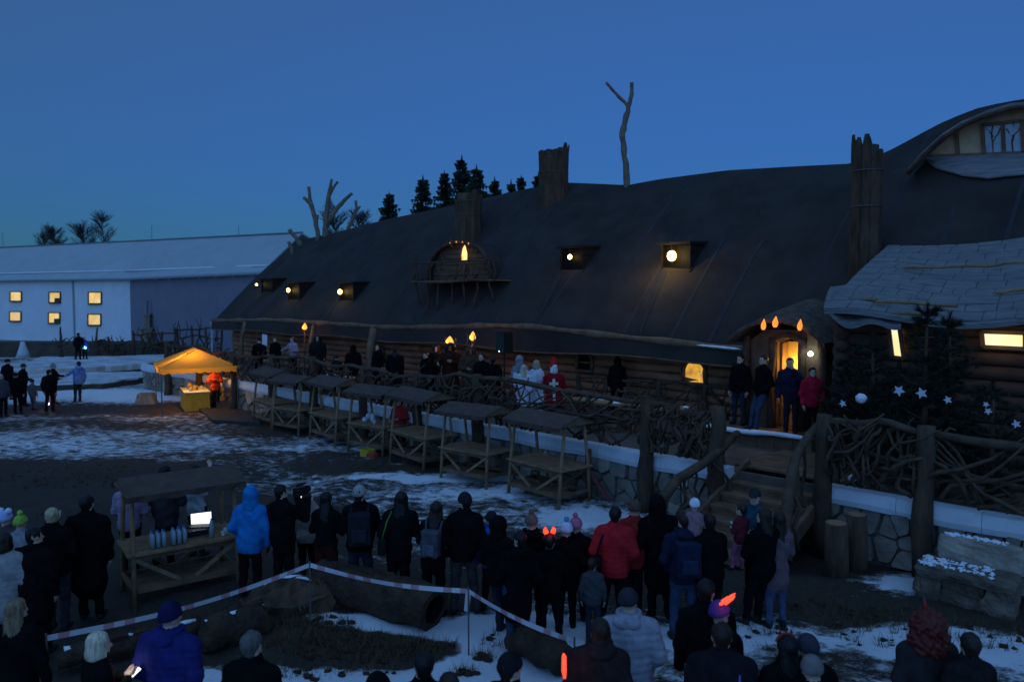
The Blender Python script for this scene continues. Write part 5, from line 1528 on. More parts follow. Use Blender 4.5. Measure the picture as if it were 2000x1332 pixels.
def bare_tree(px, ybase, ytop, dist, label, seed, spread=.5, thick=.016, group=None, depth=6, twig=.018):
    top = at_d(px, ytop, dist); bz = at_d(px, ybase, dist).z - 3; h = top.z - bz; base = Vector((top.x, top.y, bz)); M = mk(base); rr = random.Random(seed)
    t = thing('bare_tree', label, 'tree', M, group); trunk = MB(M); tw = MB(M)
    def stick(mb_, p, d, L_, r_, sides):
        q = p + d * L_; m_ = p.lerp(q, .5) + Vector((rr.uniform(-1, 1), rr.uniform(-1, 1), rr.uniform(0, 1))) * L_ * .07
        mb_.tube([p, m_, q], [r_, r_ * .8, r_ * .45], sides, cap=False); return [p.lerp(m_, .6), m_, m_.lerp(q, .5), q]
    K = 7; lead = [Vector((rr.uniform(-1, 1) * h * .012 * i, rr.uniform(-1, 1) * h * .012 * i, h * .97 * i / K)) for i in range(K + 1)]
    trunk.tube(lead, [max(twig, h * thick * (1 - .9 * i / K)) for i in range(K + 1)], 7)
    def off(d, s_):
        a_ = rr.uniform(0, 6.28); return (d + Vector((math.cos(a_) * s_, math.sin(a_) * s_, rr.uniform(-.1, .35)))).normalized()
    for k in range(34):
        u = rr.uniform(.22, .98); i = min(K - 1, int(u * K)); p0 = lead[i].lerp(lead[i + 1], u * K - i)
        L_ = h * spread * .55 * (math.sin(math.pi * min(1, (u - .12) * 1.05)) * .75 + .18) * rr.uniform(.7, 1.2); a_ = rr.uniform(0, 6.28)
        d = Vector((math.cos(a_) * .8, math.sin(a_) * .8, rr.uniform(.5, 1.2))).normalized()
        for p1 in stick(tw, p0, d, L_, twig * 2.2, 4):
            for k2 in range(3):
                for p2 in stick(tw, p1, off(d, .7), L_ * rr.uniform(.3, .5), twig * 1.2, 3)[1::2]:
                    for k3 in range(2): stick(tw, p2, off(d, .9), L_ * rr.uniform(.15, .3), twig * .8, 3)
    trunk.build('trunk', BARK(), t, smooth=True); tw.build('crown', mat('twigs', (.05, .04, .035), .9), t)
bare_tree(108, 482, 452, 110, 'bare round tree left of the pair behind the white warehouse', 5, .75, group='bare trees behind the warehouse', twig=.017)
bare_tree(88, 484, 458, 112, 'low bare tree at the far left behind the warehouse ridge', 15, .8, group='bare trees behind the warehouse', twig=.017)
bare_tree(165, 478, 445, 108, 'bare shrubby tree between the two behind the warehouse', 25, .8, group='bare trees behind the warehouse', twig=.017)
bare_tree(200, 478, 418, 105, 'tallest bare tree behind the warehouse ridge', 8, .45, group='bare trees behind the warehouse', twig=.017)
bare_tree(655, 455, 405, 75, 'fine-twigged bare tree behind the dead trunks on the roof', 11, .5, twig=.016)
bare_tree(700, 440, 418, 78, 'fine-twigged low bare tree right of the dead trunks', 12, .6, twig=.016)
# dead trunks set on the hall roof
def dead_trunk(label, paths, dist, group='dead trunks set on the roof'):
    p0 = at_d(*paths[0][0][:2], dist); t = thing('dead_trunk', label, 'trunk', mk(p0 - up * .6), group)
    for i, path in enumerate(paths):
        P = [at_d(x, y, dist) for x, y, r_ in path]; r_ = [q[2] / (FPX / dist) for q in path]
        if i == 0: P = [P[0] - up * .6] + P; r_ = [r_[0]] + r_
        P2 = []; r2 = []
        rq = random.Random(int(path[0][0]))
        for a_ in range(len(P) - 1):
            for t_ in (0, .33, .66): P2.append(P[a_].lerp(P[a_ + 1], t_) + Vector((rq.uniform(-1, 1), 0, rq.uniform(-1, 1))) * r_[a_] * .16); r2.append(lerp(r_[a_], r_[a_ + 1], t_) * rq.uniform(.8, 1.0))
        P2.append(P[-1]); r2.append(r_[-1]); P, r_ = P2, r2
        mb = MB(); mb.tube(P, r_, 9, rough=.12, seed=i); mb.build('stem' if i == 0 else 'limb', mat('dead_wood', (.17, .135, .10), .9, .4, 3, .5, 14), t, smooth=True)
dR = lambda px, py: B(*on_roof(px, py)).y
dead_trunk('tall forked dead trunk rising alone from the roof ridge', [[(1225, 364, 6.5), (1222, 320, 6.5), (1217, 280, 6), (1215, 262, 7), (1222, 235, 6), (1228, 210, 5.5), (1233, 185, 4.5), (1234, 162, 3.5)], [(1228, 210, 4), (1215, 195, 3.8), (1200, 180, 3.2), (1184, 162, 3)]], 29.5)
dead_trunk('left forked dead trunk of the three on the roof end', [[(622, 462, 5.5), (616, 430, 5), (607, 400, 4.5), (603, 365, 3)], [(607, 400, 3.5), (593, 386, 3.5)], [(617, 435, 3.5), (621, 420, 3)]], 45.0)
dead_trunk('tallest dead trunk of the three on the roof end', [[(636, 460, 7), (637, 425, 6), (642, 385, 5), (648, 350, 2.5)], [(644, 380, 4), (652, 365, 3), (660, 355, 2.5)], [(638, 440, 6), (660, 405, 4.5), (676, 388, 4), (688, 378, 3)]], 45.0)
dead_trunk('right short dead trunk of the three on the roof end', [[(680, 447, 4.5), (690, 425, 4), (696, 408, 3.5), (695, 392, 2.5)], [(694, 415, 3), (704, 403, 2)]], 44.5)
dead_trunk('leaning dead stump upper of the two on the roof rake', [[(588, 478, 5.5), (578, 464, 5), (565, 449, 4)]], 46)
dead_trunk('short dead stump lower of the two on the roof rake', [[(571, 490, 4), (568, 482, 4), (563, 473, 3.5)]], 45)

# pines behind the fence at right
def pine(px, py_base, h, rad, label, seed, n_need=1.0, z0=DECK, nn_=14.9):
    w, n, _ = at_n(px, py_base, nn_); base = B(w, n, z0); M = mk(base); rr = random.Random(seed)
    t = thing('pine_tree', label, 'tree', M, 'young pines behind the branch fence')
    mb = MB(M); mb.tube([(0, 0, 0), (.03, .02, h * .5), (0, 0, h)], [.07, .05, .015], 7, rough=.05); mb.build('trunk', BARK(), t, smooth=True)
    vs = []; fs = []; tw = MB(M)
    def tuft(p, d, L_):
        for k in range(int(15 * n_need)):
            a = Vector((rr.gauss(0, 1), rr.gauss(0, 1), rr.gauss(0, 1))).normalized(); q = (d * 1.1 + a * .75).normalized() * L_ * rr.uniform(.6, 1.1)
            s_ = a.cross(q).normalized() * .0065; o = len(vs); vs.extend([p - s_, p + s_, p + q]); fs.append((o, o + 1, o + 2))
    z = h * .08
    while z < h * .97:
        f = 1 - z / h; L0 = rad * (f ** .7) * rr.uniform(.8, 1.1) + .1
        for k in range(rr.randint(5, 6)):
            a = rr.uniform(0, 6.28); L_ = L0 * rr.uniform(.6, 1.1); d = Vector((math.cos(a), math.sin(a), rr.uniform(.25, .7))).normalized()
            e = Vector((0, 0, z)) + d * L_; tw.tube([(0, 0, z), Vector((0, 0, z)) + d * L_ * .5 - up * .04, e], [.018, .014, .008], 4, cap=False)
            m_ = max(3, int(L_ / .085))
            for q in range(1, m_ + 1): tuft(Vector((0, 0, z)).lerp(e, q / m_) + Vector((rr.uniform(-.04, .04), rr.uniform(-.04, .04), rr.uniform(-.04, .04))), (d + up * .3).normalized(), .15)
            for sg in (-1, 1):
                sd = Vector((-d.y, d.x, .3)).normalized() * sg; e2 = Vector((0, 0, z)).lerp(e, .55) + sd * L_ * .4
                for q in range(1, 4): tuft(Vector((0, 0, z)).lerp(e, .55).lerp(e2, q / 3), (sd + d).normalized(), .14)
        z += rr.uniform(.16, .26)
    for k in range(14): tuft(Vector((0, 0, h * (.88 + .12 * k / 14))), up, .14)
    kind(tw.build('boughs', BARK(), t), 'stuff')
    mb = MB(M); mb.add(vs, fs); mb.build('crown', mat('pine_needles', (.018, .028, .016), .8, .4, 3, 0), t)
pine(1700, 850, 2.75, 1.15, 'bushy young pine nearest the porch, behind the fence', 1, 1.3, nn_=15.2)
pine(1752, 855, 2.3, 1.05, 'bushy young pine hiding the foot of the narrow lit window', 7, nn_=15.0)
pine(1650, 850, 2.2, .7, 'low pine closest to the crimson jacket beside the porch', 8, nn_=15.6)
pine(1803, 860, 3.35, .85, 'tallest young pine with an upright leader before the narrow lit window', 2, nn_=14.6)
pine(1848, 855, 3.2, .8, 'slim young pine with a leader right of the tallest one', 3, nn_=14.8)
pine(1935, 880, 2.1, 1.0, 'low bushy pine at the right edge below the wide lit window', 4, nn_=14.6)
# star ornaments
def star(px, py, r_, label, n, col=(.6, .64, .72), bright=0):
    w, n, z = at_n(px, py, n); mb = MB(BF); pts = []
    rr = random.Random(px); ph = rr.uniform(0, 1)
    for k in range(10): a = math.pi / 2 + ph + k * math.pi / 5; q = r_ if k % 2 == 0 else r_ * .45; pts.append(Vector((w + q * math.cos(a), n, z + q * math.sin(a))))
    mb.prism(pts, (0, .015, 0), (0, -.015, 0)); tag(mb.build('star_ornament', mat('star_paint', col, .4, .05), M=I4), label, 'ornament', 'pale stars hung in the pines')
star(1646, 788, .07, 'small pale star low in the pines beside the red jacket', 14.2)
star(1756, 763, .10, 'big pale star, left of the two in the middle pine', 14.0)
star(1800, 768, .10, 'big pale star, right of the two in the middle pine', 14.0)
star(1851, 781, .07, 'thin pinkish star right of the two big ones', 14.0, (.6, .5, .55))
star(1930, 803, .06, 'tiny pale star in the low right pine, lower one', 13.95)
star(1926, 790, .05, 'tiny pale star in the low right pine, upper one', 13.95)
star(1985, 828, .07, 'dim pale star at the far right edge of the pines', 13.95, (.5, .5, .55))
w, n, z = at_n(1682, 778, 14.3); 
tag(MB(BF).ball((w, n, z), (.10, .08, .09), 12, 8, rough=.1).build('paper_ball', SNOW(), M=I4, smooth=True), 'round white paper ball hung low in the bushy pine', 'ornament')
for i, (px, py, lab) in enumerate(((1716, 893, 'pale yellow stone on the bank under the pines, larger right one'), (1690, 890, 'pale yellow stone on the bank under the pines, smaller left one'))):
    w, n, z = at_n(px, py, WALL_N + .6); mb = MB(BF); mb.ball((w, n, DECK + .1), (.11 - .03 * i, .09, .07), 9, 6, rough=.1, seed=i); tag(mb.build('bank_stone', mat('pale_stone', (.5, .42, .28), .9), M=I4), lab, 'stone')

# ------------------------------------------------------------------ dry grass and clods poking through the snow
rr = random.Random(31); vs = []; fs = []; cl = MB()
spots = [(690, 1268, 1.15, .34, 330), (830, 1268, .4, .16, 60), (945, 1282, .14, .07, 26), (905, 1310, .2, .06, 24), (560, 1235, .9, .2, 120), (470, 1215, .9, .25, 110), (1000, 1255, .5, .3, 24), (640, 1312, .9, .16, 46), (1640, 1195, 1.2, .4, 110), (1740, 1235, .7, .3, 50), (1930, 1240, .9, .5, 80), (800, 915, 1.6, .4, 90), (600, 850, 2.2, .8, 110), (300, 1010, 2.5, .8, 120), (110, 930, 3.0, 1.2, 170), (1480, 1250, .8, .4, 40)]
def gz(x, y):
    i = min(len(GXA) - 2, max(0, int(np.searchsorted(GXA, x)) - 1)); j = min(len(GYA) - 2, max(0, int(np.searchsorted(GYA, y)) - 1)); return float(ZG[j, i])
for (px, py, rx, ry, cnt) in spots:
    c = at_z(px, py, 0)
    for k in range(cnt):
        a = rr.uniform(0, 6.28); q = math.sqrt(rr.random()); x, y = c.x + rx * q * math.cos(a), c.y + ry * q * math.sin(a); z = gz(x, y) - .015
        for m_ in range(rr.randint(3, 6)):
            b_ = rr.uniform(0, 6.28); L_ = rr.uniform(.05, .17); wd = .006; t_ = rr.uniform(.3, 1.1); dx, dy = math.cos(b_), math.sin(b_)
            x2, y2 = x + rr.uniform(-.05, .05), y + rr.uniform(-.05, .05)
            o = len(vs); vs += [(x2 - dy * wd, y2 + dx * wd, z), (x2 + dy * wd, y2 - dx * wd, z), (x2 + dx * L_ * t_, y2 + dy * L_ * t_, z + L_)]; fs.append((o, o + 1, o + 2))
        if rr.random() < .35:
            r_ = rr.uniform(.015, .055); cl.ball((x, y, z + r_ * .3), (r_ * 1.3, r_, r_ * .8), 6, 4, rough=.3, seed=k)
mb = MB(); mb.add(vs, fs)
tag(kind(mb.build('dry_grass', mat('dry_grass', (.10, .065, .03), .95, .4, 6, 0)), 'stuff'), 'thin dry grass poking through mud and snow', 'grass')
tag(kind(cl.build('mud_clods', mat('mud_clod', (.045, .027, .015), .95, .4, 6, .5)), 'stuff'), 'scattered dark mud clods on the trodden ground', 'mud')
# ------------------------------------------------------------------ people: continuous bodies from a signed distance field
def surfnet(f, lo, hi, h):
    ax = [np.arange(lo[i], hi[i] + h, h) for i in range(3)]
    shp = tuple(len(a) for a in ax)
    G = np.stack(np.meshgrid(*ax, indexing='ij'), -1)
    # evaluate coarsely first, then finely only near the surface
    c3 = [a[1::3] if len(a) > 3 else a[:1] for a in ax]
    Gc = np.stack(np.meshgrid(*c3, indexing='ij'), -1); Vc = f(Gc.reshape(-1, 3)).reshape(Gc.shape[:3])
    ii = [np.minimum(np.arange(n_) // 3, len(c) - 1) for n_, c in zip(shp, c3)]
    V = Vc[np.ix_(*ii)].copy()
    near_ = np.abs(V) < 4.2 * h + .02
    V[near_] = f(G[near_])
    nx, ny, nz = shp
    acc = np.zeros((nx - 1, ny - 1, nz - 1, 3)); cnt = np.zeros((nx - 1, ny - 1, nz - 1))
    cr = []
    for ax_ in range(3):
        sl0 = [slice(None)] * 3; sl1 = [slice(None)] * 3
        sl0[ax_] = slice(0, -1); sl1[ax_] = slice(1, None)
        a, b = V[tuple(sl0)], V[tuple(sl1)]
        c = (a < 0) != (b < 0)
        cr.append((c, a < 0))
        den = np.where(np.abs(a - b) < 1e-9, 1e-9, a - b)
        t = np.clip(a / den, 0, 1)
        I = np.argwhere(c)
        P = I.astype(float); P[:, ax_] += t[c]
        o = [i for i in range(3) if i != ax_]
        for d0 in (0, 1):
            for d1 in (0, 1):
                J = I.copy(); J[:, o[0]] -= d0; J[:, o[1]] -= d1
                ok = (J >= 0).all(1) & (J < np.array([nx - 1, ny - 1, nz - 1])).all(1)
                np.add.at(acc, tuple(J[ok].T), P[ok]); np.add.at(cnt, tuple(J[ok].T), 1)
    m = cnt > 0
    ids = -np.ones(m.shape, int); ids[m] = np.arange(m.sum())
    verts = acc[m] / cnt[m][:, None] * h + np.array(lo)
    quads = []
    for ax_ in range(3):
        c, neg = cr[ax_]
        I = np.argwhere(c); o = [i for i in range(3) if i != ax_]
        ok = (I[:, o[0]] > 0) & (I[:, o[1]] > 0) & (I[:, o[0]] < shp[o[0]] - 1) & (I[:, o[1]] < shp[o[1]] - 1)
        I = I[ok]; s = neg[c][ok]
        Q = []
        for d0, d1 in ((0, 0), (1, 0), (1, 1), (0, 1)):
            J = I.copy(); J[:, o[0]] -= d0; J[:, o[1]] -= d1; Q.append(ids[tuple(J.T)])
        Q = np.stack(Q, -1)
        flip = s if ax_ != 1 else ~s
        Q[~flip] = Q[~flip][:, ::-1]
        quads.append(Q)
    return verts, np.concatenate(quads)
def q_mesh(name, V, Q, mats_, midx=None, smooth=True):
    me = bpy.data.meshes.new(name)
    me.vertices.add(len(V)); me.vertices.foreach_set('co', V.astype(np.float32).ravel())
    me.loops.add(Q.size); me.loops.foreach_set('vertex_index', Q.ravel().astype(np.int32))
    me.polygons.add(len(Q)); me.polygons.foreach_set('loop_start', np.arange(0, Q.size, 4, dtype=np.int32)); me.polygons.foreach_set('loop_total', np.full(len(Q), 4, np.int32))
    me.polygons.foreach_set('use_smooth', np.full(len(Q), smooth))
    for m_ in mats_: me.materials.append(m_)
    if midx is not None: me.polygons.foreach_set('material_index', midx.astype(np.int32))
    me.update(calc_edges=True); return me
def cap_d(P, a, b, ra, rb, sy=1.0):
    a = np.array(a, float); b = np.array(b, float); Q = P
    if sy != 1.0:
        k = np.array([1, 1 / sy, 1]); Q = P * k; a = a * k; b = b * k
    ab = b - a; t = np.clip(((Q - a) @ ab) / max(1e-9, ab @ ab), 0, 1)
    return (np.linalg.norm(Q - a - t[:, None] * ab, axis=1) - (ra + (rb - ra) * t)) * (sy if sy < 1 else 1)
def ell_d(P, c, r):
    r = np.array(r, float); q = (P - np.array(c)) / r; l = np.linalg.norm(q, axis=1)
    g = np.linalg.norm(q / r, axis=1)
    return l * (l - 1) / np.maximum(g, 1e-6)
def evalp(P, prims, k=0.03):
    D = None; best = None; bi = None
    for p in prims:
        d = p[1](P); mi = p[0]
        if D is None: D = d.copy(); best = d.copy(); bi = np.full(len(P), mi)
        else:
            kk = p[2] if len(p) > 2 else k
            h = np.clip(.5 + .5 * (D - d) / kk, 0, 1); D = D * (1 - h) + d * h - kk * h * (1 - h)
            w = d < best; best = np.where(w, d, best); bi = np.where(w, mi, bi)
    return D, bi
def wrinkle(P, amp, s=0.0):
    x, y, z = P[:, 0], P[:, 1], P[:, 2]
    return amp * (np.sin(31 * z + 9 * x + s + 2.5 * np.sin(11 * x + 7 * y + s)) * .6 + np.sin(47 * x + 23 * z + 13 * y + 2 * s) * .3)

ARMS = {'down': ((.245, -.03, 1.11), (.25, .05, .86)), 'pocket': ((.265, -.06, 1.12), (.195, .12, .96)), 'front': ((.25, .03, 1.12), (.09, .24, 1.12)),
        'photo': ((.27, .17, 1.22), (.09, .26, 1.50)), 'high': ((.30, .12, 1.44), (.16, .26, 1.66)), 'hold': ((.255, .06, 1.12), (.06, .25, 1.22)), 'out': ((.36, .05, 1.2), (.36, .28, 1.18)), 'cross': ((.29, .06, 1.16), (-.06, .2, 1.24))}
HAND = {}
def hand_mesh(m_):
    if m_.name in HAND: return HAND[m_.name]
    pr = [(0, lambda P: ell_d(P, (0, 0, -.045), (.016, .040, .052)))]
    for i, (y, L_, a) in enumerate(((.030, .070, .30), (.010, .080, .36), (-.010, .074, .42), (-.029, .058, .5))):
        k1 = (-.012, y, -.085 - L_ * .35); k2 = (-.012 - math.sin(a) * L_ * .6, y, -.085 - L_ * .35 - math.cos(a) * L_ * .5)
        pr.append((0, lambda P, y=y, k1=k1: cap_d(P, (0, y * .9, -.075), k1, .0095, .0088), .008)); pr.append((0, lambda P, k1=k1, k2=k2: cap_d(P, k1, k2, .0088, .0070), .006))
    pr.append((0, lambda P: cap_d(P, (0, .034, -.03), (-.010, .062, -.062), .0125, .0105), .012)); pr.append((0, lambda P: cap_d(P, (-.010, .062, -.062), (-.018, .066, -.092), .0105, .008), .006))
    pr.append((0, lambda P: cap_d(P, (0, 0, .03), (0, 0, -.03), .025, .024), .02))
    V, Q = surfnet(lambda P: evalp(P, pr, .012)[0], (-.09, -.07, -.19), (.05, .10, .07), .0062)
    HAND[m_.name] = q_mesh('hand', V, Q, [m_]); return HAND[m_.name]
BODY = {}
def body_mesh(s):
    """s: dict with jacket, pants, skin colours, hem, bulk, arms, quilt, legs, child"""
    ck = s['child']; b = s['bulk']; fem = s['fem']
    pr = []
    J, Pn, Sk, Sh = 0, 1, 2, 3
    quilt = s['quilt']; ph = s['seed']
    def clothd(f, amp=.009):
        if quilt: return lambda P: f(P) - .010 * np.abs(np.sin(P[:, 2] * math.pi / .075)) ** .7 - wrinkle(P, .002, ph)
        return lambda P: f(P) - wrinkle(P, amp, ph)
    st = s['stance']
    for sx in (-1, 1):
        hipx = .085; kx = .095 + st * .5; fx = .10 + st; hs_ = s['shift']
        yk, yf = (.02 + s['foot'] * sx * .5, s['foot'] * sx)
        if s['walk']: yf = sx * .20; yk = .05 + sx * .10
        pr.append((Pn, clothd(lambda P, sx=sx: cap_d(P, (sx * hipx + hs_, 0, .90), (sx * kx + hs_ * .5, yk, .49), .096 + .01 * fem, .070)), .03))
        pr.append((Pn, clothd(lambda P, sx=sx: cap_d(P, (sx * kx + hs_ * .5, yk, .49), (sx * fx, yf - .01, .11), .068, .056 if not fem else .048)), .03))
        pr.append((Sh, lambda P, sx=sx: ell_d(P, (sx * (fx + .012), yf + .055, .045), (.047, .135, .05)), .02)); pr.append((Sh, lambda P, sx=sx: cap_d(P, (sx * fx, yf - .01, .05), (sx * fx, yf - .01, .13), .05, .052), .02))
    pr.append((Pn, clothd(lambda P: ell_d(P, (s['shift'], -.01, .92), (.155 + .015 * fem, .108, .12))), .04))
    hem = s['hem']; hw = s['hemw']
    wb = (.165 - .02 * fem) * b
    pr.append((J, clothd(lambda P: ell_d(P, (0, 0, 1.27), (.185 * b, .128 * b, .25))), .05))
    pr.append((J, clothd(lambda P: cap_d(P, (0, 0, 1.25), (0, 0, 1.02), .168 * b, wb * 1.04, .76)), .05))
    pr.append((J, clothd(lambda P: cap_d(P, (0, -.005, 1.02), (s['shift'], -.005, hem + hw * .55), wb * 1.04, hw * 1.06, .80)), .04))
    pr.append((J, clothd(lambda P: cap_d(P, (-.135 * b, -.01, 1.395), (.135 * b, -.01, 1.395), .072, .072)), .06))
    for sx in (-1, 1): pr.append((J, lambda P, sx=sx: cap_d(P, (sx * .02, -.015, 1.475), (sx * .14 * b, -.01, 1.405), .055, .06), .05))
    pr.append((J, lambda P: cap_d(P, (0, -.005, 1.42), (0, .0, 1.50), .075, .066), .04))
    pr.append((J, lambda P: np.hypot(np.hypot(P[:, 0], P[:, 1] * 1.05) - .068, (P[:, 2] - 1.505 - .12 * P[:, 1]) * .6) - .022, .02))
    for sx, nm in ((-1, s['arms'][0]), (1, s['arms'][1])):
        (ex, ey, ez), (wx, wy, wz) = ARMS[nm]
        sh = (sx * .170 * b, -.01, 1.385); el = (sx * ex * (.6 + .4 * b), ey, ez); wr = (sx * wx, wy, wz)
        r0 = .068 * b
        pr.append((J, clothd(lambda P, sh=sh, el=el: cap_d(P, sh, el, r0, r0 * .84)), .035)); pr.append((J, clothd(lambda P, el=el, wr=wr: cap_d(P, el, wr, r0 * .84, r0 * .66)), .025))
    hs = ck; hz = 1.635
    ct, sn = math.cos(s['turn']), math.sin(s['turn'])
    def H(c): return ((c[0] * ct - c[1] * sn) * hs, .01 + (c[0] * sn + c[1] * ct) * hs, 1.52 + (c[2]) * hs)
    hp = [ell_d, cap_d]
    pr.append((Sk, lambda P: cap_d(P, (0, -.005, 1.46), H((0, -.005, .05)), .056, .056 * (.5 + .5 * hs)), .025))
    pr.append((Sk, lambda P: ell_d(P, H((0, -.012, .135)), (.077 * hs, .098 * hs, .098 * hs)), .02))
    pr.append((Sk, lambda P: ell_d(P, H((0, .022, .065)), (.058 * hs, .070 * hs, .075 * hs)), .03))
    pr.append((Sk, lambda P: cap_d(P, H((0, .085, .115)), H((0, .108, .075)), .010 * hs, .015 * hs), .012))
    pr.append((Sk, lambda P: ell_d(P, H((0, .085, .03)), (.024 * hs, .012 * hs, .010 * hs)), .008))
    for sx in (-1, 1): pr.append((Sk, lambda P, sx=sx: ell_d(P, H((sx * .078, -.01, .10)), (.012 * hs, .022 * hs, .034 * hs)), .008))
    h = s['res']
    X = .62
    V, Q = surfnet(lambda P: evalp(P, pr, .03)[0], (-X, -.36, -.02), (X, .46, 1.80 + .12 * (ck - 1)), h)
    V[:, 2] = np.maximum(V[:, 2], 0)
    Cn = V[Q].mean(1); _, bi = evalp(Cn, pr)
    # cut the jacket off cleanly at its hem
    bi = np.where((bi == J) & (Cn[:, 2] < hem - .01) & (np.abs(Cn[:, 0]) < .2), Pn, bi) if s['hem'] > .6 else bi
    me = q_mesh('body', V, Q, s['mats'], bi)
    return me
def sdf_part(name, f, lo, hi, h, m_, par, hs=1.0):
    V, Q = surfnet(f, lo, hi, h)
    if len(V) < 4: return None
    o = bpy.data.objects.new(name, q_mesh(name, V, Q, [m_])); C.objects.link(o); o.parent = par; OM[o.name] = OM[par.name]; return o
HAIRM = {}
def hair_mat(col):
    return mat('hair_%03d_%03d_%03d' % tuple(int(c * 255) for c in col), col, .5, .5, 40, .6, 90, (1, 1, .12), dist=.006)
def headwear(t, s, H_, hair, hat, hood, ck, res=.012):
    hs = ck; z0 = 1.52
    ct, sn = math.cos(s['turn']), math.sin(s['turn'])
    def hp(P):
        x, y = P[:, 0] / hs, (P[:, 1] - .01) / hs
        return np.stack([x * ct + y * sn, -x * sn + y * ct, (P[:, 2] - z0) / hs], -1)
    seed = s['seed']
    if hair:
        kindh, col = hair
        def strand(P, a=.004): return a * (np.sin(95 * np.arctan2(P[:, 0], P[:, 1] + .02) * .28 + seed + 2 * np.sin(P[:, 2] * 14 + seed)) + .5 * np.sin(61 * P[:, 0] + 41 * P[:, 1] + seed))
        def f(P0):
            P = hp(P0); d = ell_d(P, (0, -.022, .145), (.089, .105, .098)); front = (P[:, 1] - .045 - .25 * np.clip(P[:, 2] - .13, 0, 1))
            lowcut = .085 - P[:, 2] + 1.2 * np.clip(P[:, 1] + .02, 0, 1) * .6
            short = np.maximum(d, np.maximum(-(P[:, 2] - .055), front * np.where(P[:, 2] < .19, 1, -1)))
            short = np.maximum(np.minimum(d, cap_d(P, (0, -.045, .12), (0, -.048, .05), .080, .055)), -(P[:, 2] - .032 - .55 * np.clip(P[:, 1] + .06, 0, .12))); short = np.maximum(short, np.where(P[:, 2] < .175, P[:, 1] - .035, -1))
            for sx_ in (-1, 1): short = np.maximum(short, -ell_d(P, (sx_ * .09, -.004, .098), (.034, .026, .040)))
            if kindh == 'short': return (short - strand(P, .004) - .005 * np.sin(38 * P[:, 0] + seed) * np.sin(35 * P[:, 2] + 2 * seed) * np.sin(33 * P[:, 1])) * hs
            if kindh == 'bob':
                e = cap_d(P, (0, -.02, .14), (0, -.025, .035), .098, .108); e = np.maximum(e, P[:, 1] - .05 + np.where(P[:, 2] > .17, -1, 0)); e = np.maximum(e, -(P[:, 2] + .03)); e = np.maximum(e, -ell_d(P, (0, .06, .08), (.066, .08, .10)))
                return (np.minimum(short, e) - strand(P, .004)) * hs
            if kindh == 'long':
                e = cap_d(P, (0, -.035, .13), (0, -.075, -.20), .098, .115, .62); e = np.maximum(e, -ell_d(P, (0, .07, .08), (.066, .085, .11))); e = np.maximum(e, np.where(P[:, 2] < .175, P[:, 1] - .03, -1))
                return (np.minimum(short, e) - strand(P, .006)) * hs
            if kindh == 'curly':
                e = np.minimum(ell_d(P, (0, -.03, .10), (.165, .15, .165)), ell_d(P, (0, -.05, -.04), (.19, .14, .17))); e = np.maximum(e, -ell_d(P, (0, .10, .08), (.066, .11, .12)))
                return (e - .022 * np.sin(48 * P[:, 0] + 2.5 * np.sin(17 * P[:, 2] + seed)) * np.sin(46 * P[:, 1] + seed + 2 * np.sin(15 * P[:, 0])) * np.sin(41 * P[:, 2] + 2 * seed) - .010 * np.sin(83 * P[:, 0] + 31 * P[:, 2]) * np.sin(77 * P[:, 2] + 50 * P[:, 1])) * hs
        sdf_part('hair', f, (-.26 * hs, -.26 * hs, z0 - .42 * hs), (.26 * hs, .18 * hs, z0 + .30 * hs), res, hair_mat(col), t)
    if hat:
        kindc, col = hat[0], hat[1]; m_ = fabric(col)
        def f(P0):
            P = hp(P0); d = ell_d(P, (0, -.012, .155), (.096, .112, .105 if kindc != 'slouch' else .13)); d = np.maximum(d, -(P[:, 2] - .125 - .25 * np.clip(P[:, 1] - .0, -.1, .1)))
            rib = .003 * np.sin(np.arctan2(P[:, 0], P[:, 1]) * 26)
            band = np.maximum(ell_d(P, (0, -.012, .14), (.103, .118, .12)), np.abs(P[:, 2] - .15 - .25 * np.clip(P[:, 1], -.1, .1)) - .028)
            e = np.minimum(d - rib, band - rib)
            if kindc == 'cap': e = np.minimum(d, np.maximum(ell_d(P, (0, .12, .155), (.075, .10, .014)), -P[:, 1]))
            if kindc == 'mitre': e = np.maximum(ell_d(P, (0, -.01, .16), (.11 * np.ones(1), .10, .30)) if False else ell_d(P, (0, -.01, .17), (.105, .085, .27)), -(P[:, 2] - .13))
            if kindc == 'wide': e = np.minimum(np.maximum(ell_d(P, (0, 0, .14), (.10, .11, .13)), -(P[:, 2] - .12)), ell_d(P, (0, 0, .14), (.17, .18, .014)))
            return e * hs
        sdf_part({'cap': 'cap', 'mitre': 'mitre', 'wide': 'brimmed_hat'}.get(kindc, 'knit_hat'), f, (-.2 * hs, -.22 * hs, z0 + .06 * hs), (.2 * hs, .26 * hs, z0 + .48 * hs), res, m_, t)
        if kindc == 'pompom':
            sdf_part('pompom', lambda P0: (ell_d(hp(P0), (0, -.02, .29), (.042, .042, .042)) - .004 * np.sin(160 * P0[:, 0]) * np.sin(150 * P0[:, 2])) * hs, (-.08 * hs, -.1 * hs, z0 + .2 * hs), (.08 * hs, .08 * hs, z0 + .37 * hs), .008, fabric(hat[2] if len(hat) > 2 else col), t)
        if kindc == 'bobbles':
            for sx in (-1, 1): sdf_part('pompom', lambda P0, sx=sx: ell_d(hp(P0), (sx * .07, -.02, .26), (.05, .05, .05)) * hs, (-.16 * hs, -.1 * hs, z0 + .18 * hs), (.16 * hs, .08 * hs, z0 + .34 * hs), .009, fabric(hat[2]), t)
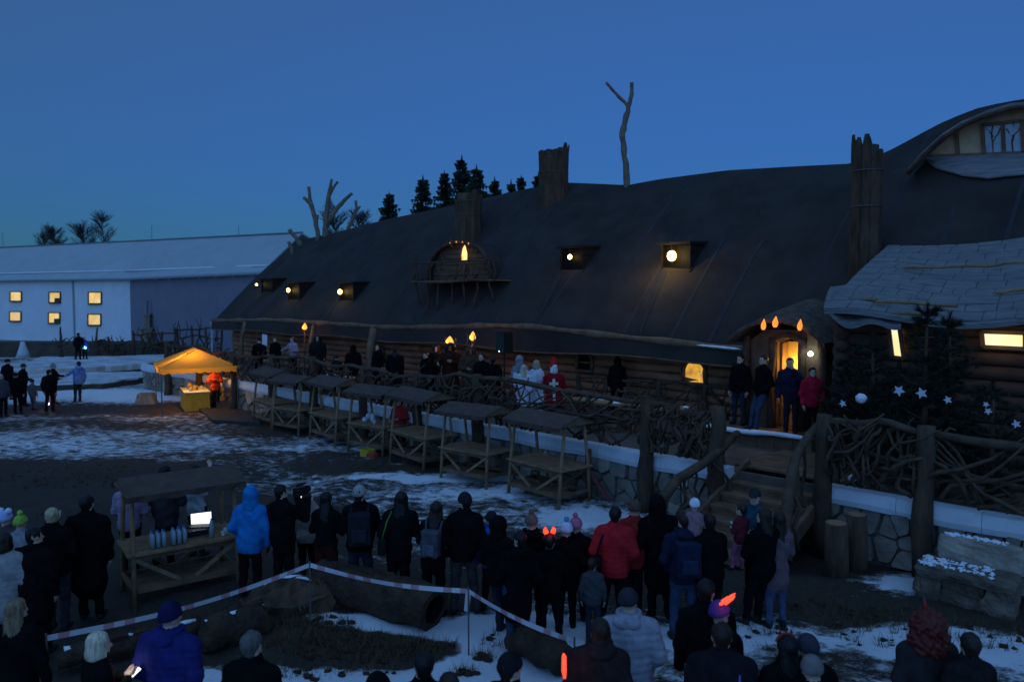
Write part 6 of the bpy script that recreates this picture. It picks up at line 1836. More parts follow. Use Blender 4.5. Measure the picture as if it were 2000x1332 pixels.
    if hood == 'up':
        def f(P0):
            P = hp(P0); d = np.minimum(ell_d(P, (0, -.03, .12), (.115, .135, .15)), cap_d(P, (0, -.03, .06), (0, -.03, -.06), .115, .125)); d = np.maximum(d, -ell_d(P, (0, .12, .10), (.072, .10, .115))); return (d - wrinkle(P, .004, seed)) * hs
        sdf_part('hood', f, (-.2 * hs, -.24 * hs, z0 - .26 * hs), (.2 * hs, .18 * hs, z0 + .34 * hs), res, s['mats'][0], t)
    elif hood == 'down':
        def f(P0):
            P = hp(P0); d = ell_d(P, (0, -.10, -.055), (.145, .085, .085)); d = np.minimum(d, np.maximum(np.abs(np.hypot(P[:, 0], (P[:, 1] + .01)) - .105) - .026, np.abs(P[:, 2] + .02) - .045)); return (d - wrinkle(P, .007, seed)) * hs
        sdf_part('hood', f, (-.22 * hs, -.26 * hs, z0 - .2 * hs), (.22 * hs, .2 * hs, z0 + .1 * hs), res, s['mats'][0], t)
DARK = (.0075, .007, .0075)
people_n = 0
def person(label, px, ytop, H=1.74, j=DARK, p=(.008, .008, .009), hair=None, hat=None, hood=None, arms=('down', 'down'), hem=.80, hemw=.175, bulk=1.06, quilt=False, rz=0, child=1.0, fem=0, stance=0.0, walk=False, zb=0.0, skin=None, res=None, loc=None, shoe=(.015, .014, .014), extra=0.0, gloves=None, group=None, name='person', turn=None):
    global people_n; people_n += 1; prn = random.Random(people_n * 13 + 5)
    hh = H - extra                        # body height without hat
    P = loc if loc is not None else at_z(px, ytop, zb + H)
    P = Vector((P.x, P.y, zb)); k = hh / (1.52 + .233 * child)
    if res is None: res = .020 if P.y < 14.5 else (.024 if P.y < 24 else .032)
    res = min(.034, res / k)
    M = Matrix.Translation(P) @ Matrix.Rotation(R(rz + prn.uniform(-12, 12)), 4, 'Z') @ Matrix.Rotation(R(prn.uniform(-2.5, 2.5)), 4, 'Y') @ Matrix.Rotation(R(prn.uniform(-3, 1)), 4, 'X') @ Matrix.Scale(k, 4)
    t = thing(name, label, 'person', M, group)
    Jm, Pm, Sm, Km = fabric(j), fabric(p), (SKIN() if skin is None else mat('mask_%d' % people_n, skin, .8)), mat('shoe_leather', shoe, .6)  # mask_ is any set skin colour; the tall devil's holds orange torchlight
    s = dict(child=child, bulk=bulk, fem=fem, quilt=quilt, seed=people_n * 1.7, shift=prn.uniform(-.035, .035), foot=prn.uniform(-.07, .07), turn=(R(turn) if turn is not None else prn.uniform(-.55, .55) * (0 if abs(((rz + 180) % 360) - 180) > 60 else 1)), stance=stance + prn.uniform(-.01, .05), walk=walk, hem=hem, hemw=hemw, arms=arms, res=res, mats=[Jm, Pm, Sm, Km])
    me = body_mesh(s)
    o = bpy.data.objects.new('body', me); C.objects.link(o); o.parent = t; OM[o.name] = M
    headwear(t, s, hh, hair, hat, hood, child, res=.011 if P.y < 9 else (.014 if P.y < 20 else .022))
    gm = fabric(gloves) if gloves else SKIN()
    for sx, nm in ((-1, arms[0]), (1, arms[1])):
        if nm == 'pocket': continue
        (ex, ey, ez), (wx, wy, wz) = ARMS[nm]; e = Vector((sx * ex * (.6 + .4 * bulk), ey, ez)); w_ = Vector((sx * wx, wy, wz)); d = (w_ - e).normalized()
        ho = bpy.data.objects.new('hand', hand_mesh(gm)); C.objects.link(ho); ho.parent = t
        q = Vector((0, 0, -1)).rotation_difference(d); ho.matrix_local = Matrix.Translation(w_ + d * .02) @ q.to_matrix().to_4x4() @ (Matrix.Scale(-1, 4, (1, 0, 0)) if sx < 0 else I4)
    if abs(((rz + 180) % 360) - 180) > 60:          # eyes for those who face this way
        for sx in (-1, 1):
            mb = MB(M); mb.ball((sx * .031 * child, .01 + .083 * child, 1.52 + .118 * child), .012 * child, 8, 6); mb.build('eye', mat('eye', (.03, .025, .02), .2, .05), t, smooth=True)
    t['_k'] = 0; del t['_k']
    return t, M
def backpack(M, label, col=(.02, .02, .024), size=1.0, strap=None, bulk=1.06):
    t = thing('backpack', label, 'backpack', M @ Matrix.Translation((0, -.2, 1.0)))
    sdf_part('bag', lambda P: np.minimum(np.maximum(np.maximum(np.abs(P[:, 0]) - .125 * size, np.abs(P[:, 1]) - .07 * size), np.abs(P[:, 2] - .17) - .2 * size), 9) - .035 - wrinkle(P, .003), (-.26, -.2, -.15), (.26, .2, .5), .018, fabric(col), t)
    sdf_part('pocket', lambda P: np.maximum(np.maximum(np.abs(P[:, 0]) - .085 * size, np.abs(P[:, 1] + .105 * size) - .02), np.abs(P[:, 2] - .09) - .075 * size) - .022, (-.2, -.22, -.06), (.2, .0, .26), .016, fabric(tuple(c * 1.4 for c in col)), t)
    for sx in (-1, 1):
        mb = MB(M); b_ = bulk; mb.tube([(sx * .10, -.12 * b_, 1.30), (sx * .125, -.08, 1.475), (sx * .13, .04, 1.475), (sx * .14, .13 * b_, 1.35), (sx * .15, .13 * b_, 1.15), (sx * .16, .02, 1.04)], .022, 6, squash=.6); mb.build('strap', fabric(strap or col), t, smooth=True)
    return t
def shoulder_bag(M, label, sx=-1, col=(.012, .012, .014), strap=None):
    t = thing('shoulder_bag', label, 'bag', M @ Matrix.Translation((sx * .24, -.08, .95)))
    sdf_part('bag', lambda P: np.maximum(np.maximum(np.abs(P[:, 0]) - .03, np.abs(P[:, 1]) - .12), np.abs(P[:, 2]) - .09) - .03, (-.1, -.2, -.16), (.1, .2, .16), .018, fabric(col), t)
    mb = MB(M); mb.tube([(sx * .25, -.14, 1.04), (sx * .19, -.13, 1.30), (sx * .12, -.07, 1.47), (sx * .13, .05, 1.46), (sx * .24, .12, 1.2), (sx * .26, .06, 1.03)], .013, 6); mb.build('strap', fabric(strap or col), t, smooth=True)
    return t
def phone(M, x, y, z, label, glow=1.2, col=(.75, .85, 1.0), tilt=0, sz=(.075, .008, .14), rot=0):
    F = M @ Matrix.Translation((x, y, z)) @ Matrix.Rotation(R(tilt), 4, 'X') @ Matrix.Rotation(R(rot), 4, 'Y'); t = thing('phone', label, 'phone', F)
    mb = MB(F); mb.box((0, 0, 0), sz); mb.build('case', BLACK(), t); mb = MB(F); mb.box((0, -sz[1] * .5 - .001, 0), (sz[0] * .9, .002, sz[2] * .88)); mb.build('screen', emit('phone_glow_%d' % int(glow * 10 + col[0] * 100), col, glow), t)
    return t
def glow_horns(M, ck, label, col=(1.0, .10, .03), s=1.0, dx=0, watts=.5, rod=False):
    t = thing('glowing_headband', label, 'headband', M @ Matrix.Translation((0, 0, 1.52 + .26 * ck)))
    mb = MB(M); mb.tube([(.10 * ck * math.cos(a), -.01, 1.52 + ck * (.15 + .11 * math.sin(a))) for a in np.linspace(0, math.pi, 11)], .008, 6); mb.build('band', mat('red_band', (.25, .02, .02), .6), t, smooth=True)
    for sx in (-1, 1):
        b0 = Vector((sx * .05 * ck + dx, -.01, 1.52 + .25 * ck)); mb = MB(M)
        if rod: mb.tube([b0, b0 + Vector((.05, 0, .04)), b0 + Vector((.13, 0, .11)), b0 + Vector((.19, 0, .15))], [.02, .034, .03, .006], 8)
        else: mb.tube([b0, b0 + Vector((sx * .01, 0, .03)), b0 + Vector((sx * .02, 0, .07)), b0 + Vector((sx * .012, 0, .11))], [q * s for q in (.028, .034, .026, .006)], 8)
        mb.build('horn', emit('horn_glow', (1.0, .07, .025), 1.6), t, smooth=True)
    lamp_light(t, M @ Vector((.02, -.12, 1.52 + .30 * ck)), col, watts, .05)
    return t
BL, BR_, BD, GR = (.006, .005, .005), (.022, .013, .008), (.42, .33, .19), (.10, .09, .085)
JEAN = (.026, .030, .044)

# ---- middle row, backs to the photographer
person('person in bright blue hooded jacket and black trousers behind the bright screen', 485, 952, 1.72, j=(.018, .18, .46), hood='up', hem=.76, hemw=.19, bulk=1.12, arms=('pocket', 'down'), gloves=DARK, rz=4)
_, M = person('man in black jacket aiming a video camera, right of the blue hood', 552, 948, 1.76, hair=('short', BL), bulk=1.12, arms=('down', 'photo'), hem=.78, rz=-8)
F = M @ Matrix.Translation((.13, .30, 1.60)); vc = thing('video_camera', 'black video camera held up beside the man in black', 'camera', F)
mb = MB(F); mb.box((0, 0, 0), (.11, .24, .13)); mb.build('camera_body', BLACK(), vc); mb = MB(F); mb.tube([(0, .12, 0), (0, .2, 0)], [.045, .055], 10); mb.build('lens', BLACK(), vc); mb = MB(F); mb.beam((0, -.1, .10), (0, .1, .10), .03, .03); mb.build('handle', BLACK(), vc)
_, M = person('person in pale jacket filming with a lit phone, half hidden behind the camera man', 597, 966, 1.45, loc=at_d(600, 1000, 12.2), j=(.30, .25, .21), hair=('long', BL), fem=1, arms=('photo', 'photo'), rz=15, bulk=1.0)
phone(M, -.10, .30, 1.60, 'small glowing phone screen held up beside the camera man', 1.5, (.9, .95, 1.0), sz=(.12, .008, .075), rot=8)
person('woman in black jacket and dark red skirt with long dark hair', 632, 963, 1.66, hair=('long', BL), fem=1, arms=('front', 'front'), hem=.92, hemw=.165, bulk=1.0, p=(.06, .012, .012))
q = at_z(632, 963, 1.66)
_, M = person('man in grey knit cap and black jacket wearing a backpack', 706, 948, 1.78, hat=('beanie', (.30, .27, .27)), hair=('short', BR_), p=JEAN, bulk=1.14, extra=.02, rz=-3, arms=('front', 'front'))
backpack(M, 'black backpack on the man in the grey knit cap', (.02, .02, .026), 1.0)
_, M = person('woman with long dark hair and a green-strapped bag, elbow out', 775, 962, 1.72, hair=('long', BL), fem=1, arms=('pocket', 'front'), j=(.01, .011, .010), bulk=1.12, hem=.74)
shoulder_bag(M, 'black bag with a green strap on the woman with the elbow out', -1, (.014, .016, .014), (.05, .24, .05))
_, M = person('woman with very long dark hair and a striped backpack, jacket to the hips', 843, 980, 1.66, hair=('long', (.02, .014, .01)), fem=1, arms=('front', 'front'), hem=.72, bulk=1.02, rz=-10)
backpack(M, 'small grey backpack slung left on the very long-haired woman', (.07, .075, .09), .8)
_, M = person('tall man in dark cap and jacket holding a bottle and rolled paper', 908, 962, 1.78, hat=('beanie', (.02, .02, .024)), hair=('short', BL), p=(.05, .045, .045), bulk=1.1, extra=.02, arms=('down', 'down'), stance=.04, rz=6)
F = M @ Matrix.Translation((-.30, .10, .80)); mb = MB(F); mb.tube([(0, 0, -.12), (0, 0, .02), (0, 0, .06), (0, 0, .10)], [.036, .036, .026, .013], 9); tag(mb.build('water_bottle', PET, M=F, smooth=True), 'clear plastic bottle hanging in the hand of the tall capped man', 'bottle')
F = M @ Matrix.Translation((-.25, .10, .92)) @ Matrix.Rotation(R(-40), 4, 'Y'); mb = MB(F); mb.tube([(0, 0, -.12), (0, 0, .12)], .018, 8); tag(mb.build('rolled_paper', mat('paper', (.7, .7, .7)), M=F), 'rolled white paper in the hand of the tall capped man', 'paper')
person('child in bright blue hooded coat half hidden behind the tall capped man', 958, 1002, 1.45, j=(.02, .10, .42), hat=('beanie', (.02, .02, .025)), child=1.08, hood='down', bulk=1.1)
person('person in black hooded jacket leaning forward in jeans', 972, 1010, 1.66, hood='up', p=JEAN, arms=('pocket', 'front'), rz=-40, bulk=1.1, walk=True)
person('woman in long black quilted coat and jeans, hood down', 1012, 1036, 1.60, hair=('short', BL), hood='down', fem=1, hem=.55, hemw=.2, quilt=True, p=(.04, .055, .10), bulk=1.12, arms=('pocket', 'pocket'))
person('person in brown knit hat and black coat with a white collar', 1037, 1002, 1.64, hat=('pompom', (.14, .10, .09)), hood='down', bulk=1.1, arms=('front', 'front'), extra=.04)
_, M = person('child in black wearing glowing red horns, left of two hatted children', 1076, 1046, 1.42, child=1.08, hair=('short', BL), bulk=1.1, hem=.72, arms=('front', 'front'))
glow_horns(M, 1.08, 'pair of glowing red round horns on a child in the middle row', s=1.35, watts=.7)
person('child in white and blue pompom hat and dark coat', 1107, 1014, 1.52, hat=('pompom', (.45, .55, .68), (.05, .3, .5)), child=1.08, bulk=1.15, extra=.05, arms=('pocket', 'pocket'), hem=.72)
person('child in pink pompom hat and dark coat', 1130, 1006, 1.54, hat=('pompom', (.42, .14, .20), (.45, .12, .16)), child=1.08, bulk=1.15, extra=.05, arms=('pocket', 'pocket'), hem=.7)
person('small child in striped top beside the red quilted jacket', 1160, 1092, 1.1, j=(.06, .065, .07), child=1.2, hair=('short', BR_), p=JEAN)
_, M = person('woman in red quilted jacket with a black shoulder bag', 1195, 990, 1.70, j=(.42, .022, .028), hair=('short', BL), quilt=True, fem=1, bulk=1.18, hem=.78, hemw=.20, arms=('pocket', 'pocket'), rz=-6)
shoulder_bag(M, 'black shoulder bag hanging on the red quilted jacket', -1)
person('person in darker red jacket and brown hat behind the red quilted jacket', 1234, 978, 1.72, j=(.26, .025, .02), hat=('beanie', (.10, .06, .045)), quilt=True, bulk=1.15, arms=('pocket', 'pocket'), extra=.02)
person('tall person in long black hooded coat beside the stair railing', 1294, 968, 1.80, hood='up', hem=.5, hemw=.21, bulk=1.16, arms=('pocket', 'pocket'))
_, M = person('man in dark blue jacket and jeans with a backpack, head bare', 1338, 1002, 1.72, j=(.018, .02, .042), hair=('short', BR_), hood='down', p=(.035, .055, .10), bulk=1.18, arms=('pocket', 'hold'), rz=-4)
backpack(M, 'dark blue backpack on the man in the dark blue jacket', (.02, .024, .05), 1.0, bulk=1.18)
_, M = person('father in black holding up a child, before the stair foot', 1392, 1006, 1.72, hair=('short', BL), arms=('hold', 'hold'), bulk=1.1, rz=10)
Pc = M @ Vector((-.20, .16, 0)); person('toddler in white knit hat and patterned coat carried on an arm', 0, 0, .85, j=(.28, .16, .18), p=(.1, .1, .14), hat=('beanie', (.72, .75, .82)), child=1.5, loc=Pc, zb=1.07, arms=('front', 'front'), rz=-20, bulk=1.1)
# group at the stair foot
_, M = person('person in black with one leg forward carrying a child in maroon', 1492, 992, 1.72, hair=('long', BR_), fem=1, arms=('hold', 'hold'), bulk=1.1, rz=35, walk=True, p=(.010, .010, .012))
Pc = M @ Vector((-.22, .20, 0)); person('child in maroon jacket and pink leggings held on a hip', 0, 0, .95, j=(.12, .02, .03), p=(.45, .14, .24), hair=('short', BR_), child=1.42, loc=Pc, zb=.80, arms=('front', 'hold'), rz=30, bulk=1.12, walk=True, shoe=(.5, .5, .55), gloves=(.6, .6, .65))
person('boy in dark cap and blue jacket on the stairs, looking back', 1476, 957, 1.50, j=(.02, .07, .10), hat=('cap', (.03, .03, .035)), child=1.08, zb=.30, rz=140, arms=('front', 'front'))
person('person in flowered coat and jeans behind the carried child', 1515, 1000, 1.62, j=(.16, .10, .11), p=(.07, .09, .16), hair=('long', BR_), fem=1, hem=.62, hemw=.19, rz=20, arms=('pocket', 'front'))

# ---- behind the near stall and at the left edge
person('person in pale mauve quilted jacket behind the foreground stall', 250, 972, 1.62, loc=at_d(252, 1000, 12.55), j=(.30, .22, .30), hair=('short', BL), quilt=True, bulk=1.16, arms=('front', 'front'), fem=1)
person('person in dark grey coat in the middle behind the foreground stall', 316, 962, 1.74, j=(.06, .05, .055), hair=('short', BL), bulk=1.25, arms=('front', 'front'), hem=.7, loc=at_d(318, 1000, 12.9))
_, M = person('woman in white top with loose black hair behind the laptop', 382, 952, 1.62, loc=at_d(384, 1000, 13.4), j=(.42, .44, .46), hair=('long', BL), fem=1, arms=('front', 'high'), bulk=1.0, p=(.015, .015, .018))
person('blond person in black jacket holding a phone at the left', 105, 994, 1.70, hair=('short', BD), bulk=1.2, p=(.035, .035, .045), arms=('photo', 'pocket'), rz=8)
p_ = at_z(105, 994, 1.7); phone(mk((p_.x, p_.y, 0), R(8)), -.16, .26, 1.50, 'small blue glowing phone beside the blond head at the left', 1.0, (.15, .3, 1.0), rot=-10)
person('tall person in long black coat with a square badge, left of the stall', 172, 966, 1.80, hair=('short', BL), hem=.42, hemw=.23, bulk=1.22, arms=('pocket', 'down'))
p_ = at_z(165, 1092, .82); mb = MB(mk(p_)); mb.box((0, -.28, 0), (.10, .006, .12), Matrix.Rotation(R(28), 3, 'Y')); tag(mb.build('badge', mat('white_badge', (.5, .52, .58)), M=mk(p_)), 'small white square badge hanging on the long black coat', 'badge')
person('person in pale quilted coat at the left picture edge', 8, 1040, 1.62, j=(.30, .28, .27), hair=('bob', BR_), quilt=True, bulk=1.2, hem=.6, fem=1)
person('child in green bobble hat and light coat at the left edge', 36, 1002, 1.50, hat=('pompom', (.25, .40, .06), (.35, .55, .08)), child=1.08, j=(.25, .26, .28), extra=.05)
person('child in white and blue hat with a green neighbour at the left edge', 8, 994, 1.52, hat=('bobbles', (.35, .40, .62), (.6, .65, .8)), child=1.08, j=(.08, .07, .07), extra=.05)
person('stout person in black behind the phone holder at the left', 62, 1030, 1.66, hair=('short', BL), bulk=1.3, hem=.5, hemw=.23)

# ---- foreground heads
person('woman with long blond-brown hair at the lower left corner', 38, 1172, 1.66, hair=('long', (.20, .14, .08)), fem=1, bulk=1.12, res=.016)
_, M = person('woman with a pale blond bob lit by her phone', 178, 1238, 1.60, hair=('bob', (.62, .52, .36)), fem=1, arms=('hold', 'hold'), rz=-35, res=.016)
phone(M, .02, .34, 1.24, 'glowing phone held low by the woman with the blond bob', 1.8, (.95, .97, 1.0), tilt=-55)
lamp_light(bpy.data.objects[[o.name for o in bpy.data.objects if o.name.startswith('phone')][-1]], M @ Vector((.02, .24, 1.34)), (.9, .95, 1.0), .35, .04)
person('person in violet-blue jacket and knit beanie in the left foreground', 322, 1180, 1.72, j=(.026, .028, .14), hat=('slouch', (.016, .016, .06)), hood='down', bulk=1.3, res=.016, quilt=True, arms=('pocket', 'pocket'), extra=.02)
person('short-haired man in dark jacket in the left foreground', 488, 1237, 1.72, hair=('short', GR), bulk=1.15, res=.016)
person('dark-haired person at the bottom edge below the hollow log', 812, 1279, 1.66, hair=('short', BL), res=.018, bulk=1.1)
person('person in dark hood at the bottom edge left of the dark head', 748, 1322, 1.60, hood='up', res=.018)
person('small dark head at the bottom edge right of the dark-haired one', 870, 1313, 1.60, hair=('short', BR_), res=.018)
_, M = person('person in black beanie with a pale stripe at the bottom centre', 997, 1281, 1.70, hat=('beanie', (.014, .014, .016)), hair=('short', BR_), res=.016, bulk=1.12, extra=.02, rz=-50)
mb = MB(M); mb.tube([(-.09, -.03, 1.665), (-.07, .05, 1.70), (-.03, .095, 1.70)], .008, 5); st__ = tag(mb.build('hat_stripe', mat('pale_stripe', (.5, .5, .5)), M=M), 'thin pale reflective stripe on the black beanie at the bottom centre', 'stripe')
_, M = person('woman with dark hair and fur-collared dark coat holding a red glow stick', 1165, 1212, 1.66, hair=('long', (.02, .013, .01)), fem=1, bulk=1.25, res=.016, hood='down', j=(.03, .024, .022))
F = Matrix.Translation(at_z(1103, 1298, 1.36)); mb = MB(F); mb.tube([(.0, 0, -.12), (-.006, 0, -.05), (-.006, 0, .08), (-.012, 0, .105)], [.012, .022, .020, .006], 8); gs = tag(mb.build('glow_stick', emit('stick_glow', (1.0, .07, .03), 1.7), M=F, smooth=True), 'upright glowing red stick left of the fur-collared coat', 'glow stick')
OM[gs.name] = F; lamp_light(gs, F @ Vector((0, -.1, 0)), (1.0, .12, .05), .5, .04)
person('person in pale grey quilted jacket and dark beanie', 1240, 1151, 1.74, j=(.30, .30, .34), hat=('beanie', (.035, .032, .04)), hood='down', quilt=True, bulk=1.26, hem=.74, hemw=.21, res=.016, arms=('pocket', 'pocket'), extra=.02)
person('dark-haired man in black beside the child in the violet hat', 1380, 1134, 1.76, hair=('short', BL), bulk=1.2, res=.018, rz=10)
_, M = person('child in violet hat carried high, with a glowing red feather', 1408, 1172, 1.62, hat=('beanie', (.10, .045, .20)), child=1.05, bulk=1.1, res=.018, extra=.02, rz=-30)
F = Matrix.Translation(at_z(1412, 1176, 1.62)); fh = thing('glowing_feather', 'glowing red feather-shaped light on the violet hat', 'light', F)
for i, (dx, dz, L_) in enumerate(((0, 0, .15), (.02, -.025, .13), (-.01, -.02, .11))):
    mb = MB(F); mb.tube([(dx - .05, .0 + .02 * i, dz - .04), (dx, .02 * i, dz), (dx + L_ * .6, .02 * i, dz + L_ * .45), (dx + L_ * .8, .02 * i, dz + L_ * .62)], [.010, .020, .016, .004], 8); mb.build('feather', emit('feather_glow', (1.0, .07, .025), 1.7), fh, smooth=True)
lamp_light(fh, F @ Vector((.02, -.12, 0)), (1.0, .12, .05), .3, .04)
_, M = person('man in dark jacket with a pale reflective back panel at the bottom', 1410, 1214, 1.76, hair=('short', BR_), bulk=1.25, res=.016, j=(.014, .014, .018))
t = thing('reflective_panel', 'pale reflective band across the dark jacket at the bottom edge', 'band', M @ Matrix.Translation((0, -.17, 1.2)))
mb = MB(M); mb.prism([Vector((-.15, -.175, 1.12)), Vector((.15, -.175, 1.12)), Vector((.15, -.172, 1.185)), Vector((-.15, -.172, 1.185))], (0, .02, 0), (0, 0, 0)); mb.build('panel', mat('reflex', (.5, .52, .55), .5), t)
for sx in (-1, 1): mb = MB(M); mb.prism([Vector((.11 + .025 * sx, -.165, 1.19)), Vector((.125 + .025 * sx, -.165, 1.19)), Vector((.125 + .025 * sx, -.13, 1.36)), Vector((.11 + .025 * sx, -.13, 1.36))], (0, .02, 0), (0, 0, 0)); mb.build('stripe', mat('blue_stripe', (.10, .16, .35), .6), t)
_, M = person('woman with long black hair and a dull red horned headband', 1546, 1244, 1.64, hair=('long', BL), fem=1, res=.016, bulk=1.1)
t = thing('horned_headband', 'dull unlit red headband on the long black hair', 'headband', M @ Matrix.Translation((0, 0, 1.75)))
mb = MB(M); mb.tube([(.098 * math.cos(a), -.005, 1.67 + .105 * math.sin(a)) for a in np.linspace(.3, math.pi - .3, 11)], .014, 6); mb.build('band', mat('dull_red', (.22, .03, .02), .8), t, smooth=True)
for sx in (-1, 1): mb = MB(M); mb.tube([(sx * .05, 0, 1.765), (sx * .055, 0, 1.79), (sx * .05, 0, 1.815)], [.016, .012, .003], 7); mb.build('horn', mat('dull_red', (.22, .03, .02), .8), t, smooth=True)
person('person in fuzzy grey hat at the bottom right of the black-haired woman', 1606, 1286, 1.60, hat=('beanie', (.16, .15, .14)), res=.018, extra=.02)
person('dark figure behind the fuzzy grey hat', 1598, 1248, 1.62, hat=('beanie', (.04, .04, .055)), res=.018)
_, M = person('person in a big curly dark red wig with a devil horn', 1815, 1192, 1.72, hair=('curly', (.10, .014, .010)), bulk=1.15, res=.016, j=(.03, .03, .03))
t = thing('devil_horn', 'small red pointed horn on top of the curly red wig', 'horn', M @ Matrix.Translation((0, 0, 1.76))); mb = MB(M); mb.tube([(-.02, 0, 1.76), (-.02, 0, 1.83), (-.04, 0, 1.89)], [.024, .016, .003], 8); mb.build('spike', mat('wig_red', (.3, .03, .02), .6), t, smooth=True)
person('dark-haired person right of the curly red wig', 1886, 1236, 1.64, hair=('short', BR_), res=.018, j=(.02, .018, .018))

# ---- left background groups
person('capped person in black at the far left of the distant group', 12, 702, 1.80, hat=('cap', (.02, .02, .022)), bulk=1.2, hem=.55, hemw=.2)
person('person in dark coat with a grey backpack in the distant left group', 4, 730, 1.66, j=(.06, .06, .065), bulk=1.2)
person('man in flat cap and open dark jacket in the distant left group', 41, 711, 1.78, hat=('cap', (.03, .03, .035)), bulk=1.15, rz=-30, arms=('down', 'front'))
person('dark figure in front of the flat-capped man, distant left group', 32, 728, 1.62, hat=('beanie', (.02, .02, .02)), bulk=1.1)
person('child in checked coat at the right of the distant left group', 63, 741, 1.25, child=1.15, j=(.10, .10, .095), p=(.08, .08, .085), hat=('beanie', (.03, .03, .03)))
person('adult in black with a white pompom hat in the distant snow group', 103, 708, 1.80, hat=('pompom', (.25, .25, .25), (.5, .5, .52)), bulk=1.15, rz=-70, arms=('out', 'front'), extra=.06)
person('dark adult left of the white pompom hat in the distance', 92, 722, 1.70, hair=('short', BL), bulk=1.2)
_, M = person('small child in pink with a bright toy light, distant', 103, 753, 1.0, child=1.25, j=(.40, .05, .08), p=(.25, .05, .08), hat=('beanie', (.35, .32, .33)), rz=180, arms=('front', 'front'))
F = Matrix.Translation(at_z(101, 787, .25)); mb = MB(F); mb.ball((0, -.25, 0), .055, 10, 7); mb.tube([(-.10, -.25, .12), (0, -.25, 0)], .025, 6); tl = tag(mb.build('toy_light', emit('toy_glow', (1.0, .8, 1.0), 3.0), M=F, smooth=True), 'bright white and pink toy light held by the small distant child', 'toy'); OM[tl.name] = F; lamp_light(tl, F @ Vector((0, -.4, .05)), (1.0, .6, .8), 1.2, .04)
person('adult in light blue jacket turned to the pompom hat, distant', 150, 706, 1.78, j=(.16, .26, .52), hair=('short', BL), p=(.03, .03, .035), rz=60, arms=('out', 'down'), bulk=1.12, hood='down')
person('dark adult standing on the raised snowy terrace', 153, 652, 1.70, zb=.62, hair=('short', BL), bulk=1.25, loc=at_z(153, 703, .62), hem=.65)
person('child in blue beside the dark adult on the raised terrace', 166, 662, 1.45, zb=.62, child=1.08, j=(.03, .06, .30), loc=at_z(166, 702, .62))
F = Matrix.Translation(at_z(171, 702, .62) + Vector((0, -.2, .75))); mb = MB(F); mb.ball((0, 0, 0), .07, 10, 7); mb.tube([(0, 0, 0), (-.1, .1, .1)], .02, 5); tl = tag(mb.build('toy_light', emit('blue_toy_glow', (.15, .55, 1.0), 5.0), M=F, smooth=True), 'bright blue toy light held by the child on the raised terrace', 'toy'); OM[tl.name] = F; lamp_light(tl, F @ Vector((0, -.15, 0)), (.2, .5, 1.0), 3.0, .05)
person('vendor in orange-red jacket with folded arms under the yellow tent', 421, 723, 1.72, j=(.70, .06, .02), p=(.02, .02, .022), rz=170, arms=('cross', 'cross'), hat=('beanie', (.45, .10, .03)), bulk=1.12, loc=at_d(422, 780, 31.2))
person('vendor in red jacket with a white front behind the fifth stall', 783, 772, 1.62, j=(.40, .03, .03), rz=165, arms=('front', 'front'), hat=('beanie', (.03, .02, .02)), bulk=1.12, loc=B(*[at_n(783, 840, 13.35)[0], 13.35, 0]))

# ---- performers and visitors on the terrace
def onT(px, n): return B(at_n(px, 740, n)[0], n, DECK)
T = dict(zb=DECK)
person('dark person near the blank white sign on the far terrace', 540, 668, 1.66, hair=('short', BL), loc=onT(540, 16.6), rz=170, **T)
person('person in pale pink top beside the far torch', 575, 650, 1.70, j=(.35, .26, .32), hair=('long', BL), fem=1, loc=onT(575, 16.9), rz=160, arms=('front', 'out'), **T)
person('person in a dark shaggy cloak right of the far torch', 625, 650, 1.85, hair=('curly', BL), hem=.2, hemw=.30, bulk=1.35, loc=onT(622, 16.8), rz=180, j=(.02, .014, .012), **T)
person('cloaked figure with long black hair alone before the log wall', 770, 680, 1.75, hair=('long', BL), hem=.12, hemw=.30, bulk=1.28, loc=onT(770, 15.6), **T)
person('dark person with a white collar left of the tall devil', 832, 686, 1.62, hair=('short', BL), hood='down', loc=onT(832, 15.9), rz=150, **T)
_, M = person('tall devil with an orange torch-tinted face under the largest torch', 862, 655, 1.95, skin=(.55, .10, .03), j=(.05, .015, .010), hair=('curly', BL), hem=.15, hemw=.30, bulk=1.35, loc=onT(880, 16.2), rz=185, arms=('hold', 'out'), **T)  # orange torchlight on the face is put into the skin colour
hn = thing('mask_horns', 'curved horns on the tall devil', 'horns', M @ Matrix.Translation((0, 0, 1.75)))  # horns sit on the torch-tinted head, not on a mask
for sx in (-1, 1): mb = MB(M); mb.tube([(sx * .09, 0, 1.72), (sx * .15, 0, 1.80), (sx * .16, 0, 1.88), (sx * .12, .02, 1.95)], [.028, .024, .016, .004], 8); mb.build('horn', mat('horn_bone', (.25, .12, .06), .5), hn, smooth=True)
_, M = person('brown shaggy devil under the crooked torch pole', 915, 655, 1.88, skin=(.4, .1, .05), j=(.07, .04, .025), hair=('curly', (.05, .03, .02)), hem=.2, hemw=.30, bulk=1.35, loc=onT(915, 16.1), rz=190, arms=('out', 'front'), **T)
hn = thing('mask_horns', 'thin pale horns rising beside the crooked torch', 'horns', M @ Matrix.Translation((0, 0, 1.75)))
for sx in (-1, 1): mb = MB(M); mb.tube([(sx * .07, 0, 1.75), (sx * .10, 0, 1.90), (sx * .09, 0, 2.05), (sx * .13, 0, 2.18)], [.02, .018, .014, .003], 7); mb.build('horn', mat('horn_bone', (.25, .12, .06), .5), hn, smooth=True)
_, M = person('person in black in front of the loudspeaker stand', 975, 688, 1.74, hair=('short', BL), loc=onT(966, 15.3), bulk=1.15, rz=20, arms=('front', 'front'), **T)
F = M @ Matrix.Translation((-.18, -.14, 1.12)); mb = MB(F); mb.ball((0, 0, 0), .02, 8, 6); tag(mb.build('radio_lamp', emit('yellow_led', (.6, 1.0, .1), 3.0), M=F, smooth=True), 'tiny yellow-green light on the person before the loudspeaker', 'lamp')
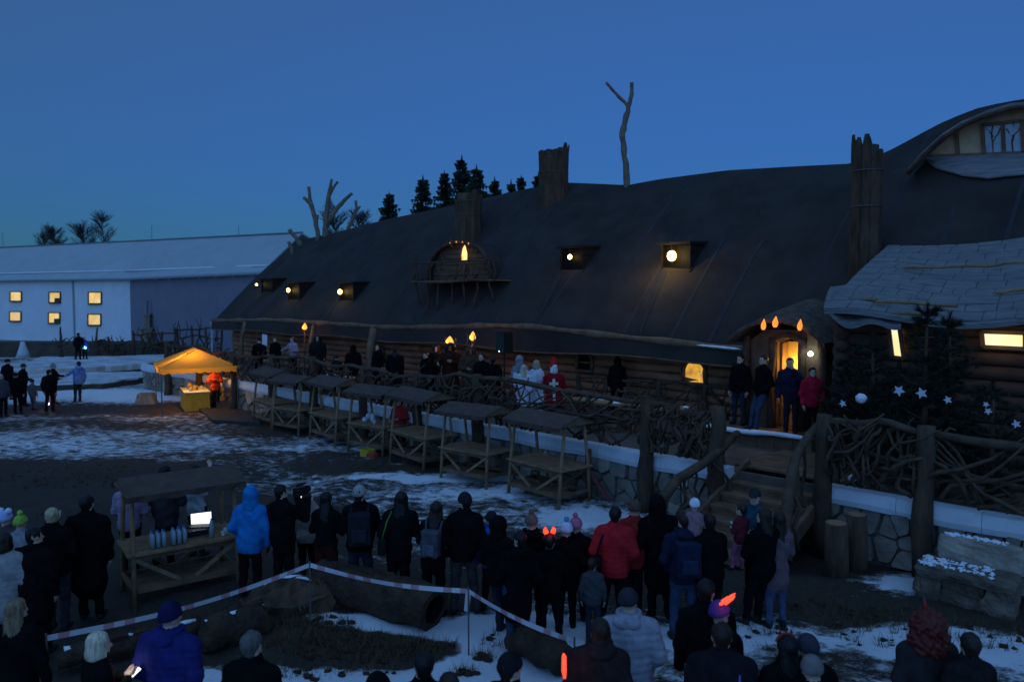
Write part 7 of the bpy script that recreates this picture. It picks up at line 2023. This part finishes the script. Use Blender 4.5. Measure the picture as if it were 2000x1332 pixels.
WHT = (.66, .67, .74)
def angel(label, px, H, n, rz, hat=None, hair=None):
    t, M = person(label, px, 690, H, j=WHT, p=WHT, hem=.08, hemw=.26, bulk=1.02, fem=1, hair=hair, hat=hat, loc=onT(px, n), rz=rz, arms=('front', 'front'), **T)
    for sx in (-1, 1):
        wing = MB(M); vs = []
        prof = [(.03, 1.12), (.10, 1.00), (.20, .98), (.24, 1.10), (.27, 1.12), (.30, 1.25), (.33, 1.28), (.34, 1.42), (.34, 1.52), (.28, 1.54), (.16, 1.46), (.04, 1.36)]
        wing.prism([Vector((sx * x, -.16 - x * .25, z)) for x, z in prof], (0, -.015, 0), (0, .015, 0)); w_ = wing.build('wing', mat('feather_white', (.72, .72, .78), .7, .08, 20), t)
        OM[w_.name] = M
        for k in range(5):
            x = .08 + .055 * k; mb = MB(M); mb.prism([Vector((sx * x, -.185 - x * .25, 1.40 + .02 * k)), Vector((sx * (x + .05), -.185 - x * .25, 1.41 + .02 * k)), Vector((sx * (x + .055), -.185 - x * .25, 1.05 + .045 * k)), Vector((sx * (x + .02), -.185 - x * .25, 1.0 + .05 * k))], (0, -.008, 0), (0, .008, 0)); mb.build('feather', mat('feather_white', (.72, .72, .78), .7, .08, 20), w_)
    return t
angel('angel in white with feathered wings and a grey pointed hood, leftmost', 1019, 1.62, 14.9, 10, hair=('long', (.50, .42, .28)))
angel('angel in white with wings and raised arm, middle of the white group', 1050, 1.72, 15.5, -25, hair=('bob', (.35, .28, .18)))
person('person in grey pointed hood behind the leftmost angel', 1021, 688, 1.75, j=(.22, .23, .26), hood='up', loc=onT(1018, 15.9), **T)
t, M = person('bishop figure in a dark red cape with a white cross, red mitre', 1085, 700, 1.72, j=(.26, .012, .018), p=WHT, hem=.32, hemw=.26, bulk=1.18, hat=('mitre', (.50, .03, .02)), hair=('bob', (.65, .65, .68)), loc=onT(1084, 15.0), rz=8, arms=('hold', 'hold'), **T)
for nm, pts in (('cross_bar', [(-.035, .78), (.035, .78), (.035, 1.36), (-.035, 1.36)]), ('cross_arm', [(-.12, 1.20), (.12, 1.20), (.12, 1.265), (-.12, 1.265)])):
    mb = MB(M); mb.prism([Vector((x, -.185 if nm == 'cross_bar' else -.181, z)) for x, z in pts], (0, .05, 0), (0, -.006 if nm == 'cross_bar' else -.014, 0)); mb.build(nm, mat('white_trim', (.62, .62, .5), .8), t)
mb = MB(M); mb.tube([(0.27 * math.cos(a), .20 * math.sin(a) - .005, .20) for a in np.linspace(0, 2 * math.pi, 24)], .02, 6, cap=False); mb.build('robe_trim', fabric(WHT), t, smooth=True)
person('dark figure close to the log wall right of the bishop', 1205, 694, 1.70, hood='up', loc=onT(1205, 18.2), hem=.6, **T)
person('dark-haired person by the left porch post', 1440, 700, 1.74, hair=('short', BR_), loc=onT(1446, 17.3), rz=120, bulk=1.12, p=JEAN, zb=DECK + .32)
person('person in black leather jacket and jeans leaning before the porch', 1490, 692, 1.80, hair=('short', BR_), loc=onT(1487, 16.9), rz=112, bulk=1.1, p=(.05, .06, .10), arms=('pocket', 'pocket'), walk=True, zb=DECK + .32)
_, M = person('person in dark blue striped jacket photographing in the lit doorway', 1548, 700, 1.76, j=(.012, .02, .04), hair=('short', BL), loc=onT(1546, 17.0), rz=165, arms=('photo', 'down'), bulk=1.15, p=(.02, .02, .025), zb=DECK + .32)
person('person in crimson jacket and black trousers facing the crowd, right of the doorway', 1590, 722, 1.60, j=(.42, .015, .035), hair=('short', BL), loc=onT(1588, 16.8), rz=178, arms=('pocket', 'down'), bulk=1.14, zb=DECK + .32)

person('dark visitor leaning at the far terrace rail above the farthest stall', 505, 680, 1.70, hat=('beanie', (.02, .02, .02)), loc=onT(505, 15.2), bulk=1.2, rz=190, **T)
person('dark visitor with hood up left of the eave post', 690, 680, 1.72, hood='up', loc=onT(690, 15.4), bulk=1.2, rz=20, **T)
person('long-coated dark visitor right of the eave post', 735, 680, 1.66, hair=('long', BL), hem=.4, hemw=.2, loc=onT(738, 16.8), rz=160, **T)
person('broad dark visitor between the white collar and the tall devil', 850, 680, 1.80, hair=('curly', BL), hem=.3, hemw=.27, bulk=1.3, loc=onT(852, 16.9), rz=170, **T)
person('dark visitor right of the brown shaggy devil', 945, 680, 1.76, hair=('short', BL), loc=onT(944, 15.8), bulk=1.2, rz=150, **T)
person('dark-clad child at the terrace rail between two hooded visitors', 660, 700, 1.35, child=1.1, hat=('beanie', (.03, .03, .04)), loc=onT(660, 15.0), rz=10, **T)
